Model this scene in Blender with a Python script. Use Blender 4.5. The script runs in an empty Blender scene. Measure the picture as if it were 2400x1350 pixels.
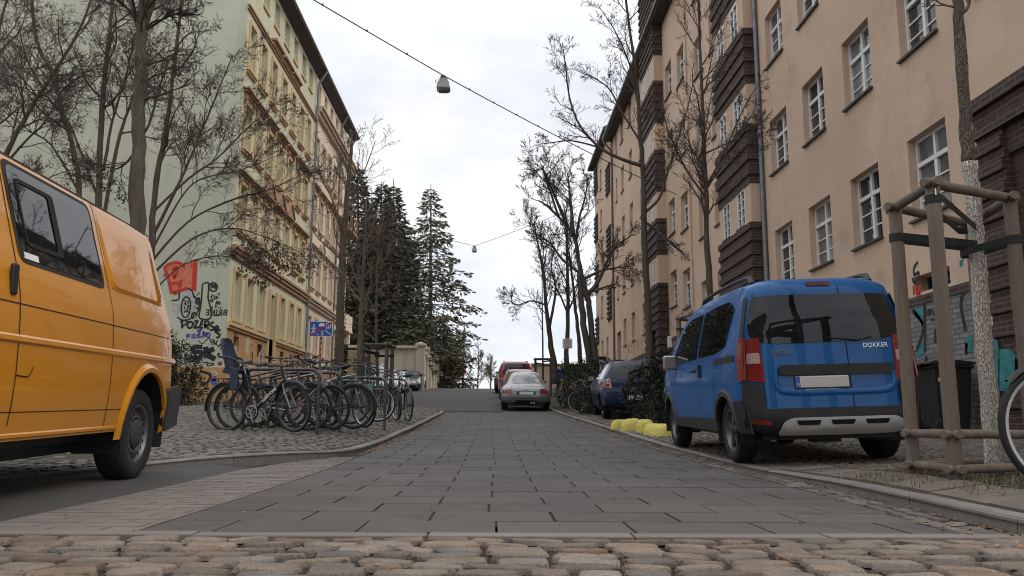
import bpy, bmesh, math, random
from mathutils import Vector, Matrix
PI = math.pi
S = bpy.context.scene
COL = S.collection
rnd = random.Random(7)

# ------------------------------------------------------------------ camera frame (also used to turn measurements into metres)
FPX, CZ = 1880.0, 0.48
PITCH = math.atan(315 / FPX); YAW = math.atan(42 / math.hypot(FPX, 315)); ROLL = math.radians(0.4)
FW = Vector((math.sin(YAW) * math.cos(PITCH), math.cos(YAW) * math.cos(PITCH), math.sin(PITCH)))
_r = Vector((math.cos(YAW), -math.sin(YAW), 0)); _u = _r.cross(FW)
RT = _r * math.cos(ROLL) + _u * math.sin(ROLL); UP = _u * math.cos(ROLL) - _r * math.sin(ROLL)
if RT.z < 0: RT = _r * math.cos(ROLL) + _u * math.sin(ROLL)
CAM0 = Vector((0, 0, CZ))
def ray(x, y): return FW * FPX + RT * (x - 1200) + UP * (675 - y)
def atY(x, y, Y): d = ray(x, y); return CAM0 + d * (Y / d.y)
def atX(x, y, X): d = ray(x, y); return CAM0 + d * (X / d.x)

# ------------------------------------------------------------------ mesh helpers
class MB:
    def __init__(self): self.v = []; self.f = []; self.a = []
    def add(self, vs, fs, a=None):
        o = len(self.v); self.v += [tuple(p) for p in vs]
        self.f += [tuple(i + o for i in f) for f in fs]
        self.a += [a if a is not None else 0.5] * len(fs)
    def quad(self, a, b, c, d, t=None): self.add([a, b, c, d], [(0, 1, 2, 3)], t)
    def box(self, c, s, rz=0, M=None, t=None):
        x, y, z = s[0] / 2, s[1] / 2, s[2] / 2
        vs = [Vector((i * x, j * y, k * z)) for k in (-1, 1) for j in (-1, 1) for i in (-1, 1)]
        R = M if M is not None else Matrix.Rotation(rz, 3, 'Z')
        c = Vector(c)
        self.add([R @ p + c for p in vs], [(0, 2, 3, 1), (4, 5, 7, 6), (0, 1, 5, 4), (2, 6, 7, 3), (0, 4, 6, 2), (1, 3, 7, 5)], t)
    def box2(self, a, b, t=None):
        self.box([(a[i] + b[i]) / 2 for i in range(3)], [abs(a[i] - b[i]) for i in range(3)], t=t)
    def bar(self, p, q, w, h=None, t=None):
        p, q = Vector(p), Vector(q); h = h or w; d = q - p
        if d.length < 1e-6: return
        M = d.to_track_quat('Y', 'Z').to_matrix()
        self.box((p + q) / 2, (w, d.length, h), M=M, t=t)
    def tube(self, pts, r, n=8, caps=True, t=None):
        pts = [Vector(p) for p in pts]; m = len(pts)
        if not isinstance(r, (list, tuple)): r = [r] * m
        o = []; fs = []; ref = None
        for i, p in enumerate(pts):
            d = (pts[min(i + 1, m - 1)] - pts[max(i - 1, 0)])
            if d.length < 1e-9: d = Vector((0, 0, 1))
            d.normalize()
            if ref is None: ref = d.orthogonal().normalized()
            ref = ref - d * ref.dot(d)
            if ref.length < 1e-5: ref = d.orthogonal()
            ref.normalize(); b = d.cross(ref)
            for k in range(n):
                an = 2 * PI * k / n
                o.append(p + (ref * math.cos(an) + b * math.sin(an)) * r[i])
        for i in range(m - 1):
            for k in range(n):
                fs.append((i * n + k, i * n + (k + 1) % n, (i + 1) * n + (k + 1) % n, (i + 1) * n + k))
        if caps:
            fs.append(tuple(range(n - 1, -1, -1))); fs.append(tuple((m - 1) * n + k for k in range(n)))
        self.add(o, fs, t)
    def lathe(self, prof, n=24, M=None, c=(0, 0, 0), t=None, close=False):
        # prof: list of (radius, height) around local Z
        M = M or Matrix.Identity(3); c = Vector(c); o = []; fs = []; m = len(prof)
        for r, h in prof:
            for k in range(n):
                an = 2 * PI * k / n
                o.append(M @ Vector((r * math.cos(an), r * math.sin(an), h)) + c)
        for i in range(m - 1 + (1 if close else 0)):
            j = (i + 1) % m
            for k in range(n):
                fs.append((i * n + k, i * n + (k + 1) % n, j * n + (k + 1) % n, j * n + k))
        self.add(o, fs, t)
    def prism(self, poly, fn, d0, d1, t=None):
        # poly: 2D list; fn(u, v, d) -> point
        n = len(poly)
        vs = [fn(u, v, d0) for u, v in poly] + [fn(u, v, d1) for u, v in poly]
        fs = [tuple(range(n)), tuple(range(2 * n - 1, n - 1, -1))] + [(i, i + n, (i + 1) % n + n, (i + 1) % n) for i in range(n)]
        self.add(vs, fs, t)
    def build(self, name, mat, parent=None, smooth=False, fix=True, bevel=0, loc=None):
        me = bpy.data.meshes.new(name); me.from_pydata(self.v, [], self.f); me.update()
        if fix and len(self.f) < 60000:
            bm = bmesh.new(); bm.from_mesh(me); bmesh.ops.recalc_face_normals(bm, faces=bm.faces); bm.to_mesh(me); bm.free()
        if len(me.polygons) == len(self.a):
            at = me.attributes.new('tint', 'FLOAT', 'FACE'); at.data.foreach_set('value', self.a)
        return link(name, me, mat, parent, smooth, bevel)
def link(name, me, mat, parent=None, smooth=False, bevel=0):
    for m in (mat if isinstance(mat, (list, tuple)) else [mat]): me.materials.append(m)
    o = bpy.data.objects.new(name, me); COL.objects.link(o)
    if parent: o.parent = parent
    if smooth is True: me.polygons.foreach_set('use_smooth', [True] * len(me.polygons))
    elif smooth: me.shade_smooth() if False else smooth_angle(me, smooth)
    if bevel:
        b = o.modifiers.new('bevel', 'BEVEL'); b.width = bevel; b.segments = 2; b.limit_method = 'ANGLE'; b.angle_limit = math.radians(40)
    return o
def smooth_angle(me, deg):
    bm = bmesh.new(); bm.from_mesh(me); lim = math.radians(deg)
    for f in bm.faces: f.smooth = True
    for e in bm.edges:
        e.smooth = not (len(e.link_faces) == 2 and e.calc_face_angle(0) > lim)
    bm.to_mesh(me); bm.free()
def tag(o, label=None, cat=None, group=None, kind=None):
    if label: o['label'] = label
    if cat: o['category'] = cat
    if group: o['group'] = group
    if kind: o['kind'] = kind
    return o
def empty(name, loc=(0, 0, 0), rz=0, label=None, cat=None, group=None):
    o = bpy.data.objects.new(name, None); COL.objects.link(o); o.location = loc; o.rotation_euler = (0, 0, rz)
    o.empty_display_size = 0.2
    return tag(o, label, cat, group)
def copy_tree(o, parent=None):
    c = o.copy(); COL.objects.link(c)
    if parent: c.parent = parent
    for ch in list(o.children): copy_tree(ch, c)
    return c
def lerp_tab(tab, x):
    if x <= tab[0][0]: return tab[0][1]
    for (a, b), (c, d) in zip(tab, tab[1:]):
        if x <= c:
            return b + (d - b) * (x - a) / (c - a)
    return tab[-1][1]
def spline_tab(tab, x):
    if x <= tab[0][0]: return tab[0][1]
    if x >= tab[-1][0]: return tab[-1][1]
    n = len(tab)
    def sl(i):
        a, b = max(i - 1, 0), min(i + 1, n - 1)
        return (tab[b][1] - tab[a][1]) / (tab[b][0] - tab[a][0])
    for i in range(n - 1):
        x0, y0 = tab[i]; x1, y1 = tab[i + 1]
        if x <= x1:
            h = x1 - x0; t = (x - x0) / h
            return (2*t**3 - 3*t*t + 1) * y0 + (t**3 - 2*t*t + t) * h * sl(i) + (-2*t**3 + 3*t*t) * y1 + (t**3 - t*t) * h * sl(i + 1)
def catmull(pts, k=4):
    pts = [Vector(p) for p in pts]; o = []
    for i in range(len(pts) - 1):
        p0, p1, p2, p3 = pts[max(i - 1, 0)], pts[i], pts[i + 1], pts[min(i + 2, len(pts) - 1)]
        for j in range(k):
            t = j / k
            o.append(0.5 * ((2 * p1) + (p2 - p0) * t + (2 * p0 - 5 * p1 + 4 * p2 - p3) * t * t + (3 * p1 - p0 - 3 * p2 + p3) * t ** 3))
    o.append(pts[-1]); return o
def text_mesh(s, size, thick=0.002, bold=0.0):
    cu = bpy.data.curves.new('lettering', 'FONT'); cu.body = s; cu.size = size; cu.extrude = thick; cu.offset = bold
    cu.align_x = 'CENTER'; cu.align_y = 'CENTER'; cu.resolution_u = 3
    ob = bpy.data.objects.new('tmp', cu); COL.objects.link(ob)
    dg = bpy.context.evaluated_depsgraph_get(); me = bpy.data.meshes.new_from_object(ob.evaluated_get(dg))
    bpy.data.objects.remove(ob); return me
def put_text(name, s, size, mat, M, parent=None, thick=0.002, bold=0.0):
    """M: 4x4 matrix, local x = reading direction, local y = up, local z = towards the reader"""
    me = text_mesh(s, size, thick, bold); me.transform(M); me.name = name; me.materials.clear()
    return link(name, me, mat, parent)
def frame4(o, x, y):
    x = Vector(x).normalized(); y = Vector(y); y = (y - x * y.dot(x)).normalized(); z = x.cross(y)
    M = Matrix((x, y, z)).transposed().to_4x4(); M.translation = Vector(o); return M

# ------------------------------------------------------------------ materials
def new_mat(name):
    m = bpy.data.materials.new(name); m.use_nodes = True; nt = m.node_tree
    b = nt.nodes['Principled BSDF']; return m, nt, b
def nd(nt, t, **kw):
    n = nt.nodes.new(t)
    for k, v in kw.items():
        if k in n.inputs.keys(): n.inputs[k].default_value = v
        else: setattr(n, k, v)
    return n
def mixc(nt, fac, a, b, mode='MIX'):
    n = nt.nodes.new('ShaderNodeMix'); n.data_type = 'RGBA'; n.blend_type = mode
    for s, v in ((0, fac), (6, a), (7, b)):
        if hasattr(v, 'is_linked'): nt.links.new(v, n.inputs[s])
        elif s == 0: n.inputs[0].default_value = v
        else: n.inputs[s].default_value = (*v[:3], 1)
    return n.outputs[2]
def math_n(nt, op, a, b=None, c=None):
    n = nt.nodes.new('ShaderNodeMath'); n.operation = op
    for i, v in enumerate((a, b, c)):
        if v is None: continue
        if hasattr(v, 'is_linked'): nt.links.new(v, n.inputs[i])
        else: n.inputs[i].default_value = v
    return n.outputs[0]
def ramp(nt, fac, stops):
    n = nt.nodes.new('ShaderNodeValToRGB'); nt.links.new(fac, n.inputs[0]); e = n.color_ramp.elements
    while len(e) < len(stops): e.new(0.5)
    for i, (p, c) in enumerate(stops):
        e[i].position = p; e[i].color = (*c, 1) if not isinstance(c, (int, float)) else (c, c, c, 1)
    return n.outputs[0]
def noise(nt, vec, scale, detail=4, rough=0.55):
    n = nd(nt, 'ShaderNodeTexNoise'); n.inputs['Scale'].default_value = scale; n.inputs['Detail'].default_value = detail
    n.inputs['Roughness'].default_value = rough
    if vec is not None: nt.links.new(vec, n.inputs['Vector'])
    return n.outputs[0]
def objco(nt, scale=None):
    n = nt.nodes.new('ShaderNodeTexCoord'); v = n.outputs['Object']
    if scale:
        mp = nt.nodes.new('ShaderNodeMapping'); mp.inputs['Scale'].default_value = scale; nt.links.new(v, mp.inputs[0]); v = mp.outputs[0]
    return v
def bump(nt, b, h, strength=0.3, dist=0.02):
    n = nt.nodes.new('ShaderNodeBump'); n.inputs['Strength'].default_value = strength; n.inputs['Distance'].default_value = dist
    nt.links.new(h, n.inputs['Height']); nt.links.new(n.outputs[0], b.inputs['Normal'])
def sc(c, k): return tuple(min(1, x * k) for x in c)
def pm(name, col, rough=0.7, var=0.15, scale=6.0, bmp=0.0, bscale=40.0, metal=0.0, coat=0.0, spec=0.5, tint=0.0, stretch=None, fine=0.0):
    """plain procedural surface: noise-varied colour, optional bump, optional per-face tint"""
    m, nt, b = new_mat(name); v = objco(nt, stretch)
    n = noise(nt, v, scale)
    c = mixc(nt, ramp(nt, n, [(0.3, 0.0), (0.7, 1.0)]), sc(col, 1 - var), sc(col, 1 + var))
    if fine:
        c = mixc(nt, ramp(nt, noise(nt, v, bscale * 3, 2), [(0.42, 0.0), (0.62, 1.0)]), c, sc(col, 1 - fine))
    if tint:
        at = nd(nt, 'ShaderNodeAttribute'); at.attribute_name = 'tint'
        k = math_n(nt, 'MULTIPLY_ADD', at.outputs['Fac'], tint * 2, 1 - tint)
        hs = nt.nodes.new('ShaderNodeHueSaturation'); nt.links.new(c, hs.inputs['Color']); nt.links.new(k, hs.inputs['Value']); c = hs.outputs[0]
    nt.links.new(c, b.inputs['Base Color'])
    b.inputs['Roughness'].default_value = rough; b.inputs['Metallic'].default_value = metal
    b.inputs['Coat Weight'].default_value = coat; b.inputs['Coat Roughness'].default_value = 0.04
    b.inputs['Specular IOR Level'].default_value = spec
    if bmp: bump(nt, b, noise(nt, v, bscale, 5), bmp, 0.02)
    return m
def brick_mat(name, c1, c2, mortar, bw=0.26, bh=0.075, msize=0.012, rough=0.85, patch=None, stain=0.35, bmp=0.6):
    m, nt, b = new_mat(name); v = objco(nt)
    sp = nt.nodes.new('ShaderNodeSeparateXYZ'); nt.links.new(v, sp.inputs[0])
    u = math_n(nt, 'ADD', sp.outputs[0], sp.outputs[1]); cb = nt.nodes.new('ShaderNodeCombineXYZ')
    nt.links.new(u, cb.inputs[0]); nt.links.new(sp.outputs[2], cb.inputs[1])
    t = nt.nodes.new('ShaderNodeTexBrick'); nt.links.new(cb.outputs[0], t.inputs['Vector'])
    for k, val in (('Color1', (*c1, 1)), ('Color2', (*c2, 1)), ('Mortar', (*mortar, 1)), ('Scale', 1.0), ('Mortar Size', msize), ('Brick Width', bw), ('Row Height', bh), ('Mortar Smooth', 0.1)):
        t.inputs[k].default_value = val
    c = t.outputs['Color']
    nz = noise(nt, v, 1.3, 6)
    c = mixc(nt, ramp(nt, nz, [(0.35, 0.0), (0.75, stain)]), c, sc(c1, 0.45))
    nt.links.new(c, b.inputs['Base Color']); b.inputs['Roughness'].default_value = rough
    h = math_n(nt, 'ADD', math_n(nt, 'MULTIPLY', t.outputs['Fac'], -1.0), math_n(nt, 'MULTIPLY', noise(nt, v, 60, 3), 0.5))
    bump(nt, b, h, bmp, 0.01)
    return m
def stucco(name, col, dirt=(0.25, 0.2, 0.15), amt=0.35, grain=70, bmp=0.25, streak=0.3):
    m, nt, b = new_mat(name); v = objco(nt)
    c = mixc(nt, ramp(nt, noise(nt, v, 0.35, 5), [(0.3, 0.0), (0.7, 1.0)]), sc(col, 0.87), sc(col, 1.07))
    st = noise(nt, objco(nt, (1.6, 1.6, 0.12)), 1.5, 6, 0.65)
    c = mixc(nt, ramp(nt, st, [(0.52, 0.0), (0.78, streak)]), c, dirt)
    c = mixc(nt, ramp(nt, noise(nt, v, grain, 3), [(0.35, 0.0), (0.65, amt)]), c, sc(col, 0.8))
    nt.links.new(c, b.inputs['Base Color']); b.inputs['Roughness'].default_value = 0.92; b.inputs['Specular IOR Level'].default_value = 0.2
    bump(nt, b, noise(nt, v, grain, 4), bmp, 0.012)
    return m
def paint(name, col, spec=0.5, coat=1.0, rough=0.35, metal=0.0, dirt=0.25):
    m, nt, b = new_mat(name); v = objco(nt)
    c = mixc(nt, ramp(nt, noise(nt, v, 2.0, 6, 0.7), [(0.45, 0.0), (0.8, dirt)]), col, sc(col, 0.75))
    nt.links.new(c, b.inputs['Base Color']); b.inputs['Roughness'].default_value = rough; b.inputs['Metallic'].default_value = metal
    b.inputs['Coat Weight'].default_value = coat; b.inputs['Coat Roughness'].default_value = 0.03; b.inputs['Specular IOR Level'].default_value = spec
    bump(nt, b, noise(nt, v, 1.5, 2), 0.04, 0.02)
    return m
def glass(name, col=(0.012, 0.013, 0.014), rough=0.02, spec=0.6):
    m, nt, b = new_mat(name); v = objco(nt)
    c = mixc(nt, ramp(nt, noise(nt, v, 0.8, 2), [(0.4, 0.0), (0.6, 1.0)]), sc(col, 0.6), sc(col, 1.5))
    nt.links.new(c, b.inputs['Base Color']); b.inputs['Roughness'].default_value = rough; b.inputs['Specular IOR Level'].default_value = spec
    bump(nt, b, noise(nt, v, 1.2, 1), 0.06, 0.02)
    return m
def bark_mat(name, col, crack, sc_=38, depth=.9, rough=.92, moss=None):
    m, nt, b = new_mat(name); v = objco(nt, (1, 1, .22)); wv = nt.nodes.new('ShaderNodeVectorMath'); wv.operation = 'ADD'
    nz = nd(nt, 'ShaderNodeTexNoise'); nz.inputs['Scale'].default_value = 14; nt.links.new(v, nz.inputs['Vector'])
    k = nt.nodes.new('ShaderNodeVectorMath'); k.operation = 'SCALE'; k.inputs[3].default_value = .05; nt.links.new(nz.outputs['Color'], k.inputs[0]); nt.links.new(v, wv.inputs[0]); nt.links.new(k.outputs[0], wv.inputs[1])
    vo = nt.nodes.new('ShaderNodeTexVoronoi'); vo.feature = 'DISTANCE_TO_EDGE'; vo.inputs['Scale'].default_value = sc_; nt.links.new(wv.outputs[0], vo.inputs['Vector'])
    h = ramp(nt, vo.outputs['Distance'], [(0.0, 0.0), (0.16, 1.0)])
    c = mixc(nt, ramp(nt, noise(nt, v, 9, 5), [(0.3, 0.0), (0.7, 1.0)]), sc(col, .72), sc(col, 1.25)); c = mixc(nt, h, crack, c)
    if moss: c = mixc(nt, ramp(nt, noise(nt, objco(nt), 1.7, 4), [(0.5, 0.0), (0.75, .7)]), c, moss)
    nt.links.new(c, b.inputs['Base Color']); b.inputs['Roughness'].default_value = rough; b.inputs['Specular IOR Level'].default_value = .2
    bump(nt, b, math_n(nt, 'ADD', h, math_n(nt, 'MULTIPLY', noise(nt, v, 60, 4), .4)), depth, .02); return m
M = {}
M['cobble'] = pm('granite_cobble', (0.19, 0.158, 0.13), 0.82, 0.3, 9, 0.6, 60, tint=0.34, fine=0.4)
def _hue(m, a, b2):
    nt = m.node_tree; b = nt.nodes['Principled BSDF']; src = b.inputs['Base Color'].links[0].from_socket; at = nd(nt, 'ShaderNodeAttribute'); at.attribute_name = 'tint'
    f = math_n(nt, 'FRACT', math_n(nt, 'MULTIPLY', at.outputs['Fac'], 7.31)); nt.links.new(mixc(nt, 1.0, src, mixc(nt, f, a, b2), 'MULTIPLY'), b.inputs['Base Color'])
_hue(M['cobble'], (0.98, 1.0, 1.0), (1.0, 0.87, 0.74))
M['joint'] = pm('joint_sand', (0.022, 0.018, 0.013), 0.95, 0.35, 9, 0.6, 60, fine=0.4)
M['small_cobble'] = pm('small_paving', (0.14, 0.122, 0.10), 0.8, 0.22, 3, 0.5, 60, tint=0.3, fine=0.3)
M['mossy'] = pm('mossy_joint', (0.042, 0.039, 0.022), 0.95, 0.4, 2.5, 0.5, 60, fine=0.4)
M['slab'] = pm('grey_road_slab', (0.084, 0.075, 0.068), 0.75, 0.26, 0.9, 0.4, 140, tint=0.14, fine=0.28)
def stains(m, col, lo, hi, scale, amt):
    nt = m.node_tree; b = nt.nodes['Principled BSDF']; src = b.inputs['Base Color'].links[0].from_socket; v = objco(nt)
    f = ramp(nt, noise(nt, v, scale, 7, .65), [(lo, 0.0), (hi, amt)]); nt.links.new(mixc(nt, f, src, col), b.inputs['Base Color'])
stains(M['slab'], (0.035, 0.031, 0.028), .55, .70, 1.6, .75); stains(M['slab'], (0.15, 0.135, 0.12), .60, .72, 3.3, .45)
M['strip'] = pm('pale_paver', (0.175, 0.152, 0.134), 0.8, 0.1, 3, 0.35, 120, tint=0.12, fine=0.2)
M['asphalt'] = pm('asphalt', (0.068, 0.063, 0.059), 0.85, 0.18, 0.9, 0.5, 160, fine=0.35)
M['kerb'] = pm('granite_kerb', (0.21, 0.19, 0.17), 0.8, 0.18, 4, 0.4, 70, tint=0.15, fine=0.3)
M['gutter'] = pm('gutter_sett', (0.15, 0.13, 0.11), 0.85, 0.25, 6, 0.5, 60, tint=0.35, fine=0.35)
M['flag'] = pm('worn_concrete_flag', (0.15, 0.125, 0.10), 0.85, 0.15, 4, 0.3, 60, tint=0.15, fine=0.25)
M['soil'] = pm('soil', (0.07, 0.06, 0.05), 0.95, 0.3, 5, 0.6, 50, fine=0.5)
M['gravel'] = pm('gravel', (0.12, 0.108, 0.096), 0.9, 0.35, 30, 0.3, 80, tint=0.5)
M['grass'] = pm('winter_grass', (0.13, 0.13, 0.05), 0.8, 0.3, 3, tint=0.45)
M['dry_leaf'] = pm('dry_leaf', (0.30, 0.15, 0.06), 0.8, 0.3, 20, tint=0.5)
M['pale_leaf'] = pm('withered_leaf', (0.13, 0.085, 0.062), 0.85, 0.3, 20, tint=0.4)
M['ocre_r'] = stucco('peach_render', (0.63, 0.468, 0.345), (0.36, 0.28, 0.215), 0.4, 40, 0.45, 0.3)
M['green_gable'] = stucco('pale_green_render', (0.49, 0.50, 0.39), (0.30, 0.31, 0.22), 0.2, 60, 0.2, 0.5)
M['green_front'] = stucco('yellow_green_render', (0.61, 0.59, 0.42), (0.36, 0.35, 0.22), 0.3, 40, 0.3, 0.35)
M['orange_trim'] = stucco('ochre_trim', (0.61, 0.44, 0.245), (0.38, 0.25, 0.15), 0.2, 50, 0.15, 0.35)
M['brown_trim'] = stucco('weathered_brown_trim', (0.36, 0.235, 0.15), (0.17, 0.11, 0.07), 0.3, 40, 0.2, 0.4)
M['base_l'] = stucco('flaking_ochre_base', (0.52, 0.29, 0.13), (0.36, 0.31, 0.25), 0.3, 30, 0.4, 0.75)
M['cream_front'] = stucco('cream_render', (0.74, 0.63, 0.47), (0.45, 0.36, 0.26), 0.2, 50, 0.15, 0.35)
M['pink_trim'] = stucco('dusty_pink_trim', (0.56, 0.44, 0.33), (0.33, 0.24, 0.17), 0.2, 50, 0.15, 0.35)
M['brick_d'] = brick_mat('dark_clinker', (0.075, 0.042, 0.03), (0.04, 0.026, 0.022), (0.13, 0.105, 0.088), 0.27, 0.085, 0.010, stain=0.5)
M['brick_r'] = brick_mat('red_brown_clinker', (0.085, 0.032, 0.022), (0.035, 0.018, 0.015), (0.08, 0.06, 0.052), 0.27, 0.085, 0.010)
M['brick_w'] = brick_mat('painted_brick', (0.26, 0.245, 0.235), (0.17, 0.16, 0.155), (0.11, 0.10, 0.095), 0.27, 0.085, 0.012, stain=0.45)
M['brick_stone'] = brick_mat('rough_stone_wall', (0.33, 0.24, 0.15), (0.2, 0.13, 0.08), (0.24, 0.2, 0.15), 0.5, 0.2, 0.03, bmp=0.9)
M['sand_wall'] = stucco('sandstone_wall', (0.47, 0.42, 0.33), (0.27, 0.21, 0.15), 0.25, 20, 0.3, 0.5)
stains(M['ocre_r'], (0.38, 0.29, 0.215), .57, .68, .8, .5); stains(M['ocre_r'], (0.66, 0.52, 0.40), .60, .63, .45, .35); stains(M['green_gable'], (0.36, 0.365, 0.28), .56, .70, .5, .55)
M['roof_dark'] = pm('dark_roof', (0.055, 0.05, 0.05), 0.75, 0.2, 4, 0.3, 20)
M['zinc'] = pm('zinc_pipe', (0.20, 0.21, 0.225), 0.5, 0.15, 3, metal=0.5)
M['zinc_b'] = pm('brown_pipe', (0.18, 0.14, 0.125), 0.55, 0.2, 3, metal=0.3)
M['white'] = pm('white_window_paint', (0.72, 0.72, 0.70), 0.45, 0.06, 3)
M['brown_win'] = pm('brown_window_frame', (0.19, 0.10, 0.06), 0.5, 0.2, 3)
M['pane_d'] = glass('dark_pane', (0.02, 0.021, 0.023))
M['pane_c'] = glass('curtained_pane', (0.16, 0.16, 0.165), 0.03)
M['pane_m'] = glass('dim_pane', (0.065, 0.06, 0.058), 0.03)
M['car_glass'] = glass('car_glass', (0.008, 0.009, 0.01), 0.015, 0.5)
M['sill'] = pm('dark_sill', (0.055, 0.05, 0.048), 0.5, 0.2, 8)
M['door'] = pm('dark_door', (0.035, 0.028, 0.026), 0.5, 0.3, 4)
M['bark'] = bark_mat('brown_bark', (0.145, 0.112, 0.088), (0.07, 0.052, 0.04), 70, .7)
M['bark_grey'] = bark_mat('grey_scaly_bark', (0.185, 0.155, 0.118), (0.075, 0.06, 0.045), 80, .7, moss=(0.11, 0.10, 0.06))
M['bark_l'] = bark_mat('light_brown_bark', (0.14, 0.105, 0.082), (0.07, 0.052, 0.04), 70, .7)
M['twig_g'] = pm('grey_brown_twig', (0.066, 0.047, 0.037), 0.9, 0.25, 3)
M['bark_dk'] = pm('dark_bark', (0.078, 0.06, 0.049), 0.9, 0.35, 7, 0.8, 35, stretch=(1, 1, 0.25))
M['twig'] = pm('dark_twig', (0.085, 0.062, 0.05), 0.9, 0.25, 3)
M['twig_l'] = pm('brown_twig', (0.13, 0.095, 0.073), 0.9, 0.25, 3)
M['lime'] = bark_mat('limewashed_bark', (0.62, 0.575, 0.50), (0.26, 0.21, 0.165), 120, .7)
M['needle'] = pm('dark_needles', (0.092, 0.094, 0.066), 0.95, 0.35, 0.5, tint=0.4, spec=0.0)
M['needle_l'] = pm('brown_green_needles', (0.125, 0.124, 0.086), 0.95, 0.35, 0.5, tint=0.4, spec=0.0)
M['laurel'] = pm('dark_laurel', (0.015, 0.022, 0.011), 0.5, 0.4, 2, tint=0.5, spec=0.25)
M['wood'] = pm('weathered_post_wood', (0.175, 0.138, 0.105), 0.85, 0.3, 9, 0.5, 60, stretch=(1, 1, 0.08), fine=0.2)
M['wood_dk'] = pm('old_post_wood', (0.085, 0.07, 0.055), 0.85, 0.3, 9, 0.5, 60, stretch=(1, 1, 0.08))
M['strap'] = pm('black_strap', (0.012, 0.012, 0.012), 0.7, 0.2, 20)
M['black'] = pm('black_plastic', (0.014, 0.014, 0.015), 0.5, 0.2, 10, 0.1, 90)
M['dkgrey'] = pm('grey_plastic', (0.04, 0.04, 0.042), 0.6, 0.15, 10, 0.15, 120)
M['rubber'] = pm('rubber', (0.014, 0.014, 0.014), 0.8, 0.2, 10, 0.2, 90)
M['gap'] = pm('panel_gap', (0.004, 0.004, 0.004), 0.9, 0.1, 5)
M['steel'] = pm('polished_steel', (0.55, 0.55, 0.55), 0.25, 0.1, 5, metal=1.0)
M['alu'] = pm('brushed_metal', (0.42, 0.42, 0.42), 0.4, 0.12, 8, metal=0.8)
M['galv'] = pm('dull_rack_steel', (0.085, 0.08, 0.077), 0.5, 0.2, 8, metal=0.4)
M['chrome_t'] = pm('badge_metal', (0.6, 0.6, 0.6), 0.25, 0.05, 5, metal=0.9)
M['red_l'] = pm('red_lamp_lens', (0.20, 0.006, 0.008), 0.2, 0.3, 25, coat=1.0)
M['clear_l'] = pm('clear_lamp_lens', (0.42, 0.30, 0.26), 0.15, 0.2, 30, coat=1.0)
M['orange_l'] = pm('orange_reflector', (0.65, 0.13, 0.02), 0.3, 0.2, 25, coat=0.6)
M['plate'] = pm('blank_plate', (0.52, 0.51, 0.47), 0.5, 0.05, 4)
M['plate_edge'] = pm('white_plate_rim', (0.75, 0.75, 0.73), 0.5, 0.05, 4)
M['blue_eu'] = pm('plate_blue', (0.02, 0.10, 0.42), 0.5, 0.05, 4)
M['y_paint'] = paint('ochre_yellow_paint', (0.57, 0.225, 0.006), dirt=0.2, coat=0.7, spec=0.35)
M['b_paint'] = paint('bright_blue_metallic', (0.0, 0.09, 0.285), metal=0.0, rough=0.4, coat=0.4, spec=0.25, dirt=0.15)
M['g_paint'] = paint('dark_blue_metallic', (0.004, 0.014, 0.055), metal=0.0, coat=0.35, spec=0.3, rough=0.35)
M['s_paint'] = paint('silver_metallic', (0.22, 0.22, 0.22), metal=0.5, rough=0.42)
M['r_paint'] = paint('red_paint', (0.30, 0.018, 0.02))
M['k_paint'] = paint('black_metallic', (0.014, 0.015, 0.02), metal=0.2)
M['w_paint'] = paint('white_paint', (0.62, 0.62, 0.64))
M['sb_paint'] = paint('grey_blue_metallic', (0.14, 0.155, 0.19), metal=0.4)
M['yellow_c'] = pm('yellow_painted_concrete', (0.64, 0.55, 0.14), 0.85, 0.2, 7, 0.4, 35, fine=0.3)
M['sign_w'] = pm('sign_white', (0.70, 0.70, 0.68), 0.45, 0.05, 3)
M['sign_r'] = pm('sign_red', (0.45, 0.02, 0.025), 0.45, 0.1, 3)
M['sign_b'] = pm('sign_blue', (0.018, 0.075, 0.36), 0.45, 0.1, 3)
M['sign_k'] = pm('sign_black', (0.015, 0.015, 0.015), 0.5, 0.1, 3)
M['sp_black'] = pm('black_spray', (0.02, 0.02, 0.02), 0.8, 0.3, 15)
M['sp_red'] = pm('red_spray', (0.50, 0.035, 0.02), 0.8, 0.2, 10)
M['sp_salmon'] = pm('salmon_spray', (0.60, 0.17, 0.10), 0.85, 0.2, 6)
M['sp_violet'] = pm('violet_spray', (0.10, 0.08, 0.32), 0.8, 0.2, 10)
M['sp_teal'] = pm('teal_spray', (0.03, 0.20, 0.20), 0.8, 0.3, 8)
M['sp_blue'] = pm('blue_spray', (0.03, 0.14, 0.48), 0.8, 0.2, 8)
M['sp_grey'] = pm('grey_spray', (0.40, 0.40, 0.38), 0.85, 0.2, 6)
M['sp_yel'] = pm('yellow_spray', (0.45, 0.42, 0.06), 0.85, 0.2, 6)
M['sp_white'] = pm('white_spray', (0.62, 0.60, 0.58), 0.85, 0.2, 6)
M['seat_blue'] = pm('navy_seat_plastic', (0.018, 0.025, 0.055), 0.55, 0.2, 6)
M['teal_frame'] = paint('teal_bike_paint', (0.05, 0.30, 0.33))
M['black_frame'] = paint('black_bike_paint', (0.014, 0.014, 0.016))
M['silver_frame'] = paint('grey_bike_paint', (0.30, 0.30, 0.30), metal=0.5)
M['cable'] = pm('black_cable', (0.012, 0.012, 0.012), 0.7, 0.1, 5)
M['lamp_grey'] = pm('lamp_housing', (0.24, 0.255, 0.26), 0.5, 0.1, 6)
M['lamp_glass'] = glass('lamp_glass', (0.35, 0.30, 0.30), 0.1)
M['alloy'] = pm('dark_alloy', (0.16, 0.16, 0.165), 0.4, 0.1, 8, metal=0.7)
M['guard'] = pm('satin_silver_guard', (0.52, 0.52, 0.52), 0.45, 0.08, 8, metal=0.2)
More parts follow.
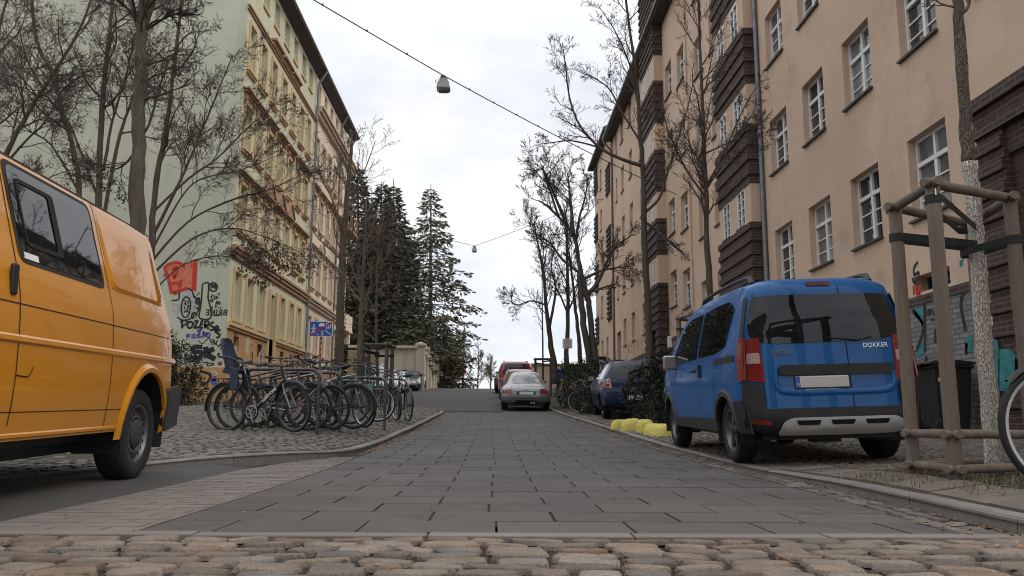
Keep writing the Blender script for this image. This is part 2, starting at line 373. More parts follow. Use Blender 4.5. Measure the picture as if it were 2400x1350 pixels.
M['brake'] = pm('dark_red_lens', (0.07, 0.012, 0.012), 0.3, 0.2, 20)
M['screen'] = glass('sky_tinted_screen', (0.10, 0.125, 0.145), 0.03)  # bluish sky reflection put into the glass colour
M['bin'] = pm('bin_plastic', (0.016, 0.015, 0.015), 0.55, 0.2, 8, 0.1, 60)
# ------------------------------------------------------------------ camera, world, sun
cd = bpy.data.cameras.new('camera'); cam = bpy.data.objects.new('camera', cd); COL.objects.link(cam)
Mc = Matrix((RT, UP, -FW)).transposed().to_4x4(); Mc.translation = CAM0; cam.matrix_world = Mc
cd.sensor_width = 36; cd.lens = 36 * FPX / 2400; cd.clip_start = 0.05; cd.clip_end = 2000
cd.dof.use_dof = False
S.camera = cam
SUN_EL, SUN_AZ = math.radians(48), math.radians(118)   # azimuth measured from +Y towards +X
w = bpy.data.worlds.new('World'); S.world = w; w.use_nodes = True; nt = w.node_tree
bg = nt.nodes['Background']
sky = nt.nodes.new('ShaderNodeTexSky'); sky.sky_type = 'NISHITA'; sky.sun_disc = False
sky.sun_elevation = SUN_EL; sky.sun_rotation = SUN_AZ; sky.air_density = 1.0; sky.dust_density = 3.0
tc = nt.nodes.new('ShaderNodeTexCoord'); sp = nt.nodes.new('ShaderNodeSeparateXYZ'); nt.links.new(tc.outputs['Generated'], sp.inputs[0])
mp = nt.nodes.new('ShaderNodeMapping'); mp.inputs['Scale'].default_value = (1.0, 1.0, 2.6); nt.links.new(tc.outputs['Generated'], mp.inputs[0])
cl = noise(nt, mp.outputs[0], 2.3, 7, 0.58)
cov = ramp(nt, cl, [(0.34, (5.4, 5.8, 6.5)), (0.50, (7.0, 7.2, 7.6)), (0.62, (8.3, 8.25, 8.2))])
zen = ramp(nt, sp.outputs[2], [(0.0, 0.86), (0.22, 0.95), (0.5, 0.98), (1.0, 1.0)])
zk = math_n(nt, 'MULTIPLY', ramp(nt, sp.outputs[2], [(0.0, .60), (0.16, .52), (0.38, .485), (0.62, .66), (1.0, 1.0)]), 2.0)
vm = nt.nodes.new('ShaderNodeVectorMath'); vm.operation = 'SCALE'; nt.links.new(cov, vm.inputs[0]); nt.links.new(zk, vm.inputs[3])
skc = mixc(nt, 0.88, sky.outputs[0], vm.outputs[0])
nt.links.new(skc, bg.inputs['Color']); bg.inputs['Strength'].default_value = 0.14
sd = bpy.data.lights.new('sun', 'SUN'); so = bpy.data.objects.new('sun', sd); COL.objects.link(so)
sd.energy = 1.15; sd.angle = math.radians(22); sd.color = (1.0, 0.94, 0.86)
sdir = Vector((math.sin(SUN_AZ) * math.cos(SUN_EL), math.cos(SUN_AZ) * math.cos(SUN_EL), math.sin(SUN_EL)))
so.rotation_euler = (-sdir).to_track_quat('-Z', 'Y').to_euler()
vs = S.view_settings; vs.view_transform = 'Standard'; vs.look = 'None'; vs.exposure = 0.0; vs.gamma = 1.0; vs.use_curve_mapping = False
S.cycles.max_bounces = 6; S.cycles.use_denoising = True; S.cycles.pixel_filter_type = 'BLACKMAN_HARRIS'; S.cycles.filter_width = 1.05

# ------------------------------------------------------------------ terrain heights
GT = [(-60, 0), (0, 0), (3.4, 0), (6, .015), (8, .04), (10, .09), (12, .15), (14, .23), (20, .49), (26, .77), (28.3, .89), (40, 1.55), (50, 2.15), (57, 2.6),
      (65, 3.1), (70, 3.36), (76, 3.58), (84, 3.6), (100, 3.2), (140, 1.5), (200, -2), (400, -14)]
def g(y): return spline_tab(GT, y)
KR = [(-6, 2.2), (3.4, 2.33), (4.8, 2.44), (7, 2.52), (9, 2.5), (11, 2.5), (14, 2.42), (18, 2.33), (22, 2.2), (28, 2.05), (40, 1.95), (60, 1.9), (90, 1.9)]
def kr(y): return spline_tab(KR, y)
def zR(x, y):
    d = max(0, x - kr(y)); k = lerp_tab([(5.8, 1), (7.8, 0), (12.5, 0), (15, .3)], y); return g(y) + 0.03 + .035 * k + (.02 + 0.08 * k) * min(.5, d) + 0.036 * d
def zL(x, y): k = min(1, max(0, (y - 6) / 4)); return g(y) + 0.072 - .022 * k + .10 * k * min(1, max(0, (-1.75 - x)) / .9) + 0.03 * min(3.5, max(0, -1.6 - x)) * k
YS = [-60, -40, -20, -10, -4, 0, 2, 3.4] + [3.4 + .5 * i for i in range(1, 60)] + [34 + 1.5 * i for i in range(1, 50)] + [115, 130, 150, 180, 230, 300, 400]
def sheet(name, xs, ys, zf, mat, thick=0.0):
    mb = MB(); nx = len(xs); vs = [(x, y, zf(x, y)) for y in ys for x in xs]
    fs = [(j * nx + i, j * nx + i + 1, (j + 1) * nx + i + 1, (j + 1) * nx + i) for j in range(len(ys) - 1) for i in range(nx - 1)]
    mb.add(vs, fs); return tag(mb.build(name, mat, smooth=True, fix=False), kind='structure')
sheet('ground', [-300, -120, -60, -30, -9, 0, 9, 30, 60, 120, 300], YS, lambda x, y: g(y) - .22, M['soil'])
ysr = [y for y in YS if 3.4 < y <= 150]
def road_z(x, y): return g(y) - .012 + .062 * min(1, max(0, (-2.34 - x) / .22)) * min(1, max(0, (y - 3.45) / .9)) * min(1, max(0, (9.3 - y) / 1.5))
sheet('road', [-30, -20, -12, -9, -6, -4, -3, -2.56, -2.45, -2.34, -1.6, 0, 1, 2, 3], ysr, road_z, M['asphalt'])

def rounded_stone(mb, cx, cy, wx, wy, z0, h, t, rz=0, dome=.012, jit=.0):
    us = (-1, -.955, -.86, -.3, .3, .86, .955, 1); vv = (-1, -.93, -.78, 0, .78, .93, 1); o = []
    c, s = math.cos(rz), math.sin(rz); k1, k2, k3, k4 = rnd.uniform(-.08, .08), rnd.uniform(-.1, .1), rnd.uniform(-.005, .005), rnd.uniform(-.005, .005)
    jx = [rnd.uniform(-jit, jit) for _ in vv]; jx2 = [rnd.uniform(-jit, jit) for _ in vv]; jy = [rnd.uniform(-jit, jit) for _ in us]; jy2 = [rnd.uniform(-jit, jit) for _ in us]
    for q, v in enumerate(vv):
        for p, u in enumerate(us):
            x = (u * (1 - .10 * v ** 6) + k1 * v) * wx / 2 + (jx[q] if u < 0 else jx2[q]) * abs(u); y = (v * (1 - .16 * u ** 6) + k2 * u) * wy / 2 + (jy[p] if v < 0 else jy2[p]) * abs(v)
            z = z0 + h * (0 if (q in (0, 6) or p in (0, 7)) else (.80 if (q in (1, 5) or p in (1, 6)) else 1)) + dome * (1 - u * u) * (1 - v * v) + k3 * u + k4 * v + rnd.uniform(-.0018, .0018)
            o.append((cx + x * c - y * s, cy + x * s + y * c, z))
    n = len(us)
    mb.add(o, [(j * n + i, j * n + i + 1, (j + 1) * n + i + 1, (j + 1) * n + i) for j in range(len(vv) - 1) for i in range(n - 1)], t)
# big cobbles of the crossing
sheet('crossing', [-40, -12, -6, 0, 6, 12, 40], [-60, -30, -10, -4, 0, 2, 3.56], lambda x, y: -.0225, M['joint'])
mb = MB(); y = 3.525
while y > -0.6:
    rw = rnd.uniform(.112, .140); x = -5.2 + rnd.uniform(0, .2)
    while x < 5.4:
        wx = rnd.uniform(.15, .275)
        rounded_stone(mb, x + wx / 2, y - rw / 2 + rnd.uniform(-.012, .012) + .012 * math.sin(x * 1.7 + y), wx * rnd.uniform(.84, .93), rw * rnd.uniform(.74, .88), -.026 + rnd.uniform(0, .006), .022, rnd.random(), rnd.uniform(-.06, .06), .0015, .010)
        x += wx
    y -= rw
tag(mb.build('crossing_cobbles', M['cobble'], smooth=True, fix=False), kind='structure')
# pale edging course between crossing and street
mb = MB(); x = -6.0
while x < 6:
    L = rnd.uniform(.7, 1.1); mb.box2((x + .004, 3.54, -.06), (x + L - .004, 3.65, .004 + rnd.uniform(-.002, .002)), t=rnd.random()); x += L
tag(mb.build('road_edging', M['strip'], bevel=.006), kind='structure')
# long grey road slabs: tight cross joints, wider staggered lengthwise joints
mb = MB(); y = 3.66; i = 0
while y < 26.6:
    d = .40; off = (.0 if i % 2 else .31) + rnd.uniform(-.03, .03); x = -1.55
    xe = kr(y + .2) - .26; first = True
    while x < xe - .01:
        L = (off if off > .05 else .62) if first else .62
        first = False; x2 = min(x + L, xe)
        if xe - x2 < .08: x2 = xe
        wj = rnd.uniform(.005, .009); wk = rnd.uniform(.0022, .0038); dz = rnd.uniform(-.0012, .0012); zz = [g(y) + dz, g(y + d) + dz]
        tx = rnd.uniform(-.001, .001)
        a = (x + wj, y + wk); b = (x2 - wj, y + d - wk)
        t = rnd.random()
        tp = [(a[0], a[1], zz[0]), (b[0], a[1], zz[0] + tx), (b[0], b[1], zz[1] + tx), (a[0], b[1], zz[1])]
        mb.add(tp + [(p[0], p[1], p[2] - .05) for p in tp], [(0, 1, 2, 3), (0, 4, 5, 1), (1, 5, 6, 2), (2, 6, 7, 3), (3, 7, 4, 0)], t)
        x = x2
    y += d; i += 1
tag(mb.build('road_slabs', M['slab'], fix=False), kind='structure')
sheet('joint_bed', [-2.34, -1.55, 0, 2.4], [yy for yy in ysr if yy < 27.2], lambda x, y: g(y) - .007, M['joint'])
# pale paver strip running on from the kerb line
mb = MB(); y = 3.66; i = 0
while y < 9.35:
    d = .135; xl = -2.32 + max(0, (y - 7.5)) * .16; x = xl - (.0 if i % 2 else .12)
    while x < -1.56:
        x2 = min(x + .24, -1.555); a = max(x, xl)
        if x2 - a > .03:
            z = g(y + d / 2) + rnd.uniform(-.001, .001)
            mb.box2((a + .004, y + .0025, z - .05), (x2 - .004, y + d - .0025, z + .001), t=rnd.random())
        x += .24
    y += d; i += 1
y = 26.2
while y < 27.6:
    x = -3.4
    while x < .2:
        mb.box2((x + .004, y + .003, g(y) - .05), (x + .2, y + .13, g(y) + .004), t=rnd.random()); x += .206
    y += .136
tag(mb.build('paver_strip', M['strip']), kind='structure')

# ---- raised pavements
def inpoly(x, y, P):
    c = False; j = len(P) - 1
    for i in range(len(P)):
        if (P[i][1] > y) != (P[j][1] > y) and x < (P[j][0] - P[i][0]) * (y - P[i][1]) / (P[j][1] - P[i][1]) + P[i][0]: c = not c
        j = i
    return c
LK = [(-8.2, -5.2), (-5.5, 0.9), (-3.5, 5.55), (-2.1, 8.75), (-1.80, 9.55), (-1.70, 10.2), (-1.64, 11.5), (-1.60, 16), (-1.57, 22), (-1.55, 25.8), (-1.9, 26.5), (-2.9, 27.1), (-5, 27.5), (-9.4, 27.7)]
LKp = [Vector((p[0], p[1], 0)) for p in LK]
lk = catmull(LKp, 4)
LP = [(p.x, p.y) for p in lk] + [(-9.4, 28.6), (-26, 28.6), (-26, -5.2)]
def pave_poly(name, P, zf, mat, step=.5):
    bm = bmesh.new(); bm.faces.new([bm.verts.new((x, y, 0)) for x, y in P])
    bmesh.ops.triangulate(bm, faces=bm.faces)
    for ax, i in (((1, 0, 0), 0), ((0, 1, 0), 1)):
        lo, hi = min(p[i] for p in P), max(p[i] for p in P); k = lo + step
        while k < hi:
            co = [0, 0, 0]; co[i] = k
            bmesh.ops.bisect_plane(bm, geom=bm.verts[:] + bm.edges[:] + bm.faces[:], plane_co=co, plane_no=ax); k += step * (1 if i else 2)
    for v in bm.verts: v.co.z = zf(v.co.x, v.co.y)
    me = bpy.data.meshes.new(name); bmesh.ops.recalc_face_normals(bm, faces=bm.faces)
    if sum(f.normal.z for f in bm.faces) < 0: bmesh.ops.reverse_faces(bm, faces=bm.faces)
    bm.to_mesh(me); bm.free(); return tag(link(name, me, mat, smooth=True), kind='structure')
pave_poly('pavement', LP, lambda x, y: zL(x, y) - .016, M['mossy'])
RP = [(kr(y), y) for y in [-5, 0, 2, 3.4, 4.8, 6, 7, 8, 9, 10, 11, 12.5, 14, 16, 18, 20, 22, 25, 28, 32, 36, 40, 50, 60, 75, 90]]
RPP = RP + [(9.5, 90), (9.5, -5)]
pave_poly('pavement', RPP, lambda x, y: zR(x, y) - .016, M['mossy'])
def kerb_run(name, pts, zf, side, w=.13, drop=.16):
    mb = MB(); acc = 0; pts = [Vector((p[0], p[1], 0)) for p in pts]
    dense = []
    for a, b in zip(pts, pts[1:]):
        n = max(1, int((b - a).length / .25))
        for k in range(n): dense.append(a.lerp(b, k / n))
    dense.append(pts[-1]); i = 0
    while i < len(dense) - 1:
        j = min(i + rnd.choice((3, 4, 4)), len(dense) - 1); t = rnd.random(); dz = rnd.uniform(-.004, .004)
        for k in range(i, j):
            a, b = dense[k].copy(), dense[k + 1].copy(); d = (b - a).normalized(); n = Vector((-d.y, d.x, 0)) * side
            if k == i: a += d * .004
            if k == j - 1: b -= d * .004
            za, zb = zf(a.x + n.x * .05, a.y) + dz, zf(b.x + n.x * .05, b.y) + dz
            A = [a + n * .0 + Vector((0, 0, za - drop)), a + n * .012 + Vector((0, 0, za - .012)), a + n * .024 + Vector((0, 0, za)), a + n * w + Vector((0, 0, za)), a + n * w + Vector((0, 0, za - .05))]
            B = [b + n * .0 + Vector((0, 0, zb - drop)), b + n * .012 + Vector((0, 0, zb - .012)), b + n * .024 + Vector((0, 0, zb)), b + n * w + Vector((0, 0, zb)), b + n * w + Vector((0, 0, zb - .05))]
            mb.add(A + B, [(q, q + 1, q + 6, q + 5) for q in range(4)] + ([(0, 1, 2, 3, 4)] if k == i else []) + ([(5, 6, 7, 8, 9)] if k == j - 1 else []), t)
        i = j
    return tag(mb.build(name, M['kerb']), kind='structure')
kerb_run('kerb', [(p.x, p.y) for p in lk], zL, 1)
kerb_run('kerb', RP, zR, -1)
def small_stones(name, inside, zf, x0, x1, y0, y1, s, mat, gap=.79, far=99, arc=.05):
    mb = MB(); y = y0; r = 0
    while y < y1:
        x = x0 + (s * .5 if r % 2 else 0) + rnd.uniform(0, .03)
        ss = s * (1 if y < far else 1.5)
        while x < x1:
            wx = ss * rnd.uniform(.85, 1.25); cx = x + wx / 2; cy = y + arc * math.cos(cx * 4.2) + rnd.uniform(-.008, .008)
            if inside(cx, cy):
                a, b = wx * gap / 2, ss * gap / 2 * rnd.uniform(.88, 1.0); rz = rnd.uniform(-.12, .12) - arc * 3 * math.sin(cx * 4.2)
                c, sn = math.cos(rz), math.sin(rz); z = zf(cx, cy) + rnd.uniform(-.004, .004)
                o = []
                for k, dz in ((1.0, -.02), (.93, -.004), (.72, .001)):
                    for (i, j) in ((-1, -1), (1, -1), (1, 1), (-1, 1)):
                        px, py = i * a * k, j * b * k
                        X, Y = cx + px * c - py * sn, cy + px * sn + py * c
                        o.append((X, Y, z + dz + (zf(X, Y) - zf(cx, cy)) + rnd.uniform(-.0015, .0015)))
                mb.add(o, [(i + 4 * l, (i + 1) % 4 + 4 * l, (i + 1) % 4 + 4 * l + 4, i + 4 * l + 4) for l in (0, 1) for i in range(4)] + [(8, 9, 10, 11)], rnd.random())
            x += wx
        y += ss * 1.0; r += 1
    return tag(mb.build(name, mat, smooth=50 if len(mb.f) < 1 else False, fix=False), kind='structure')
LPi = [(p.x - .16, p.y) for p in lk if p.y < 9.0] + [(-1.97, 9.6)] + [(p.x - .15, p.y) for p in lk if 10 < p.y < 25.9] + [(-3, 26.9), (-9.3, 27.3), (-9.3, 0), ]
small_stones('pavement_setts', lambda x, y: inpoly(x, y, LPi) and not (math.hypot((x + 4.3) / 1.0, (y - 7.6) / .5) < 1 and rnd.random() < .85), zL, -8.6, -1.5, .8, 26.8, .125, M['small_cobble'], far=15)
TR = (3.35, 5.55)     # tree pit on the right
def rin(x, y):
    k = kr(y)
    if x < k + (.52 if y < 7.6 else .17) or x > 7.35: return False
    if abs(x - TR[0]) < .62 + .1 * math.sin(y * 9) and abs(y - TR[1]) < 1.05 and x < 4.3: return rnd.random() < .05
    return True
small_stones('pavement_setts', rin, zR, 2.3, 7.4, 3.0, 26, .105, M['small_cobble'], far=14)
# flags beside the kerb on the right
mb = MB(); y = 2.2
while y < 7.5:
    L = .33; a, b = kr(y) + .15, kr(y + L) + .15; t = rnd.random(); dz = rnd.uniform(-.004, .004)
    P = [(a + .004, y + .004), (a + .345, y + .004), (b + .345, y + L - .004), (b + .004, y + L - .004)]
    mb.add([(p[0], p[1], zR(*p) + dz) for p in P] + [(p[0], p[1], zR(*p) - .04) for p in P], [(0, 1, 2, 3)] + [(i, i + 4, (i + 1) % 4 + 4, (i + 1) % 4) for i in range(4)], t); y += L
tag(mb.build('pavement_flags', M['flag']), kind='structure')
# gutter courses of setts at both kerbs
mb = MB()
y = 2.2
while y < 27:
    for r in (0, 1):
        L = rnd.uniform(.14, .24); x = kr(y) - .075 - .105 * r
        rounded_stone(mb, x, y + L / 2, .092, L * .93, g(y) - .034, .034, rnd.random(), -.03, .004)
    y += .2
y = 10.0
while y < 26:
    xk = [p for p in lk if p.y <= y + .3][-1].x
    for r in (0, 1):
        L = rnd.uniform(.14, .24); x = xk + .075 + .1 * r
        if x < -1.54: rounded_stone(mb, min(x, -1.6), y + L / 2, .088, L * .93, g(y) - .034, .034, rnd.random(), 0, .004)
    y += .2
tag(mb.build('gutter_setts', M['gutter'], smooth=True, fix=False), kind='structure')
# moss, grass, leaf litter
def blades(mb, x, y, z, n, h, spread):
    for _ in range(n):
        a = rnd.uniform(0, 2 * PI); bx, by = x + rnd.gauss(0, spread), y + rnd.gauss(0, spread); l = h * rnd.uniform(.4, 1.2); an = rnd.uniform(0, 2 * PI); w = rnd.uniform(.0012, .003)
        dx, dy = math.cos(an) * l * .55, math.sin(an) * l * .55; wx, wy = -math.sin(an) * w, math.cos(an) * w
        mb.add([(bx - wx, by - wy, z), (bx + wx, by + wy, z), (bx + dx * .4 + wx * .7, by + dy * .4 + wy * .7, z + l * .6), (bx + dx * .4 - wx * .7, by + dy * .4 - wy * .7, z + l * .6), (bx + dx, by + dy, z + l * .85)], [(0, 1, 2, 3), (3, 2, 4)], rnd.random())
mb = MB()
for _ in range(230):
    x, y = TR[0] + rnd.uniform(-.75, .8), TR[1] + rnd.uniform(-1.15, .5); blades(mb, x, y, zR(x, y) - .015, 7, .07, .03)
for _ in range(160):
    y = rnd.uniform(3.6, 7); x = kr(y) + .5 + rnd.uniform(-.03, .06); blades(mb, x, y, zR(x, y) - .015, 4, .035, .02)
for _ in range(260):
    t = rnd.uniform(0, 1) ; p = lk[min(int(t * 18), len(lk) - 1)]; q = lk[min(int(t * 18) + 1, len(lk) - 1)]; pp = p.lerp(q, rnd.random()); x, y = pp.x + .04, pp.y
    if y > 3: blades(mb, x, y, g(y) - .01, 4, .03, .02)
tag(mb.build('grass', M['grass'], fix=False), 'sparse dry winter grass tufts in the tree pit and kerb joints', 'grass', kind='stuff')
mb = MB()
for _ in range(2600):
    x, y = TR[0] + rnd.uniform(-.6, 1.0), TR[1] + rnd.uniform(-1.05, 1.6); s = rnd.uniform(.008, .02); z = zR(x, y) - .012
    mb.box((x, y, z), (s * 1.3, s, s), rnd.uniform(0, 3), t=rnd.random())
for _ in range(1500):
    y = rnd.uniform(9.5, 14); x = kr(y) + rnd.uniform(.5, 2.2); s = rnd.uniform(.01, .025); mb.box((x, y, zR(x, y) - .004), (s * 1.3, s, s * .8), rnd.uniform(0, 3), t=rnd.random())
tag(mb.build('gravel', M['gravel'], fix=False), 'grey gravel around the staked tree and under the parked cars', 'gravel', kind='stuff')
mb = MB()
def leaf(x, y, z, s):
    a = rnd.uniform(0, 6.28); c, n = math.cos(a) * s, math.sin(a) * s; k = rnd.uniform(.3, .6)
    mb.add([(x - c, y - n, z), (x + n * k, y - c * k, z + rnd.uniform(.001, .01)), (x + c, y + n, z + rnd.uniform(0, .008)), (x - n * k, y + c * k, z + rnd.uniform(.001, .01))], [(0, 1, 2), (0, 2, 3)], rnd.random())
for _ in range(380):
    y = 3.2 + 14 * rnd.random() ** 1.5; x = kr(y) - rnd.random() ** 2 * .3 - .01; leaf(x, y, g(y) + .004, rnd.uniform(.008, .024))
for _ in range(900):
    y = rnd.uniform(9.8, 24); xk = [p for p in lk if p.y <= y + .3][-1].x; x = xk + .02 + rnd.random() ** 2 * .22; leaf(x, y, g(y) + .004, rnd.uniform(.01, .025))
for _ in range(170):
    x, y = rnd.uniform(-3, 2.2), 2.2 + 9 * rnd.random() ** 1.6; leaf(x, y, g(y) + .006, rnd.uniform(.006, .016))
for _ in range(300):
    x, y = rnd.uniform(2.7, 4.4), rnd.uniform(3.6, 7); leaf(x, y, zR(x, y) + .003, rnd.uniform(.01, .022))
tag(mb.build('leaf_litter', M['dry_leaf'], fix=False), 'scattered brown fallen leaves along the kerbs and gutters', 'leaves', kind='stuff')
# ------------------------------------------------------------------ houses
def planeX(X, sgn):
    """wall facing -sgn*X; u runs along Y, v up, d goes into the house"""
    return lambda u, v, d: Vector((X + sgn * d, u, v))
def planeY(Y, sgn): return lambda u, v, d: Vector((u, Y + sgn * d, v))
def rnd_key(x): return round(x, 4)
def wall_grid(mb, P, rects, opens, thick=0.0):
    """rects: list of (u0,u1,v0,v1) solid areas; opens: (u0,u1,v0,v1,depth)"""
    us = sorted({rnd_key(x) for r in rects for x in r[:2]} | {rnd_key(x) for o in opens for x in o[:2]})
    vv = sorted({rnd_key(x) for r in rects for x in r[2:4]} | {rnd_key(x) for o in opens for x in o[2:4]})
    for a, b in zip(us, us[1:]):
        for c, e in zip(vv, vv[1:]):
            cu, cv = (a + b) / 2, (c + e) / 2
            if not any(r[0] < cu < r[1] and r[2] < cv < r[3] for r in rects): continue
            if any(o[0] < cu < o[1] and o[2] < cv < o[3] for o in opens): continue
            mb.add([P(a, c, 0), P(b, c, 0), P(b, e, 0), P(a, e, 0)], [(0, 1, 2, 3)])
    for a, b, c, e, d in opens:
        for p, q in (((a, c), (b, c)), ((b, c), (b, e)), ((b, e), (a, e)), ((a, e), (a, c))):
            mb.add([P(*p, 0), P(*q, 0), P(*q, d), P(*p, d)], [(0, 1, 2, 3)])
def fbox(mb, P, u0, u1, v0, v1, d0, d1, t=None):
    vs = [P(u, v, d) for d in (d0, d1) for v in (v0, v1) for u in (u0, u1)]
    mb.add(vs, [(0, 1, 3, 2), (4, 6, 7, 5), (0, 4, 5, 1), (2, 3, 7, 6), (0, 2, 6, 4), (1, 5, 7, 3)], t)
def window(par, P, u0, u1, v0, v1, d, style='cross', fm=None, pane=None, sill=None, sillm=None, name='window'):
    fm = fm or M['white']; mb = MB(); fw = .055; e = .002
    def bar(a, b, c, f, dd=0.0): fbox(mb, P, a, b, c, f, d - .05 - dd, d - .002)
    bar(u0 + e, u0 + fw, v0 + e, v1 - e); bar(u1 - fw, u1 - e, v0 + e, v1 - e)
    bar(u0 + fw, u1 - fw, v0 + e, v0 + fw); bar(u0 + fw, u1 - fw, v1 - fw, v1 - e)
    uc = (u0 + u1) / 2; H = v1 - v0; vt = v0 + H * .68
    ui0, ui1, vi0, vi1 = u0 + fw, u1 - fw, v0 + fw, v1 - fw
    if style in ('cross', 'sash'):
        bar(ui0, ui1, vt - .04, vt + .04, .012)
        bar(uc - .045, uc + .045, vi0, vt - .04, .006)
        bar(uc - .035, uc + .035, vt + .04, vi1, .006)
        n = 3 if style == 'cross' else 0
        for k in range(1, n):
            z = vi0 + (vt - .04 - vi0) * k / n
            for a, b in ((ui0, uc - .045), (uc + .045, ui1)):
                fbox(mb, P, a, b, z - .014, z + .014, d - .03, d - .002)
    elif style == 'tall':      # narrow light with a transom
        bar(ui0, ui1, v0 + H * .66, v0 + H * .66 + .07, .008)
        bar(uc - .03, uc + .03, vi0, v0 + H * .66)
    elif style == 'grid':
        bar(uc - .03, uc + .03, vi0, vi1)
        for k in (1, 2, 3):
            z = vi0 + (vi1 - vi0) * k / 4
            for a, b in ((ui0, uc - .03), (uc + .03, ui1)): fbox(mb, P, a, b, z - .013, z + .013, d - .03, d - .002)
    f = mb.build(name, fm, par)
    pb = MB(); pb.add([P(u0 + .02, v0 + .02, d - .001), P(u1 - .02, v0 + .02, d - .001), P(u1 - .02, v1 - .02, d - .001), P(u0 + .02, v1 - .02, d - .001)], [(0, 1, 2, 3)])
    pb.add([P(u0, v0, d + .03), P(u1, v0, d + .03), P(u1, v1, d + .03), P(u0, v1, d + .03)], [(0, 1, 2, 3)])
    pb.build('pane', pane or rnd.choice((M['pane_d'], M['pane_m'], M['pane_d'])), f)
    if sill:
        sb = MB(); fbox(sb, P, u0 - sill, u1 + sill, v0 - .045, v0 - .002, -.07, d - .002); sb.build('sill', sillm or M['sill'], f)
    return f
def back_box(mb, x0, x1, y0, y1, z0, z1, skip=()):
    """the hidden sides and top of a house block"""
    F = {'x0': [(x0, y0), (x0, y1)], 'x1': [(x1, y0), (x1, y1)], 'y0': [(x0, y0), (x1, y0)], 'y1': [(x0, y1), (x1, y1)]}
    for k, (a, b) in F.items():
        if k in skip: continue
        mb.add([(a[0], a[1], z0), (b[0], b[1], z0), (b[0], b[1], z1), (a[0], a[1], z1)], [(0, 1, 2, 3)])
def downpipe(par, x, y, z0, z1, r, mat, kink=0.35, sgn=-1):
    mb = MB(); mb.tube([(x, y, z0), (x, y, z1 - .9), (x + sgn * 0.05, y, z1 - .7), (x + sgn * kink, y, z1 - .15), (x + sgn * kink, y, z1)], r, 10)
    z = z0 + 1.2
    while z < z1 - 1: mb.lathe([(r + .012, -.03), (r + .012, .03)], 10, c=(x, y, z)); z += 2.9
    return mb.build('downpipe', mat, par, smooth=40)

# ================= right side: peach tenement with dark brick stair bays
XR = 7.6; PR = planeX(XR, 1)
hr = empty('tenement_house', (XR, 20, g(20)), 0, 'long peach rendered tenement with dark brick stair bays on the right side of the street', 'house')
def off(P): return P
def par_fix(root):
    """children were built in world coordinates: keep them there"""
    bpy.context.view_layer.update()
    inv = root.matrix_world.inverted()
    for ch in root.children:
        ch.matrix_parent_inverse = inv
opens = []; wins = []
def add_r(u1, v0, wd=1.26, h=1.52, style='cross', d=.2):
    opens.append((u1 - wd, u1, v0, v0 + h, d)); wins.append((u1 - wd, u1, v0, v0 + h, d, style))
for u in (14.02, 16.42, 18.73, 21.09):
    for k in range(5): add_r(u, 4.13 + 3.105 * k)
for k in range(1, 5): add_r(11.65, 4.13 + 3.105 * k)
for u, z0 in ((26.75, 4.06), (28.9, 4.07), (31.72, 5.0), (34.0, 5.36)):
    for k in range(5 if z0 < 4.5 else 4): add_r(u, z0 + 3.13 * k, 1.2)
for u, wd in ((43.9, 1.05), (46.7, 1.05)):
    for k in range(5): add_r(u, 4.92 + 3.08 * k, wd, 1.55)
for k in range(4): add_r(48.75, 7.99 + 3.08 * k, .55, 1.5, 'tall')
for k in range(4): add_r(40.6, 4.92 + 3.08 * k, 1.05, 1.55)
opens.append((13.0, 14.15, 2.82, 3.12, .3)); 
doors_r = [(47.75, 49.2, g(48), 5.95), ]
for a, b, c, e in doors_r: opens.append((a, b, c - .5, e, .25))
mb = MB(); HR = 18.75
wall_grid(mb, PR, [(2, 50.1, -.6, HR)], opens)
back_box(mb, XR, 20, 2, 50.1, -1, HR, skip=('x0',))
mb.build('wall', M['ocre_r'], hr)
for u0, u1, v0, v1, d, st in wins:
    pn = rnd.choice((M['pane_c'], M['pane_m'], M['pane_d'], M['pane_c']))
    window(hr, PR, u0, u1, v0, v1, d, st, pane=pn, sill=.03)
window(hr, PR, 13.0, 14.15, 2.82, 3.12, .3, 'x', fm=M['dkgrey'], pane=M['pane_d'], name='cellar_window')
# plinth of painted brick, stepped up with the street
mb = MB()
for a, b, zt in ((11.58, 21.62, 2.75), (25.05, 34.4, 4.08), (37.7, 47.7, 3.95)):
    fbox(mb, PR, a, b, -.5, zt - .16, -.035, -.001)
mb.build('plinth', M['brick_w'], hr)
mb = MB()
for a, b, zt in ((11.58, 21.62, 2.75), (25.05, 34.4, 4.08), (37.7, 47.7, 3.95)):
    fbox(mb, PR, a, b, zt - .158, zt, -.05, -.001)
mb.build('plinth_coping', M['brick_d'], hr)
# eaves, gutter, roof
mb = MB()
mb.add([(7.05, 2, HR + .12), (7.05, 50.1, HR + .12), (13.8, 50.1, HR + 4.5), (13.8, 2, HR + 4.5), (20.4, 2, HR + .1), (20.4, 50.1, HR + .1)], [(0, 1, 2, 3), (3, 2, 5, 4)])
mb.add([(7.05, 2, HR + .12), (7.05, 50.1, HR + .12), (7.05, 50.1, HR - .1), (7.05, 2, HR - .1), (7.58, 50.1, HR - .1), (7.58, 2, HR - .1)], [(0, 1, 2, 3), (3, 2, 4, 5)])
mb.build('roof', M['roof_dark'], hr)
mb = MB(); mb.tube([(7.0, 2, HR + .08), (7.0, 50.1, HR + .08)], .085, 10); mb.build('gutter', M['zinc'], hr, smooth=40)
downpipe(hr, 7.52, 21.68, 1.0, HR, .065, M['zinc'], .5)
downpipe(hr, 7.52, 50.0, 2.5, HR, .065, M['zinc_b'], .5)
downpipe(hr, 7.55, 30.0, 2.5, HR, .028, M['ocre_r'], .5)
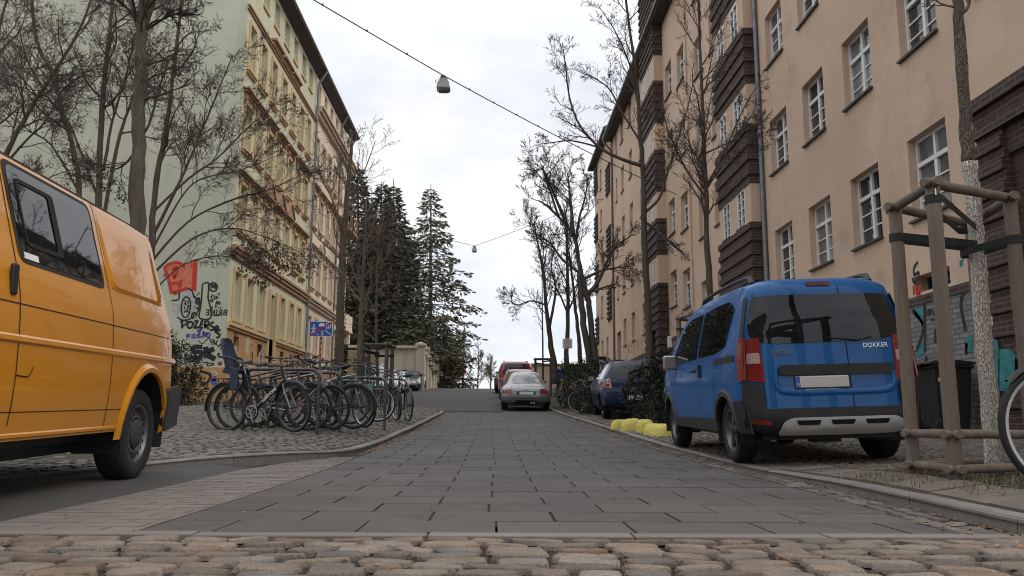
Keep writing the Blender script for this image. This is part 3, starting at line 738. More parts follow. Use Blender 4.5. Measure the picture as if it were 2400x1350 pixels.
# stair bays: bands of corbelled dark brick between plastered window storeys
def stair_bay(x, y0, y1, plasters, ztop, ygr, wins, winrow_h, doorw):
    P = planeX(x, 1); mb = MB(); pm_ = MB()
    ed = sorted([ygr - .3] + [z for p in plasters for z in p] + [ztop])
    # brick zones: with three projecting corbel courses each
    zones = list(zip([ygr - .5] + [p[1] for p in plasters], [p[0] for p in plasters] + [ztop]))
    for q, (a, b) in enumerate(zones):
        n = max(3, int((b - a) / .36)) ; hgt = (b - a) / n
        for k in range(n):
            z0, z1 = a + hgt * k, a + hgt * (k + 1); pr = .05
            for zz0, zz1, o in ((z0, z0 + hgt * .55, .02), (z0 + hgt * .55, z1 - .0, .02 + pr)):
                if q == 0 and zz1 < ygr + 3.0:      # leave the doorway free
                    yd0, yd1 = (y0 + y1) / 2 - doorw / 2, (y0 + y1) / 2 + doorw / 2
                    mb.box2((x - o, y0 - o, zz0), (XR + .3, yd0, zz1)); mb.box2((x - o, yd1, zz0), (XR + .3, y1 + o, zz1))
                else: mb.box2((x - o, y0 - o, zz0), (XR + .3, y1 + o, zz1))
    b = mb.build('stair_bay', M['brick_d'], hr)
    ops = []
    for a, c in plasters:
        for u0, u1 in wins: ops.append((u0, u1, a + .06, a + .06 + winrow_h, .1))
    for a, c in plasters:
        pm_ = MB(); wall_grid(pm_, P, [(y0, y1, a + .001, c - .001)], [o for o in ops if a < o[2] < c])
        for yy in (y0, y1): pm_.add([(x, yy, a + .001), (XR, yy, a + .001), (XR, yy, c - .001), (x, yy, c - .001)], [(0, 1, 2, 3)])
        pm_.build('bay_render', M['ocre_r'], b)
    for o in ops: window(hr, P, *o[:4], .045, 'grid', sill=.02, pane=rnd.choice((M['pane_m'], M['pane_c'], M['pane_d'])))
    dm = MB(); yd0, yd1 = (y0 + y1) / 2 - doorw / 2, (y0 + y1) / 2 + doorw / 2
    dm.box2((XR - .12, yd0, ygr - .5), (XR - .05, yd1, ygr + 3.1))
    for k in (.28, .72):
        for zz in (.5, 1.35, 2.25): dm.box2((XR - .135, yd0 + (yd1 - yd0) * (k - .17), ygr + zz), (XR - .12, yd0 + (yd1 - yd0) * (k + .17), ygr + zz + .62))
    dm.build('door', M['door'], hr)
def x_at(px, py, Y): return atY(px, py, Y).x
xb1 = x_at(1756, 350, 21.8)
stair_bay(xb1, 21.85, 25.0, [(6.1 + .0, 7.25), (9.0, 10.25), (11.95, 13.2), (14.9, 16.1), (17.8, 19.0)], 21.6, g(23.5) + .3, [(22.38, 23.1), (23.85, 24.55)], 1.1, 1.5)
xb2 = x_at(1536, 300, 34.45)
stair_bay(xb2, 34.5, 37.65, [(6.56, 7.82), (9.46, 10.69), (12.65, 13.92), (15.94, 17.2)], 21.9, g(36) + .3, [(35.2, 35.85), (36.72, 37.4)], 1.16, 1.5)
# brick portal at the near end, with a stepped dark recess
mb = MB(); y1 = 11.5; y0 = 8.4; zt = 5.34
for o, zz in ((.16, zt), (.10, zt - .22), (.22, zt - .45)):
    pass
mb.box2((7.2, y0, zt - .2), (XR + .2, y1 + .06, zt)); mb.box2((7.28, y0, zt - .42), (XR + .2, y1 + .02, zt - .202)); mb.box2((7.24, y0, zt - .6), (XR + .2, y1 + .04, zt - .422))
z = -.3; k = 0
while z < zt - .62:
    h = .17; q = .0 if k % 2 else .05
    mb.box2((7.30 - q, y1 - .62, z), (XR + .2, y1 + q * .6, z + h)); z += h; k += 1
mb.box2((7.36, y0, zt - 1.0), (XR + .2, y1 - .622, zt - .602))
b = mb.build('portal', M['brick_d'], hr)
mb = MB(); mb.box2((7.42, y1 - .95, -.3), (XR + .3, y1 - .622, zt - 1.0)); mb.box2((7.5, y0, zt - 1.35), (XR + .3, y1 - .95, zt - 1.0)); mb.box2((7.56, y1 - 1.3, -.3), (XR + .4, y1 - .952, zt - 1.35)); mb.build('recess_brick', M['brick_r'], b)
mb = MB(); mb.box2((7.66, y0, -.3), (7.72, y1 - 1.3, zt - 1.35)); mb.build('door', M['door'], hr)
mb = MB(); p = atX(2306, 602, 7.3); mb.box((7.42, 11.78, p.z - .02), (.30, .26, .32)); mb.build('entrance_lamp', M['white'], hr, bevel=.02)
mb = MB(); mb.box((7.54, 11.85, 2.05), (.03, .34, .62)); pb = mb.build('bell_panel', M['alu'], hr)
mb = MB()
for i in range(3):
    for j in range(5): mb.box((7.522, 11.76 + i * .09, 1.86 + j * .075), (.006, .055, .035))
mb.build('bell_buttons', M['white'], pb)
mb = MB(); mb.box((XR - .1, 35.2 - 1.2, 3.9), (.16, .3, .5)); mb.build('wall_box', M['white'], hr, bevel=.02)
# far end section, a little higher
PE = planeX(7.5, 1)
he = empty('end_house', (7.5, 54, g(54)), 0, 'last peach house of the right row with small brick corner panels, past the brown downpipe', 'house')
op = []
for u1, z0 in ((55.6, 4.6), (55.6, 7.7), (55.6, 10.8), (55.6, 13.9), (55.6, 16.9), (53.2, 4.6)): op.append((u1 - .9, u1, z0, z0 + 1.5, .2))
mb = MB(); wall_grid(mb, PE, [(50.102, 58.4, 1, 19.5)], op); back_box(mb, 7.5, 20, 50.102, 58.4, -1, 19.5, skip=('x0',)); mb.build('wall', M['ocre_r'], he)
for o in op: window(he, PE, *o, 'cross', sill=.02)
mb = MB(); mb.add([(7.0, 49.9, 19.62), (7.0, 58.8, 19.62), (13.8, 56.5, 24), (13.8, 52, 24), (20.4, 49.9, 19.6), (20.4, 58.8, 19.6)], [(0, 1, 2, 3), (3, 2, 5, 4), (1, 5, 2), (0, 3, 4)])
mb.box2((7.0, 49.9, 19.42), (7.7, 58.8, 19.61)); mb.build('roof', M['roof_dark'], he)
def brick_panel(y0, y1, z0, z1):
    mb = MB(); n = int((z1 - z0) / .3)
    for k in range(n):
        h = (z1 - z0) / n; mb.box2((7.47, y0, z0 + k * h), (7.6, y1, z0 + k * h + h * .5)); mb.box2((7.40, y0 - .03, z0 + k * h + h * .5), (7.6, y1 + .03, z0 + (k + 1) * h))
    mb.build('brick_panel', M['brick_d'], he)
for z in (7.0, 11.2, 15.4): brick_panel(50.5, 52.2, z, z + 2.0)
for z in (6.0, 9.8, 13.6, 17.2): brick_panel(56.8, 58.5, z, z + 2.0)

# ================= left side: green house with ochre trim
XL = -9.4; PL = planeX(XL, -1)
def surround(w_, P, u0, u1, v0, v1, m, wd=.13, pr=-.05, head=True, legs=True):
    mb = MB()
    fbox(mb, P, u0 - wd, u0, v0, v1 + wd, pr, -.001); fbox(mb, P, u1, u1 + wd, v0, v1 + wd, pr, -.001); fbox(mb, P, u0, u1, v1, v1 + wd, pr, -.001)
    return mb.build('surround', m, w_)
def cornice(name, par, P, u0, u1, z, h, pr, m):
    mb = MB()
    fbox(mb, P, u0, u1, z - h, z - h * .6, -pr * .45, -.001); fbox(mb, P, u0, u1, z - h * .598, z - h * .25, -pr * .75, -.001); fbox(mb, P, u0, u1, z - h * .248, z, -pr, -.001)
    return mb.build(name, m, par)
def row(house, P, cols, v0, v1, wm, sm, d=.22, style='tall', hood=None, hoodm=None, sillp=.1, sm2=None, pediment=()):
    out = []
    for i, (u0, u1) in enumerate(cols):
        w_ = window(house, P, u0, u1, v0, v1, d, style, fm=wm, pane=rnd.choice((M['pane_m'], M['pane_d'], M['pane_c'])))
        if sm: surround(w_, P, u0, u1, v0, v1, sm)
        if sillp:
            sb = MB(); fbox(sb, P, u0 - .17, u1 + .17, v0 - .16, v0 - .08, -.09, -.001); fbox(sb, P, u0 - .2, u1 + .2, v0 - .078, v0 - .002, -.14, d - .06); sb.build('sill', sm2 or sm or M['orange_trim'], w_)
        if hood:
            z = v1 + hood[0]; hb = MB()
            fbox(hb, P, u0 - .22, u1 + .22, z, z + .10, -.07, -.001); fbox(hb, P, u0 - .28, u1 + .28, z + .102, z + .18, -.14, -.001); fbox(hb, P, u0 - .33, u1 + .33, z + .182, z + .25, -.21, -.001)
            for uu in (u0 - .12, u1 + .12): fbox(hb, P, uu - .05, uu + .05, z - .2, z - .001, -.12, -.001)
            if i in pediment:
                uc = (u0 + u1) / 2; zz = z + .252
                hb.prism([(u0 - .3, zz), (u1 + .3, zz), (uc, zz + .62)], P, -.18, -.002)
                hb.prism([(u0 - .36, zz + .03), (uc, zz + .70), (u1 + .36, zz + .03), (u1 + .3, zz - .001), (uc, zz + .62), (u0 - .3, zz - .001)], P, -.24, -.002)
            hb.build('hood', hoodm or M['brown_trim'], w_)
        out.append(w_)
    return out
hg = empty('green_house', (XL, 34, g(34)), 0, 'yellow green tenement with ochre window surrounds and a plain pale gable covered in graffiti', 'house')
Y0, Y1 = 28.3, 39.9
gc = [(28.72, 29.42), (30.2, 30.9), (31.78, 32.48), (33.42, 34.16), (35.06, 35.72), (36.66, 37.36), (38.14, 38.84)]
HL = 18.3
ops = []
def ocols(cols, v0, v1, d): ops.extend([(a, b, v0, v1, d) for a, b in cols])
gfc = [c for i, c in enumerate(gc) if i != 3]
ocols(gfc, 4.04, 5.82, .22); ocols(gc, 7.36, 9.1, .22); ocols(gc, 10.45, 12.2, .22); ocols(gc, 13.55, 15.38, .22); ocols(gc, 16.98, 18.1, .2)
ops.append((33.42, 34.2, 1.5, 5.75, .3))
cel = [(29.1, 29.7), (32.1, 32.7), (35.5, 36.0), (37.2, 37.7)]
ocols(cel, 2.98, 3.5, .22)
mb = MB(); wall_grid(mb, PL, [(Y0, Y1, 3.87, HL)], [o for o in ops if o[2] > 3.6] + [(33.42, 34.2, 3.0, 5.75, .3)])
mb.build('front_wall', M['green_front'], hg)
mb = MB(); wall_grid(mb, PL, [(Y0, Y1, -.5, 3.868)], [o for o in ops if o[3] < 3.6] + [(33.42, 34.2, 1.5, 3.868, .3)]); mb.add([(XL, Y0, -.5), (-9.0 - 2, Y0, -.5), (-11, Y0, 3.0), (XL, Y0, 3.868)], [(0, 1, 2, 3)]) if False else None
mb.build('base_wall', M['base_l'], hg)
mb = MB(); back_box(mb, -27, XL, Y0, Y1, -1, HL + .3, skip=('x1',)); mb.build('gable_wall', M['green_gable'], hg)
mb = MB(); mb.box2((-26.9, Y0 - .035, -.5), (XL + .0, Y0 - .001, 2.3)); mb.build('gable_base', M['base_l'], hg)
mb = MB()
for a, b in ((Y0 - .02, 33.3), (34.35, Y1)): fbox(mb, PL, a, b, 3.70, 3.80, -.07, -.001); fbox(mb, PL, a, b, 3.802, 3.93, -.13, -.001)
for a, b in ((33.2, 33.4), (34.22, 34.45)): fbox(mb, PL, a, b, 1.4, 5.9, -.08, -.001)
mb.build('ledge', M['orange_trim'], hg)
row(hg, PL, gfc, 4.04, 5.82, M['white'], M['orange_trim'], sillp=.1)
dm = MB(); fbox(dm, PL, 33.44, 34.18, 1.5, 3.6, .24, .29); fbox(dm, PL, 33.44, 34.18, 3.602, 3.72, .2, .29); d_ = dm.build('door', M['white'], hg)
dm = MB(); fbox(dm, PL, 33.58, 34.04, 2.3, 3.45, .225, .238); fbox(dm, PL, 33.5, 34.12, 3.75, 5.7, .26, .29); dm.build('pane', M['pane_d'], d_)
for c in cel: window(hg, PL, *c, 2.98, 3.5, .22, 'x', fm=M['brown_win'], pane=M['pane_d'], name='cellar_window')
cornice('string_course', hg, PL, Y0 - .15, Y1, 6.68, .40, .22, M['brown_trim'])
row(hg, PL, gc, 7.36, 9.1, M['white'], M['orange_trim'], hood=(.2,), pediment=(2, 3, 4))
row(hg, PL, gc, 10.45, 12.2, M['white'], M['orange_trim'], hood=(.28,))
row(hg, PL, gc, 13.55, 15.38, M['white'], M['orange_trim'])
mb = MB(); fbox(mb, PL, Y0 - .06, Y1, 15.78, 15.88, -.06, -.001); fbox(mb, PL, Y0 - .08, Y1, 15.882, 15.96, -.11, -.001)
for c in gc[2:5]:
    fbox(mb, PL, c[0] - .3, c[1] + .3, 15.962, 16.1, -.14, -.001); fbox(mb, PL, c[0] - .36, c[1] + .36, 16.102, 16.2, -.24, -.001)
mb.build('string_course', M['brown_trim'], hg)
for c in gc:
    w_ = window(hg, PL, *c, 16.98, 18.1, .2, 'tall', pane=M['pane_d']); sb = MB(); fbox(sb, PL, c[0] - .1, c[1] + .1, 16.88, 16.978, -.06, .1); fbox(sb, PL, c[1] + .002, c[1] + .1, 16.98, 18.1, -.012, -.001); sb.build('surround', M['orange_trim'], w_)
def left_roof(par, y0, y1, z, xe=-8.95, over0=.0):
    mb = MB(); mb.add([(xe, y0 - over0, z), (xe, y1, z), (-18, y1, z + 4.2), (-18, y0 - over0, z + 4.2), (-27.3, y1, z), (-27.3, y0 - over0, z)], [(0, 1, 2, 3), (3, 2, 4, 5)])
    mb.add([(xe, y0 - over0, z), (xe, y1, z), (xe, y1, z - .1), (xe, y0 - over0, z - .1), (XL + .02, y1, z - .35), (XL + .02, y0 - over0, z - .35)], [(0, 1, 2, 3), (3, 2, 4, 5)])
    mb.add([(XL - .01, y0, z - .3), (-18, y0, z + 4.15), (-27, y0, z - .02)], [(0, 1, 2)]); mb.add([(XL - .01, y1 - .02, z - .3), (-18, y1 - .02, z + 4.15), (-27, y1 - .02, z - .02)], [(0, 1, 2)])
    r = mb.build('roof', M['roof_dark'], par)
    mb = MB(); mb.tube([(xe + .04, y0 - over0, z - .02), (xe + .04, y1, z - .02)], .08, 10); mb.build('gutter', M['zinc_b'], par, smooth=40)
left_roof(hg, Y0, Y1, HL + .32, over0=.2)
downpipe(hg, XL + .12, 39.75, 1.6, HL + .3, .06, M['zinc'], .36, 1)
# ---- cream house
hc = empty('cream_house', (XL, 45, g(45)), 0, 'cream and dusty pink tenement with brown windows, beyond the green house', 'house')
YC = 50.2
cc = [(40.25, 40.95), (41.85, 42.55), (43.45, 44.15), (45.05, 45.75), (46.75, 47.5), (48.65, 49.35)]
ops = []
for v0, v1 in ((3.92, 5.72), (7.25, 8.95), (10.4, 12.1), (13.5, 15.15), (16.92, 18.1)): ocols(cc, v0, v1, .25)
mb = MB(); wall_grid(mb, PL, [(Y1 + .002, YC, -.2, HL)], ops); back_box(mb, -27, XL, Y1 + .002, YC, -1, HL + .2, skip=('x1',)); mb.build('wall', M['cream_front'], hc)
mb = MB(); fbox(mb, PL, Y1 + .01, YC, -.2, 3.2, -.04, -.001); mb.build('base_wall', M['base_l'], hc)
row(hc, PL, cc, 3.92, 5.72, M['brown_win'], M['pink_trim'], d=.25, sm2=M['pink_trim'])
cornice('string_course', hc, PL, Y1 + .01, YC + .1, 6.62, .4, .28, M['pink_trim'])
row(hc, PL, cc, 7.25, 8.95, M['brown_win'], M['pink_trim'], d=.25, hood=(.2,), hoodm=M['pink_trim'], sm2=M['pink_trim'], pediment=(1,))
row(hc, PL, cc, 10.4, 12.1, M['brown_win'], M['pink_trim'], d=.25, hood=(.2,), hoodm=M['brown_trim'], sm2=M['pink_trim'])
row(hc, PL, cc, 13.5, 15.15, M['brown_win'], M['pink_trim'], d=.25, sm2=M['pink_trim'])
cornice('string_course', hc, PL, Y1 + .01, YC + .15, 16.7, .5, .42, M['pink_trim'])
row(hc, PL, cc, 16.92, 18.1, M['brown_win'], None, d=.25, sillp=0)
left_roof(hc, Y1 + .25, YC + .1, HL + .42, xe=-9.0)
downpipe(hc, XL + .12, 46.15, 2.2, HL + .4, .055, M['zinc_b'], .3, 1)
mb = MB(); mb.box2((-9.6, 47.8, 5.9), (-8.9, YC + .2, 6.05)); mb.box2((-9.0, 47.85, 6.05), (-8.92, YC + .15, 6.9)); mb.box2((-9.3, 49.8, 5.2), (-9.0, 50.15, 5.9))
mb.build('balcony', M['cream_front'], hc)
mb = MB(); mb.box2((-9.6, 47.8, 12.0), (-8.8, YC + .5, 12.15))
for k in range(12): mb.tube([(-8.85, 47.9 + k * .25, 12.15), (-8.85, 47.9 + k * .25, 13.1)], .015, 5)
mb.tube([(-8.85, 47.9, 13.1), (-8.85, 50.7, 13.1)], .025, 6); mb.build('balcony', M['brown_trim'], hc)
# unseen house added behind the viewpoint: darkens car reflections and the foreground
ho = empty('backdrop_house', (0, -18, 0), 0, 'unseen dark tenement added behind the viewpoint to darken the car reflections', 'house')
PO = planeY(-18, -1); ops = [(x, x + 1.1, z, z + 1.7, .2) for x in range(-22, 3, 3) for z in (1.2, 4.4, 7.6, 10.8)]
mb = MB(); wall_grid(mb, PO, [(-26, 3.2, -.1, 14)], ops); back_box(mb, -26, 3.2, -30, -18, 0, 14, skip=('y1',)); mb.build('wall', M['brown_trim'], ho)
for o in ops: window(ho, PO, *o, 'plain', fm=M['brown_win'])
mb = MB(); mb.add([(-26.4, -17.6, 14), (3.6, -17.6, 14), (3.6, -24, 18), (-26.4, -24, 18), (3.6, -30.4, 14), (-26.4, -30.4, 14)], [(0, 1, 2, 3), (3, 2, 4, 5)]); mb.build('roof', M['roof_dark'], ho)
for r_ in (hr, he, hg, hc, ho): par_fix(r_)
# ------------------------------------------------------------------ vehicles
def clip_grid(poly, step=.1, du=None):
    """triangulated + gridded fill of a 2D polygon -> bmesh in the XY plane"""
    bm = bmesh.new(); vs = [bm.verts.new((u, v, 0)) for u, v in poly]; bm.faces.new(vs)
    bmesh.ops.triangulate(bm, faces=bm.faces)
    for i, ax in ((0, (1, 0, 0)), (1, (0, 1, 0))):
        lo, hi = min(p[i] for p in poly), max(p[i] for p in poly); n = int((hi - lo) / step) + 1
        for k in range(1, n):
            co = [0, 0, 0]; co[i] = lo + (hi - lo) * k / n
            bmesh.ops.bisect_plane(bm, geom=bm.verts[:] + bm.edges[:] + bm.faces[:], plane_co=co, plane_no=ax)
    bmesh.ops.remove_doubles(bm, verts=bm.verts, dist=1e-5)
    bm.verts.ensure_lookup_table(); bm.verts.index_update()
    V = [(v.co.x, v.co.y) for v in bm.verts]; Fc = [tuple(v.index for v in f.verts) for f in bm.faces]; bm.free()
    return V, Fc
def rpoly(pts, r=.05, n=4):
    out = []; m = len(pts)
    for i in range(m):
        p, a, b = Vector(pts[i]), Vector(pts[i - 1]), Vector(pts[(i + 1) % m])
        da, db = (a - p), (b - p); k = min(r, da.length * .45, db.length * .45); q, s = p + da.normalized() * k, p + db.normalized() * k
        for j in range(n + 1):
            t = j / n; w_ = q * (1 - t) ** 2 + p * 2 * t * (1 - t) + s * t * t; out.append((w_.x, w_.y))
    return out
class Car:
    def __init__(c, name, label, cat, prof, wt, tt, arches, zs, paintm, R=.07, pw=6):
        c.root = empty(name, label=label, cat=cat); c.wt, c.tt, c.R, c.pw = wt, tt, R, pw; c.paint = paintm; c.L = max(p[0] for p in prof)
        top = [(p.x, p.y) for p in catmull([(a, b, 0) for a, b in prof], 5)]
        c.top = top
        bot = []; y = top[-1][0]
        for yc, r, zc in sorted(arches, reverse=True):
            h = math.sqrt(max(0, r * r - (zs - zc) ** 2)); a0 = math.asin((zs - zc) / r)
            for k in range(15):
                an = a0 + (PI - 2 * a0) * k / 14; bot.append((yc + r * math.cos(an), zc + r * math.sin(an)))
        c.arches = arches; c.zs = zs
        n = len(top); nr = []
        for i in range(n):
            a, b = Vector(top[max(i - 1, 0)]), Vector(top[min(i + 1, n - 1)]); d = (b - a).normalized(); nr.append(Vector((-d.y, d.x)))
        c.nr = nr
        # strip over the top, with rounded shoulders
        A = [-1, -.985, -.955, -.91, -.84, -.72, -.5, -.25, 0, .25, .5, .72, .84, .91, .955, .985, 1]
        mb = MB(); vs = []
        for i in range(n):
            for a in A:
                q = Vector(top[i]) - nr[i] * R * abs(a) ** pw; vs.append((a * c.W(*q), q.x, q.y))
        m = len(A); mb.add(vs, [(i * m + j, i * m + j + 1, (i + 1) * m + j + 1, (i + 1) * m + j) for i in range(n - 1) for j in range(m - 1)])
        side = [tuple(Vector(top[i]) - nr[i] * R) for i in range(n)] + bot
        for i in range(len(side)):
            u, v = side[i]
        V, Fc = clip_grid(side, .09)
        for s in (-1, 1): mb.add([(s * c.W(u, v), u, v) for u, v in V], Fc if s > 0 else [f[::-1] for f in Fc])
        bm = bmesh.new(); me = bpy.data.meshes.new('body'); me.from_pydata(mb.v, [], mb.f); bm.from_mesh(me)
        bmesh.ops.remove_doubles(bm, verts=bm.verts, dist=.0004); bmesh.ops.recalc_face_normals(bm, faces=bm.faces); bm.to_mesh(me); bm.free()
        c.body = link('body', me, paintm, c.root); smooth_angle(me, 38)
        ub = MB(); w0 = c.W(1.5, zs) - .03; ub.box2((-w0 + .15, .18, zs - .06), (w0 - .15, c.L - .2, zs + .25))
        for yc, r, zc in arches:
            for s in (-1, 1):
                w1 = c.W(yc, zc + r * .7) - .012; o = []; K = 13
                for k in range(K):
                    an = -.35 + (PI + .7) * k / (K - 1)
                    for x in (w1, w1 - .32): o.append((s * x, yc + (r - .002) * math.cos(an), zc + (r - .002) * math.sin(an)))
                ub.add(o, [(2 * k, 2 * k + 1, 2 * k + 3, 2 * k + 2) for k in range(K - 1)] + [tuple(2 * k + 1 for k in range(K))])
        ub.build('underbody', M['black'], c.root, fix=False)
    def W(c, y, z): return spline_tab(c.tt, y) * spline_tab(c.wt, z)
    def yz(c, z, front=False):
        T = list(zip(c.top, c.nr)); T = T[::-1] if front else T
        for (p, n), (q, m) in zip(T, T[1:]):
            if p[1] <= z <= q[1] and q[1] > p[1]:
                t = (z - p[1]) / (q[1] - p[1]); return p[0] + (q[0] - p[0]) * t, n.lerp(m, t)
        return T[0][0][0], T[0][1]
    SPLIT = {'side_window', 'window_glass', 'sliding_pane_frame', 'headlamp', 'rear_lamp', 'reflector', 'wheel_arch', 'sliding_rail', 'window_pillar', 'fuel_flap_seam', 'panel_edge', 'wheel_arch_cladding', 'belt_moulding'}
    def put(c, name, mat, mb, par=None, smooth=35):
        if name in c.SPLIT:
            out = None
            for s in (1, -1):
                h = MB(); ix = {}
                for f, a in zip(mb.f, mb.a):
                    if mb.v[f[0]][0] * s > 0:
                        g_ = []
                        for i in f:
                            if i not in ix: ix[i] = len(h.v); h.v.append(mb.v[i])
                            g_.append(ix[i])
                        h.f.append(tuple(g_)); h.a.append(a)
                if h.f:
                    pr = par
                    if isinstance(par, dict): pr = par[s]
                    o = h.build(name, mat, pr or c.root, smooth=smooth, fix=False); out = out or {}; out[s] = o
            return out
        if isinstance(par, dict): par = par[min(par)]
        return mb.build(name, mat, par or c.root, smooth=smooth, fix=False)
    def side(c, poly, eps=.004, sides=(-1, 1), step=.12, mb=None, edge=.0):
        mb = mb or MB(); V, Fc = clip_grid(poly, step); n = len(poly)
        area = sum(poly[i][0] * poly[(i + 1) % n][1] - poly[(i + 1) % n][0] * poly[i][1] for i in range(n))
        for s in sides:
            F2 = [f[::-1] for f in Fc] if s < 0 else Fc
            mb.add([(s * (c.W(u, v) + eps), u, v) for u, v in V], F2)
            if eps > .006:
                o = [(s * (c.W(u, v) + e), u, v) for u, v in poly for e in (eps, -.003)]
                mb.add(o, [(2 * i, 2 * i + 1, (2 * i + 3) % (2 * n), (2 * i + 2) % (2 * n)) for i in range(n)])
        return mb
    def endpt(c, x, z, eps, front=False):
        y, n = c.yz(z, front); a = min(1, abs(x) / max(.05, c.W(y, z))); k = c.R * a ** c.pw
        sx = c.R * c.pw * a ** (c.pw - 1) / max(.05, c.W(y, z)) * (1 if x > 0 else -1); nv = Vector((sx, n.x, n.y)).normalized()
        return (x + nv.x * eps, y - n.x * k + nv.y * eps, z - n.y * k + nv.z * eps)
    def end(c, poly, eps=.004, front=False, step=.07, mb=None, mirror=False):
        mb = mb or MB()
        for s in ((1, -1) if mirror else (1,)):
            pl = [(s * u, v) for u, v in poly]; V, Fc = clip_grid(pl, step); n = len(pl)
            mb.add([c.endpt(u, v, eps, front) for u, v in V], Fc)
            if eps > .006:
                o = [c.endpt(u, v, e, front) for u, v in pl for e in (eps, -.004)]
                mb.add(o, [(2 * i, 2 * i + 1, (2 * i + 3) % (2 * n), (2 * i + 2) % (2 * n)) for i in range(n)])
        return mb
    def seam_side(c, pts, w=.006, mb=None, sides=(-1, 1)):
        mb = mb or MB(); pts = catmull([(a, b, 0) for a, b in pts], 4) if len(pts) > 2 else [Vector((*pts[0], 0)).lerp(Vector((*pts[1], 0)), k / 8) for k in range(9)]
        for s in sides:
            for p, q in zip(pts, pts[1:]):
                d = (q - p).normalized(); n = Vector((-d.y, d.x, 0)) * w / 2; o = [p + n, q + n, q - n, p - n]
                mb.add([(s * (c.W(a.x, a.y) + .0022), a.x, a.y) for a in o], [(0, 1, 2, 3)])
        return mb
    def seam_end(c, pts, w=.006, mb=None, front=False):
        mb = mb or MB(); P = []
        for a, b in zip(pts, pts[1:]):
            for k in range(8): P.append(Vector((*a, 0)).lerp(Vector((*b, 0)), k / 8))
        P.append(Vector((*pts[-1], 0)))
        for p, q in zip(P, P[1:]):
            d = (q - p).normalized(); n = Vector((-d.y, d.x, 0)) * w / 2; mb.add([c.endpt(a.x, a.y, .0025, front) for a in (p + n, q + n, q - n, p - n)], [(0, 1, 2, 3)])
        return mb
    def wheel(c, yc, r, rim_r, style, w=.2, steer=0, inset=.02):
        for s in (-1, 1):
            x = s * (c.W(yc, r) - w / 2 - inset); e = bpy.data.objects.new('wheel', None); COL.objects.link(e); e.parent = c.root; e.location = (x, yc, r); e.rotation_euler = (0, s * PI / 2, steer if s > 0 else steer)
            mb = MB(); h = w / 2
            mb.lathe([(rim_r, -h * .85), (rim_r + .02, -h), (r - .03, -h), (r - .006, -h * .8), (r, -h * .5), (r, h * .5), (r - .006, h * .8), (r - .03, h), (rim_r + .02, h), (rim_r, h * .85)], 40)
            mb.build('tyre', M['rubber'], e, smooth=40)
            mb = MB(); mb.lathe([(rim_r, -h), (rim_r + .004, h * .9), (rim_r - .012, h * .88), (rim_r - .03, h * .4), (rim_r - .05, h * .3)], 40)
            if style == 'steel':
                mb.lathe([(rim_r - .03, h * .42), (rim_r - .045, h * .66), (rim_r * .58, h * .75), (rim_r * .5, h * .5), (.001, h * .5)], 40)
                rm = mb.build('rim', M['alloy'], e, smooth=40)
                hb = MB()
                for k in range(16):
                    an = 2 * PI * k / 16; R_ = rim_r * .74; cx, cy = R_ * math.cos(an), R_ * math.sin(an)
                    hb.lathe([(.001, h * .735), (.016, h * .733)], 10, c=(cx, cy, .004))
                hb.build('vent_holes', M['gap'], rm)
                hb = MB(); hb.lathe([(rim_r * .5, h * .52), (rim_r * .5, h * .8), (rim_r * .44, h * .92), (rim_r * .2, h * .98), (.001, h * .98)], 28); hb.build('hub_cap', M['dkgrey'], rm, smooth=40)
            else:
                mb.lathe([(.001, h * .68), (.05, h * .66), (.06, h * .45)], 20)
                ns = {'five': 5, 'six': 6, 'star': 5, 'seven': 7}[style]
                for k in range(ns):
                    an = 2 * PI * k / ns
                    for da in ((-.17, .17) if style in ('star',) else (0,)):
                        a2 = an + da; p = Vector((math.cos(an) * .04, math.sin(an) * .04, h * .58)); q = Vector((math.cos(a2) * (rim_r - .008), math.sin(a2) * (rim_r - .008), h * .55)); mb.bar(p, q, .035 if style == 'star' else .06, .025)
                mb.build('rim', M['alloy'], e, smooth=40)
                hb = MB(); hb.lathe([(rim_r - .02, -h * .2), (.001, -h * .2)], 24); hb.build('brake_disc', M['black'], e)
    def mirror(c, y, z, mat, w=.2, h=.15):
        for s in (-1, 1):
            x = s * (c.W(y, z) + .03 + w * .3); mb = MB(); mb.box((x, y, z), (w, .1, h)); mb.box((x - s * (w * .45), y + .02, z - .03), (.1, .05, .05)); m = mb.build('mirror', mat, c.root, bevel=.03)
            g_ = MB(); g_.box((x, y - .052, z), (w * .84, .004, h * .8)); g_.build('mirror_glass', M['pane_c'], m)
    def handle(c, y, z, L=.16, h=.03, mat=None, vertical=False):
        for s in (-1, 1):
            x = s * (c.W(y, z) + .012); mb = MB(); mb.box((x, y, z), (.03, h if vertical else L, L if vertical else h)); mb.build('door_handle', mat or M['black'], c.root, bevel=.012)
    def plate(c, x, z, w=.52, h=.11, front=False, d=True):
        p = Vector(c.endpt(x, z, .012, front)); s = 1 if front else -1; _, n = c.yz(z, front); nn = Vector((0, n.x, n.y)).normalized() if abs(n.y) < .35 else Vector((0, s, 0))
        up = Vector((0, 0, 1)); rx = up.cross(nn).normalized(); up = nn.cross(rx); R3 = Matrix((rx, up, nn)).transposed()
        def b(cx, cy, cz, sx, sy, sz): 
            mb = MB(); mb.box(p + R3 @ Vector((cx, cy, cz)), (sx, sy, sz), M=R3); return mb
        r_ = b(0, 0, -.004, w + .015, h + .015, .012).build('number_plate', M['black'], c.root)
        b(0, 0, .003, w - .006, h - .004, .003).build('plate_rim', M['plate_edge'], r_)
        b(.022, -.002, .0055, w - .062, h - .022, .002).build('plate_panel', M['plate'], r_)
        b(-w / 2 + .024, 0, .0055, .04, h - .008, .002).build('plate_band', M['blue_eu'], r_)
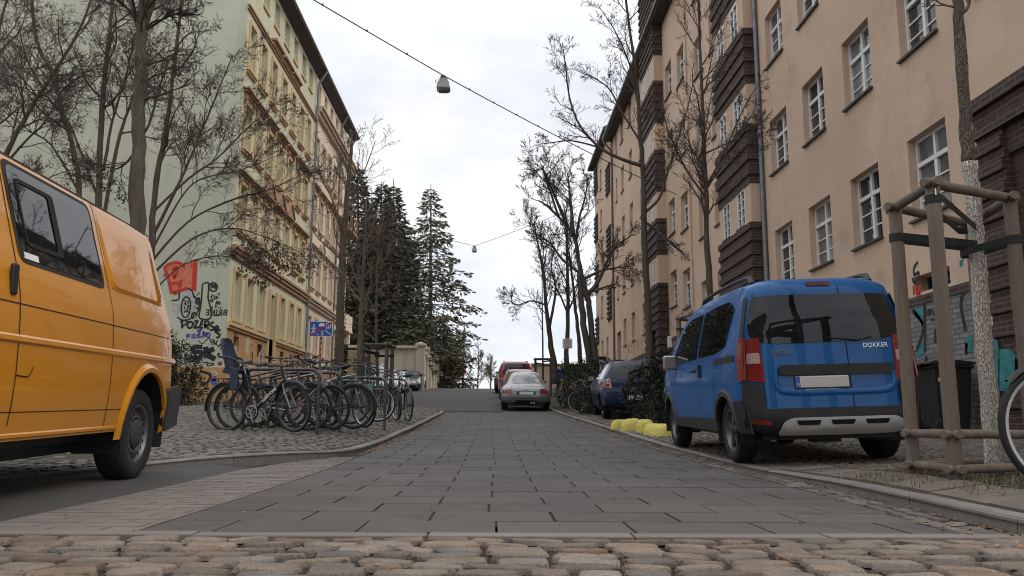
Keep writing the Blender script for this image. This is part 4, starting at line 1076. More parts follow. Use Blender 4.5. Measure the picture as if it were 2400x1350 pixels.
        if d: 
            Mx = R3.to_4x4(); Mx.translation = p + R3 @ Vector((-w / 2 + .024, -.025, .008)); put_text('plate_letter', 'D', .035, M['sign_w'], Mx, r_, .0006)
        return r_
    def badge(c, s, x, z, size, mat=None, front=False, name='badge', bold=.0):
        p = Vector(c.endpt(x, z, .004, front)); _, n = c.yz(z, front); nn = Vector((0, n.x, n.y)).normalized(); rx = Vector((0, 0, 1)).cross(nn).normalized(); up = nn.cross(rx)
        Mx = Matrix((rx, up, nn)).transposed().to_4x4(); Mx.translation = p; put_text(name, s, size, mat or M['chrome_t'], Mx, c.root, .003, bold)
    def rails(c, y0, y1, x, mat, r=.02, h=.07):
        for s in (-1, 1):
            def zt(y):
                ps = [p for p in c.top if p[1] > .8]; b = min(ps, key=lambda p: abs(p[0] - y)); return b[1] - c.R * (x / c.W(y, b[1])) ** c.pw
            mb = MB(); P = [(s * x, y0 - .06, zt(y0) - .01), (s * x, y0, zt(y0) + h * .8), (s * x, y0 + .12, zt(y0 + .1) + h)]
            for k in range(1, 6):
                y = y0 + .12 + (y1 - y0 - .24) * k / 6; P.append((s * x, y, zt(y) + h))
            P += [(s * x, y1 - .1, zt(y1) + h * .9), (s * x, y1, zt(y1) - .01)]
            mb.tube(P, [r * 1.7, r * 1.5] + [r] * (len(P) - 4) + [r * 1.4, r * 1.6], 8); mb.build('roof_rail', mat, c.root, smooth=40)
    def place(c, x, y, z, heading, pitch=0.0):
        """heading: angle of the nose from +Y, clockwise seen from above"""
        c.root.location = (x, y, z); c.root.rotation_euler = (pitch, 0, -heading)
        c.root.rotation_mode = 'XYZ'
# ---------- yellow panel van (its nose is out of frame on the left)
v = Car('delivery_van', 'ochre yellow van with grey bumper corner, cut off by the left edge', 'van',
        [(.10, .36), (.12, .60), (.13, .75), (.145, .90), (.20, 1.30), (.225, 1.60), (.245, 1.82), (.30, 1.90), (.45, 1.935), (1.2, 1.95), (2.4, 1.95), (3.3, 1.93), (3.62, 1.84), (4.1, 1.36), (4.3, 1.2), (4.6, 1.05), (4.72, .85), (4.75, .5), (4.7, .34)],
        [(.3, .885), (.6, .92), (.95, .92), (1.15, .90), (1.3, .86), (1.6, .775), (1.85, .70), (1.95, .62)],
        [(0, .96), (.3, .985), (.9, 1), (3.7, 1), (4.3, .95), (4.75, .85)], [(.76, .42, .35), (3.70, .42, .35)], .36, M['y_paint'], R=.085, pw=7)
wn = v.put('side_window', M['rubber'], v.side(rpoly([(1.50, 1.275), (2.58, 1.275), (2.58, 1.835), (1.50, 1.835)], .07), .004))
v.put('window_glass', M['car_glass'], v.side(rpoly([(1.53, 1.30), (2.55, 1.30), (2.55, 1.81), (1.53, 1.81)], .06), .0065), wn)
fr = MB()
P_ = rpoly([(2.05, 1.375), (2.48, 1.375), (2.48, 1.75), (2.05, 1.75)], .04); Q_ = rpoly([(2.12, 1.40), (2.465, 1.40), (2.465, 1.725), (2.12, 1.725)], .03)
for s in (-1, 1):
    n = len(P_); o = [(s * (v.W(*p) + .011), *p) for p in P_] + [(s * (v.W(*p) + .011), *p) for p in Q_]; fr.add(o, [(i, (i + 1) % n, (i + 1) % n + n, i + n) for i in range(n)])
    o = [(s * (v.W(*p) + .011), *p) for p in P_] + [(s * (v.W(*p) + .004), *p) for p in P_]; fr.add(o, [(i, (i + 1) % n, (i + 1) % n + n, i + n) for i in range(n)])
v.put('sliding_pane_frame', M['gap'], fr, wn, smooth=False)
stk = v.side([(2.38, 1.30), (2.53, 1.30), (2.53, 1.335), (2.38, 1.335)], .008, sides=(-1,)); v.put('sticker', M['sign_w'], stk, wn)
v.put('side_window', M['car_glass'], v.side(rpoly([(2.80, 1.29), (3.75, 1.29), (3.50, 1.80), (2.80, 1.82)], .06), .005))
# pressed panel behind the window
def groove(c, poly, w=.02, eps=.004):
    mb = MB(); n = len(poly); cx = sum(p[0] for p in poly) / n; cy = sum(p[1] for p in poly) / n
    for s in (-1, 1):
        o = [(s * (c.W(*p) + .001), *p) for p in poly] + [(s * (c.W(p[0], p[1]) + .010), p[0] + (cx - p[0]) * w / abs(cx - p[0] if abs(cx - p[0]) > .2 else .5), p[1] + (cy - p[1]) * w / max(.2, abs(cy - p[1]))) for p in poly]
        mb.add(o, [(i, (i + 1) % n, (i + 1) % n + n, i + n) for i in range(n)])
    return mb
pp = rpoly([(.37, 1.285), (1.40, 1.285), (1.40, 1.825), (.39, 1.825)], .09, 5)
v.put('panel_edge', M['y_paint'], groove(v, pp, .03))
v.put('panel_gap', M['gap'], v.seam_side([(.385, 1.30), (1.385, 1.30)], .006, v.seam_side([(1.45, .40), (1.45, .8), (1.44, 1.25), (1.43, 1.86)], .008, v.seam_side([(2.63, .44), (2.63, 1.0), (2.62, 1.4), (2.60, 1.86)], .009, v.seam_side([(.14, 1.868), (1.5, 1.872), (3.55, 1.865)], .016, v.seam_side([(.16, 1.045), (2, 1.05), (4.3, 1.05)], .006, v.seam_side([(.75, .505), (1.6, .505), (4.6, .505)], .005)))))))
# raised belt moulding and sill fold
mb = MB()
for z, hh, e in ((.872, .045, .012), (.385, .03, .01)):
    y0 = .15 if z > .5 else 1.22; y1 = 4.55 if z > .5 else 3.25; n = 40
    for s in (-1, 1):
        o = []
        for k in range(n + 1):
            y = y0 + (y1 - y0) * k / n
            for dz, ee in ((-hh / 2, 0), (-hh / 4, e), (hh / 4, e * .9), (hh / 2, 0)): o.append((s * (v.W(y, z + dz) + ee), y, z + dz))
        mb.add(o, [(4 * k + j, 4 * k + j + 1, 4 * k + j + 5, 4 * k + j + 4) for k in range(n) for j in range(3)])
v.put('belt_moulding', M['y_paint'], mb)
mb = MB()
for s in (-1, 1):
    o = []; K = 16
    for k in range(K):
        an = -.1 + (PI + .2) * k / (K - 1)
        for r, e in ((.415, -.002), (.418, .022), (.45, .026), (.482, .001)):
            y, z = .76 + r * math.cos(an), .35 + r * math.sin(an); o.append((s * (v.W(y, z) + e), y, z))
    mb.add(o, [(4 * k + j, 4 * k + j + 1, 4 * k + j + 5, 4 * k + j + 4) for k in range(K - 1) for j in range(3)])
v.put('wheel_arch', M['y_paint'], mb)
mb = v.side(rpoly([(-.02, .36), (.30, .32), (.345, .40), (.36, .66), (.10, .675), (-.02, .66)], .03), .035)
mb.box2((-.9, -.02, .36), (.9, .13, .66)); v.put('rear_bumper', M['dkgrey'], mb)
v.handle(2.70, 1.165, .16, .05, vertical=True)
mb = v.seam_side([(2.63, .69), (2.55, .685), (2.50, .69), (2.46, .74)], .007); v.put('fuel_flap_seam', M['gap'], mb)
v.put('rear_lamp', M['red_l'], v.end(rpoly([(.66, .78), (.86, .78), (.83, 1.2), (.68, 1.2)], .03), .01, mirror=True))
v.put('rear_window', M['car_glass'], v.end(rpoly([(-.66, 1.3), (.66, 1.3), (.58, 1.78), (-.58, 1.78)], .06), .005))
v.put('windscreen', M['car_glass'], v.end(rpoly([(-.74, 1.3), (.74, 1.3), (.6, 1.82), (-.6, 1.82)], .06), .005, front=True))
v.put('headlamp', M['clear_l'], v.end(rpoly([(.45, .75), (.78, .75), (.76, .98), (.45, .95)], .03), .01, front=True, mirror=True))
mb = MB(); mb.box2((-.6, .5, .22), (.6, 2.6, .38)); mb.tube([(.3, .3, .3), (.3, 2.2, .28)], .05, 8); v.put('chassis', M['black'], mb)
v.wheel(.77, .325, .205, 'steel', .2, inset=.0); v.wheel(3.70, .325, .205, 'steel', .2, inset=.0)
hd = math.atan2(.065, 1.0)
ax = Vector((-2.5, 5.6, 0)) + Vector((-.065, 1, 0)).normalized() * .36 + Vector((-1, -.065, 0)).normalized() * .92
rear = ax + Vector((-.065, 1, 0)).normalized() * .77
v.place(rear.x, rear.y, .056 + .0265 * .77, PI - hd, .0)
v.root.rotation_euler = (-.0265, 0, -(PI - hd))

# ---------- bright blue high-roofed car on the right pavement
d = Car('parked_car', 'bright blue high roofed car with black roof rails, parked on the right pavement', 'car',
        [(.10, .30), (.03, .34), (.0, .42), (.008, .52), (.022, .62), (.04, .80), (.055, 1.0), (.075, 1.18), (.10, 1.42), (.14, 1.62), (.17, 1.74), (.235, 1.815), (.40, 1.85), (1.0, 1.865), (1.7, 1.86), (2.3, 1.825), (2.75, 1.71), (3.1, 1.48), (3.5, 1.16), (3.75, 1.08), (4.15, .97), (4.30, .82), (4.36, .6), (4.34, .4), (4.28, .28)],
        [(.28, .82), (.45, .862), (.7, .872), (1.0, .868), (1.2, .845), (1.45, .785), (1.65, .735), (1.87, .67)],
        [(0, .955), (.25, .985), (.8, 1), (3.2, 1), (3.9, .95), (4.36, .83)], [(.70, .36, .32), (3.51, .36, .32)], .30, M['b_paint'], R=.075, pw=6)
d.put('side_window', M['car_glass'], d.side(rpoly([(.62, 1.19), (1.0, 1.135), (1.72, 1.12), (1.72, 1.65), (1.2, 1.675), (.72, 1.67), (.50, 1.58)], .05), .005))
d.put('side_window', M['car_glass'], d.side(rpoly([(1.80, 1.12), (3.15, 1.09), (2.75, 1.53), (2.45, 1.64), (1.80, 1.65)], .05), .005))
d.put('rear_window', M['car_glass'], d.end(rpoly([(-.745, 1.27), (-.70, 1.205), (-.5, 1.17), (.19, 1.185), (.5, 1.19), (.73, 1.24), (.755, 1.35), (.68, 1.66), (-.68, 1.66), (-.745, 1.42)], .05), .006))
d.put('window_pillar', M['black'], d.side(rpoly([(.10, 1.24), (.19, 1.24), (.27, 1.66), (.18, 1.66)], .03), .004))
seam = d.seam_end([(.20, .53), (.19, .9), (.19, 1.18), (.19, 1.80)], .009)
for s in (-1, 1): seam = d.seam_end([(s * .64, .60), (s * .655, .8), (s * .66, 1.2), (s * .66, 1.68), (s * .63, 1.80)], .008, seam)
seam = d.seam_side([(1.10, .42), (1.08, .7), (1.05, 1.02), (1.0, 1.12)], .007, seam); seam = d.seam_side([(1.76, .36), (1.76, .9), (1.76, 1.64)], .007, seam); seam = d.seam_side([(2.95, .38), (2.95, .8), (2.9, 1.08)], .007, seam)
d.put('panel_gap', M['gap'], seam)
d.put('sliding_rail', M['black'], d.side(rpoly([(.30, 1.02), (1.02, 1.02), (1.02, 1.075), (.30, 1.085)], .015), .007))
for s in (-1, 1):
    lm = d.side([(.02, .83), (.17, .80), (.19, 1.0), (.19, 1.24), (.07, 1.24)], .012, sides=(s,)); d.end([(s * .64, .80), (s * .835, .82), (s * .82, 1.05), (s * .79, 1.23), (s * .655, 1.24)], .013, mb=lm)
    L_ = d.put('tail_light', M['red_l'], lm, smooth=30)
    d.put('reversing_lens', M['clear_l'], d.end(rpoly([(s * .665, .985), (s * .79, .985), (s * .78, 1.09), (s * .668, 1.09)], .015), .018), L_)
d.put('brake_light', M['brake'], d.end(rpoly([(-.12, 1.745), (.12, 1.745), (.12, 1.785), (-.12, 1.785)], .015), .012))
# black lower bumper, silver guard, reflectors
bp = d.end(rpoly([(-.84, .31), (.84, .31), (.86, .50), (.85, .545), (-.85, .545), (-.86, .50)], .03), .022)
d.end(rpoly([(.655, .547), (.855, .547), (.85, .80), (.665, .78)], .02), .016, mb=bp, mirror=True)
d.side([(.02, .31), (.34, .31), (.345, .5), (.36, .62), (.05, .64)], .014, mb=bp); B_ = d.put('rear_bumper', M['black'], bp)
gm = d.end(rpoly([(-.55, .315), (.70, .315), (.65, .42), (.57, .455), (-.42, .455), (-.50, .42)], .03), .034); G_ = d.put('bumper_guard', M['guard'], gm)
gh = MB()
for x in (-.27, .06, .39): d.end(rpoly([(x - .10, .395), (x + .10, .395), (x + .12, .432), (x - .12, .432)], .012), .037, mb=gh)
d.put('guard_slots', M['gap'], gh, G_)
d.put('reflector', M['red_l'], d.end(rpoly([(-.80, .40), (-.62, .395), (-.62, .435), (-.79, .44)], .01), .024, mirror=True), B_)
cl_ = MB()
for yc in (.70, 3.51):
    for s in (-1, 1):
        o = []; K = 18
        for k in range(K):
            an = .0 + PI * k / (K - 1)
            for r, e in ((.352, -.01), (.356, .018), (.405, .02), (.43, .001)):
                y, z = yc + r * math.cos(an), .32 + r * math.sin(an); o.append((s * (d.W(y, z) + e), y, z))
        cl_.add(o, [(4 * k + j, 4 * k + j + 1, 4 * k + j + 5, 4 * k + j + 4) for k in range(K - 1) for j in range(3)])
d.side(rpoly([(1.08, .30), (3.12, .30), (3.12, .42), (1.08, .44)], .02), .016, mb=cl_)
d.put('wheel_arch_cladding', M['dkgrey'], cl_)
hb = d.end(rpoly([(-.50, .86), (.62, .86), (.62, .96), (-.50, .96)], .05), .022); d.put('tailgate_bar', M['black'], hb)
# pressed recess round the plate
rc = MB()
for s, x0 in ((-1, -.53), (1, .62)):
    pts = [(x0, .93), (x0, .76), (x0 - s * .14, .70), (.05, .695)]
    C_ = catmull([(a, b, 0) for a, b in pts], 6)
    o = []
    for p in C_:
        for dz, e in ((.035, .001), (.012, .012), (-.012, .012), (-.035, .001)):
            q = (p.x + (s * dz if abs(p.x - x0) < .02 else s * dz * .4), p.y - dz * (0 if abs(p.x - x0) < .02 else 1)); o.append(d.endpt(q[0], q[1], e))
    rc.add(o, [(4 * k + j, 4 * k + j + 1, 4 * k + j + 5, 4 * k + j + 4) for k in range(len(C_) - 1) for j in range(3)])
d.put('plate_recess', M['b_paint'], rc)
pl = d.plate(-.09, .795, .52, .112); d.badge('DACIA', -.47, 1.085, .058, M['alloy'], name='maker_lettering', bold=.001); d.badge('DOKKER', .475, 1.135, .062, name='model_lettering', bold=.0)
d.badge('www.AUTOMOBILE-PIRNA.de', -.09, .722, .026, M['sign_w'], name='dealer_lettering')
d.rails(.42, 2.35, .60, M['dkgrey'], .022, .075); d.mirror(2.98, 1.13, M['alu'], .17, .19); d.handle(1.93, .98, .17, .035); d.handle(1.63, .97, .05, .16)
d.put('windscreen', M['car_glass'], d.end(rpoly([(-.7, 1.2), (.7, 1.2), (.56, 1.66), (-.56, 1.66)], .05), .005, front=True))
d.put('headlamp', M['clear_l'], d.end(rpoly([(.5, .72), (.78, .76), (.75, .95), (.5, .88)], .03), .012, front=True, mirror=True))
mb = MB(); mb.box2((-.10, .3, .20), (.16, .5, .27)); mb.tube([(-.55, .9, .24), (-.55, .35, .24)], .03, 8); mb.tube([(-.8, .70, .3), (.8, .70, .3)], .05, 8); d.put('chassis', M['black'], mb)
mb = MB(); mb.tube([(.45, .07, 1.22), (.30, .055, 1.19), (.02, .07, 1.22)], .009, 6); d.put('wiper', M['black'], mb)
d.wheel(.70, .325, .215, 'five', .2, inset=.01); d.wheel(3.51, .325, .215, 'five', .2, inset=.01, steer=-.04)
hd = math.atan2(.03, 2.7); d.place(3.295, 7.72, zR(3.1, 8.5) - .012, hd); d.root.rotation_euler = (math.atan2(zR(2.8, 11.3) - zR(2.8, 8.5), 2.81), -.035, -hd)

def hatch(name, label, paintm, H=1.48, L=4.2, W=.87, tail=None, rails=None, cat='car', van=False, frontal=False, wheels='five', glassm=None, estate=False):
    k = H / 1.48
    prof = [(.10, .28), (.02, .34), (0, .5), (.02, .66), (.05, .8 * k), (.10, .95 * k), (.28, 1.22 * k), (.42, 1.38 * k), (.6, 1.45 * k), (1.2, 1.48 * k), (1.9, 1.47 * k), (2.35, 1.38 * k), (2.75, 1.16 * k), (3.1, .98 * k), (3.5, .92 * k), (3.95, .80 * k), (4.12, .66), (4.2, .5), (4.15, .28)]
    if estate: prof[5:9] = [(.07, .95 * k), (.16, 1.22 * k), (.26, 1.38 * k), (.42, 1.45 * k)]
    if van: prof = [(.10, .34), (.02, .38), (0, .55), (.02, .75), (.05, 1.05 * k), (.14, 1.30 * k), (.22, 1.42 * k), (.4, 1.47 * k), (1.2, 1.48 * k), (2.4, 1.47 * k), (2.8, 1.40 * k), (3.3, 1.05 * k), (3.6, .86 * k), (3.95, .78 * k), (4.12, .66), (4.2, .5), (4.15, .3)]
    prof = [(a * L / 4.2, b) for a, b in prof]
    wt = [(.28, W * .93), (.5, W * .99), (.75, W), (.92 * k, W * .97), (1.1 * k, W * .86), (1.3 * k, W * .74), (1.48 * k, W * .64)]
    if van: wt = [(.28, W * .94), (.5, W * .99), (.9, W), (1.1 * k, W * .96), (1.3 * k, W * .87), (1.48 * k, W * .76)]
    ar = .34; f = L / 4.2
    c = Car(name, label, cat, prof, wt, [(0, .94), (.3, .98), (.9, 1), (2.9, 1), (3.7 * f, .95), (4.2 * f, .82)], [(.80 * f, ar, .31), (3.38 * f, ar, .31)], .27 if not van else .33, paintm, R=.08)
    gm = glassm or M['car_glass']; ws = spline_tab(wt, 1.15 * k)
    y0 = .34 if not estate else .25
    c.put('side_window', gm, c.side(rpoly([((y0 + .22) * f, 1.0 * k), (1.5 * f, .985 * k), (1.5 * f, 1.36 * k), ((y0 + .45) * f, 1.36 * k)], .05), .005))
    c.put('side_window', gm, c.side(rpoly([(1.58 * f, .985 * k), (2.85 * f, .97 * k), (2.25 * f, 1.34 * k), (1.58 * f, 1.36 * k)], .05), .005))
    zt, zb = (1.38 * k, 1.0 * k); c.put('rear_window', gm, c.end(rpoly([(-.66 * W / .87, zb + .03), (-.5, zb), (.5, zb), (.66 * W / .87, zb + .03), (.54 * W / .87, zt), (-.54 * W / .87, zt)], .05), .006))
    c.put('windscreen', gm, c.end(rpoly([(-.70 * W / .87, 1.02 * k), (.70 * W / .87, 1.02 * k), (.55 * W / .87, 1.40 * k), (-.55 * W / .87, 1.40 * k)], .05), .006, front=True))
    for s in (-1, 1):
        lm = c.end([(s * .60, .76), (s * .83, .78), (s * .80, .98), (s * .66, 1.0)] if not van else [(s * .70, .8), (s * .85, .8), (s * .82, 1.25), (s * .70, 1.25)], .012); c.side([(.03, .78), (.16, .78), (.18, .96), (.08, .98)], .012, sides=(s,), mb=lm); c.put('tail_light', tail or M['red_l'], lm)
        hl = c.end(rpoly([(s * .45, .66), (s * .76, .68), (s * .70, .80), (s * .48, .77)], .03), .012, front=True); c.put('headlamp', M['clear_l'] if not frontal else M['plate_edge'], hl)
    c.put('grille', M['black'], c.end(rpoly([(-.42, .58), (.42, .58), (.40, .72), (-.40, .72)], .03), .010, front=True))
    c.put('air_intake', M['black'], c.end(rpoly([(-.6, .30), (.6, .30), (.55, .42), (-.55, .42)], .03), .010, front=True))
    sm = c.seam_side([(1.54 * f, .32), (1.54 * f, .8), (1.54 * f, 1.38 * k)], .007); c.seam_side([(2.72 * f, .34), (2.75 * f, .7), (2.72 * f, .96 * k)], .007, sm); c.seam_side([(.62 * f, .68), (.7 * f, .85), (.66 * f, 1.0 * k)], .007, sm)
    c.seam_end([(-.6, .66), (-.62, .98), (-.6, 1.0)], .008, sm); c.seam_end([(.6, .66), (.62, .98), (.6, 1.0)], .008, sm); c.seam_end([(-.8, .64), (.8, .64)], .008, sm); c.put('panel_gap', M['gap'], sm)
    c.put('bumper_strip', M['black'], c.end(rpoly([(-.7, .30), (.7, .30), (.68, .38), (-.68, .38)], .03), .012))
    c.plate(0, .82 if not estate else .52); c.plate(0, .48, front=True)
    c.mirror(2.78 * f, 1.02 * k, paintm, .18, .13); c.handle(1.45 * f, .88, .15); c.handle(2.35 * f, .86, .15)
    if rails: c.rails(.55 * f, 2.1 * f, W * .60, rails, .02, .06)
    c.wheel(.80 * f, .31, .20, wheels, .2); c.wheel(3.38 * f, .31, .20, wheels, .2)
    return c
def slope(y0, y1, f=g): return math.atan2(f(y1) - f(y0), y1 - y0)
# ---------- silver coupe
t = Car('parked_coupe', 'silver rounded coupe parked at the kerb just below the red cars', 'car',
        [(.16, .22), (.05, .30), (.0, .44), (.01, .58), (.05, .72), (.12, .80), (.26, .87), (.48, .96), (.80, 1.12), (1.1, 1.25), (1.45, 1.335), (1.8, 1.35), (2.1, 1.30), (2.5, 1.10), (2.85, .93), (3.3, .84), (3.75, .68), (3.98, .48), (4.0, .34), (3.9, .2)],
        [(.2, .81), (.4, .87), (.6, .88), (.74, .86), (.82, .80), (.9, .70), (1.05, .62), (1.2, .55), (1.35, .47)],
        [(0, .90), (.25, .97), (.8, 1), (3.0, 1), (3.6, .93), (4.0, .8)], [(.78, .34, .31), (3.2, .34, .31)], .2, M['s_paint'], R=.10, pw=5)
t.put('rear_window', M['pane_c'], t.end(rpoly([(-.50, 1.0), (-.44, .935), (-.28, .915), (.28, .915), (.44, .935), (.50, 1.0), (.465, 1.19), (.3, 1.215), (-.3, 1.215), (-.465, 1.19)], .05), .006))  # light grey glass colour stands in for the reflected sky
t.put('side_window', M['car_glass'], t.side(rpoly([(.95, 1.0), (2.55, .95), (2.15, 1.20), (1.5, 1.255), (1.15, 1.16)], .05), .005))
for s in (-1, 1):
    lm = t.end([(s * .50, .585), (s * .80, .585), (s * .83, .70), (s * .70, .775), (s * .50, .745)], .008); t.side([(.05, .6), (.14, .6), (.16, .7), (.09, .73)], .008, sides=(s,), mb=lm); t.put('tail_light', M['red_l'], lm)
sm = t.seam_end([(-.49, .40), (-.49, .75), (-.52, .9)], .008); t.seam_end([(.49, .40), (.49, .75), (.52, .9)], .008, sm); t.seam_end([(-.80, .42), (.80, .42)], .012, sm); t.seam_end([(-.49, .665), (.49, .665)], .007, sm); t.seam_side([(1.2, .3), (1.15, .6), (1.2, .92)], .007, sm); t.put('panel_gap', M['gap'], sm)
t.put('plate_bay', M['black'], t.end(rpoly([(-.33, .535), (.33, .535), (.33, .655), (-.33, .655)], .02), .003)); t.plate(0, .595, .52, .10)
t.put('rear_valance', M['black'], t.end(rpoly([(-.42, .235), (.42, .235), (.34, .36), (-.34, .36)], .05), .012))
mb = MB()
for k in range(4): mb.lathe([(.020, 0), (.026, 0), (.026, .004), (.020, .004)], 16, M=Matrix.Rotation(PI / 2, 3, 'X'), c=(-.057 + .038 * k, .035, .718), close=True)
t.put('ring_emblem', M['alu'], mb); mb = MB()
for x in (.18, .28): mb.tube([(x, .10, .27), (x, -.02, .27)], .035, 12)
t.put('exhaust', M['alu'], mb); t.mirror(2.5, .98, M['k_paint'], .18, .12); t.put('windscreen', M['car_glass'], t.end(rpoly([(-.6, .97), (.6, .97), (.45, 1.27), (-.45, 1.27)], .05), .006, front=True))
t.handle(1.35, .82, .15, .03, M['s_paint']); t.wheel(.78, .31, .21, 'six', .22, inset=.0); t.wheel(3.2, .31, .21, 'six', .22)
t.place(1.13, 28.0, g(28.4) - .012, .015); t.root.rotation_euler = (slope(28.8, 31.2), 0, -.015)
# ---------- dark blue hatchback on the pavement, half behind the laurel
b_ = hatch('parked_car', 'dark blue estate car with clear tail lamps, half hidden by the laurel', M['g_paint'], 1.44, 4.25, .86, tail=M['clear_l'], estate=True, rails=M['dkgrey'])
b_.place(3.50, 19.5, zR(3.2, 20) - .01, .035); b_.root.rotation_euler = (slope(20, 23), -.02, -.035)
for s in (-1, 1):
    mb = MB(); b_.end([(s * .66 + .045 * math.cos(a), .93 + .045 * math.sin(a)) for a in [k * PI / 6 for k in range(12)]], .02, mb=mb); b_.end([(s * .71 + .04 * math.cos(a), .83 + .04 * math.sin(a)) for a in [k * PI / 6 for k in range(12)]], .02, mb=mb); b_.put('lamp_core', M['red_l'], mb)
rh = hatch('parked_car', 'low red hatchback with roof rails, parked between the silver coupe and the red van', M['r_paint'], 1.46, 4.1, .86, rails=M['alu']); rh.place(1.12, 33.0, g(33.6) - .012, .01); rh.root.rotation_euler = (slope(33.8, 36.4), 0, -.01)
rv = hatch('parked_van', 'tall red van with a wide dark rear window, parked behind the red hatchback', M['r_paint'], 1.95, 4.9, .93, van=True, cat='van'); rv.place(1.18, 43.0, g(43.8) - .012, .0); rv.root.rotation_euler = (slope(44, 47), 0, 0); rv.rails(.5, 2.9, .62, M['black'], .02, .05)
dk = hatch('parked_car', 'dark car just showing past the red van near the crest', M['k_paint'], 1.55, 4.4, .92, cat='car'); dk.place(.95, 53.0, g(53.6) - .012, .0); dk.root.rotation_euler = (slope(54, 57), 0, 0)
def facing(c, x, y, yaw=0):
    """nose towards the viewpoint; (x, y) is where its front bumper stands"""
    c.root.location = (x, y + c.L, g(y + c.L - .8) - .012); c.root.rotation_euler = (-slope(y + .8, y + c.L - .8), 0, -(PI + yaw))
facing(hatch('parked_car', 'grey blue people carrier with pale roof rails, parked on the left behind the bicycles', M['sb_paint'], 1.80, 4.5, .90, rails=M['white'], frontal=True, glassm=M['screen'], van=True), -6.75, 42.5)
facing(hatch('parked_car', 'white hatchback right behind the grey blue people carrier', M['w_paint'], 1.58, 4.2, .88, frontal=True, glassm=M['screen']), -6.62, 47.6)
facing(hatch('parked_car', 'small white car between the white hatchback and the black off roader', M['w_paint'], 1.50, 4.0, .86, frontal=True, glassm=M['screen']), -6.55, 52.0)
facing(hatch('parked_car', 'black off roader facing downhill beside the sandstone garden wall', M['k_paint'], 1.72, 4.6, .96, frontal=True, glassm=M['screen'], van=False, rails=M['alu']), -6.0, 56.8, .05)
# ------------------------------------------------------------------ bicycles and racks
def torus(mb, R, r, n=40, m=8, M3=None, c=(0, 0, 0), sx=1.0):
    prof = [(R + r * math.cos(2 * PI * k / m), r * sx * math.sin(2 * PI * k / m)) for k in range(m)]
    mb.lathe(prof, n, M3, c, close=True)
RX = Matrix.Rotation(PI / 2, 3, 'X')
def wheel_bike(par, x, z, R, tf, rim_m, tyre_r=.019, spokes=28, T=None):
    T = T or (lambda p: p)
    def xf(mb): mb.v = [tuple(T(Vector(p))) for p in mb.v]; return mb
    mb = MB(); torus(mb, R - tyre_r, tyre_r, 44, 8, RX, (x, 0, z)); w = xf(mb).build('wheel', M['rubber'], par, smooth=True)
    mb = MB(); rr = R - 2 * tyre_r; mb.lathe([(rr + .006, -.011), (rr + .006, .011), (rr - .014, .008), (rr - .014, -.008)], 44, RX, (x, 0, z), close=True); xf(mb).build('rim', rim_m, w, smooth=40)
    mb = MB()
    for k in range(spokes):
        a = 2 * PI * k / spokes; b = a + (.35 if k % 2 else -.35); s = .028 if k % 4 < 2 else -.028
        mb.tube([(x + .022 * math.cos(b), s, z + .022 * math.sin(b)), (x + (rr - .012) * math.cos(a), 0, z + (rr - .012) * math.sin(a))], .0016, 3, False)
    mb.tube([(x, -.05, z), (x, .05, z)], .018, 8); mb.tube([(x, -.065, z), (x, .065, z)], .006, 6)
    xf(mb).build('spokes', M['galv'], w)
    mb = MB()
    for a in (rnd.uniform(0, 6.28),):
        cx, cz = x + (rr * .62) * math.cos(a), z + rr * .62 * math.sin(a); mb.box((cx, 0, cz), (.035, .012, .02), M=Matrix.Rotation(-a, 3, 'Y'))
    (xf(mb).build('reflector', M['orange_l'], w) if rnd.random() < .55 else None)
    return w
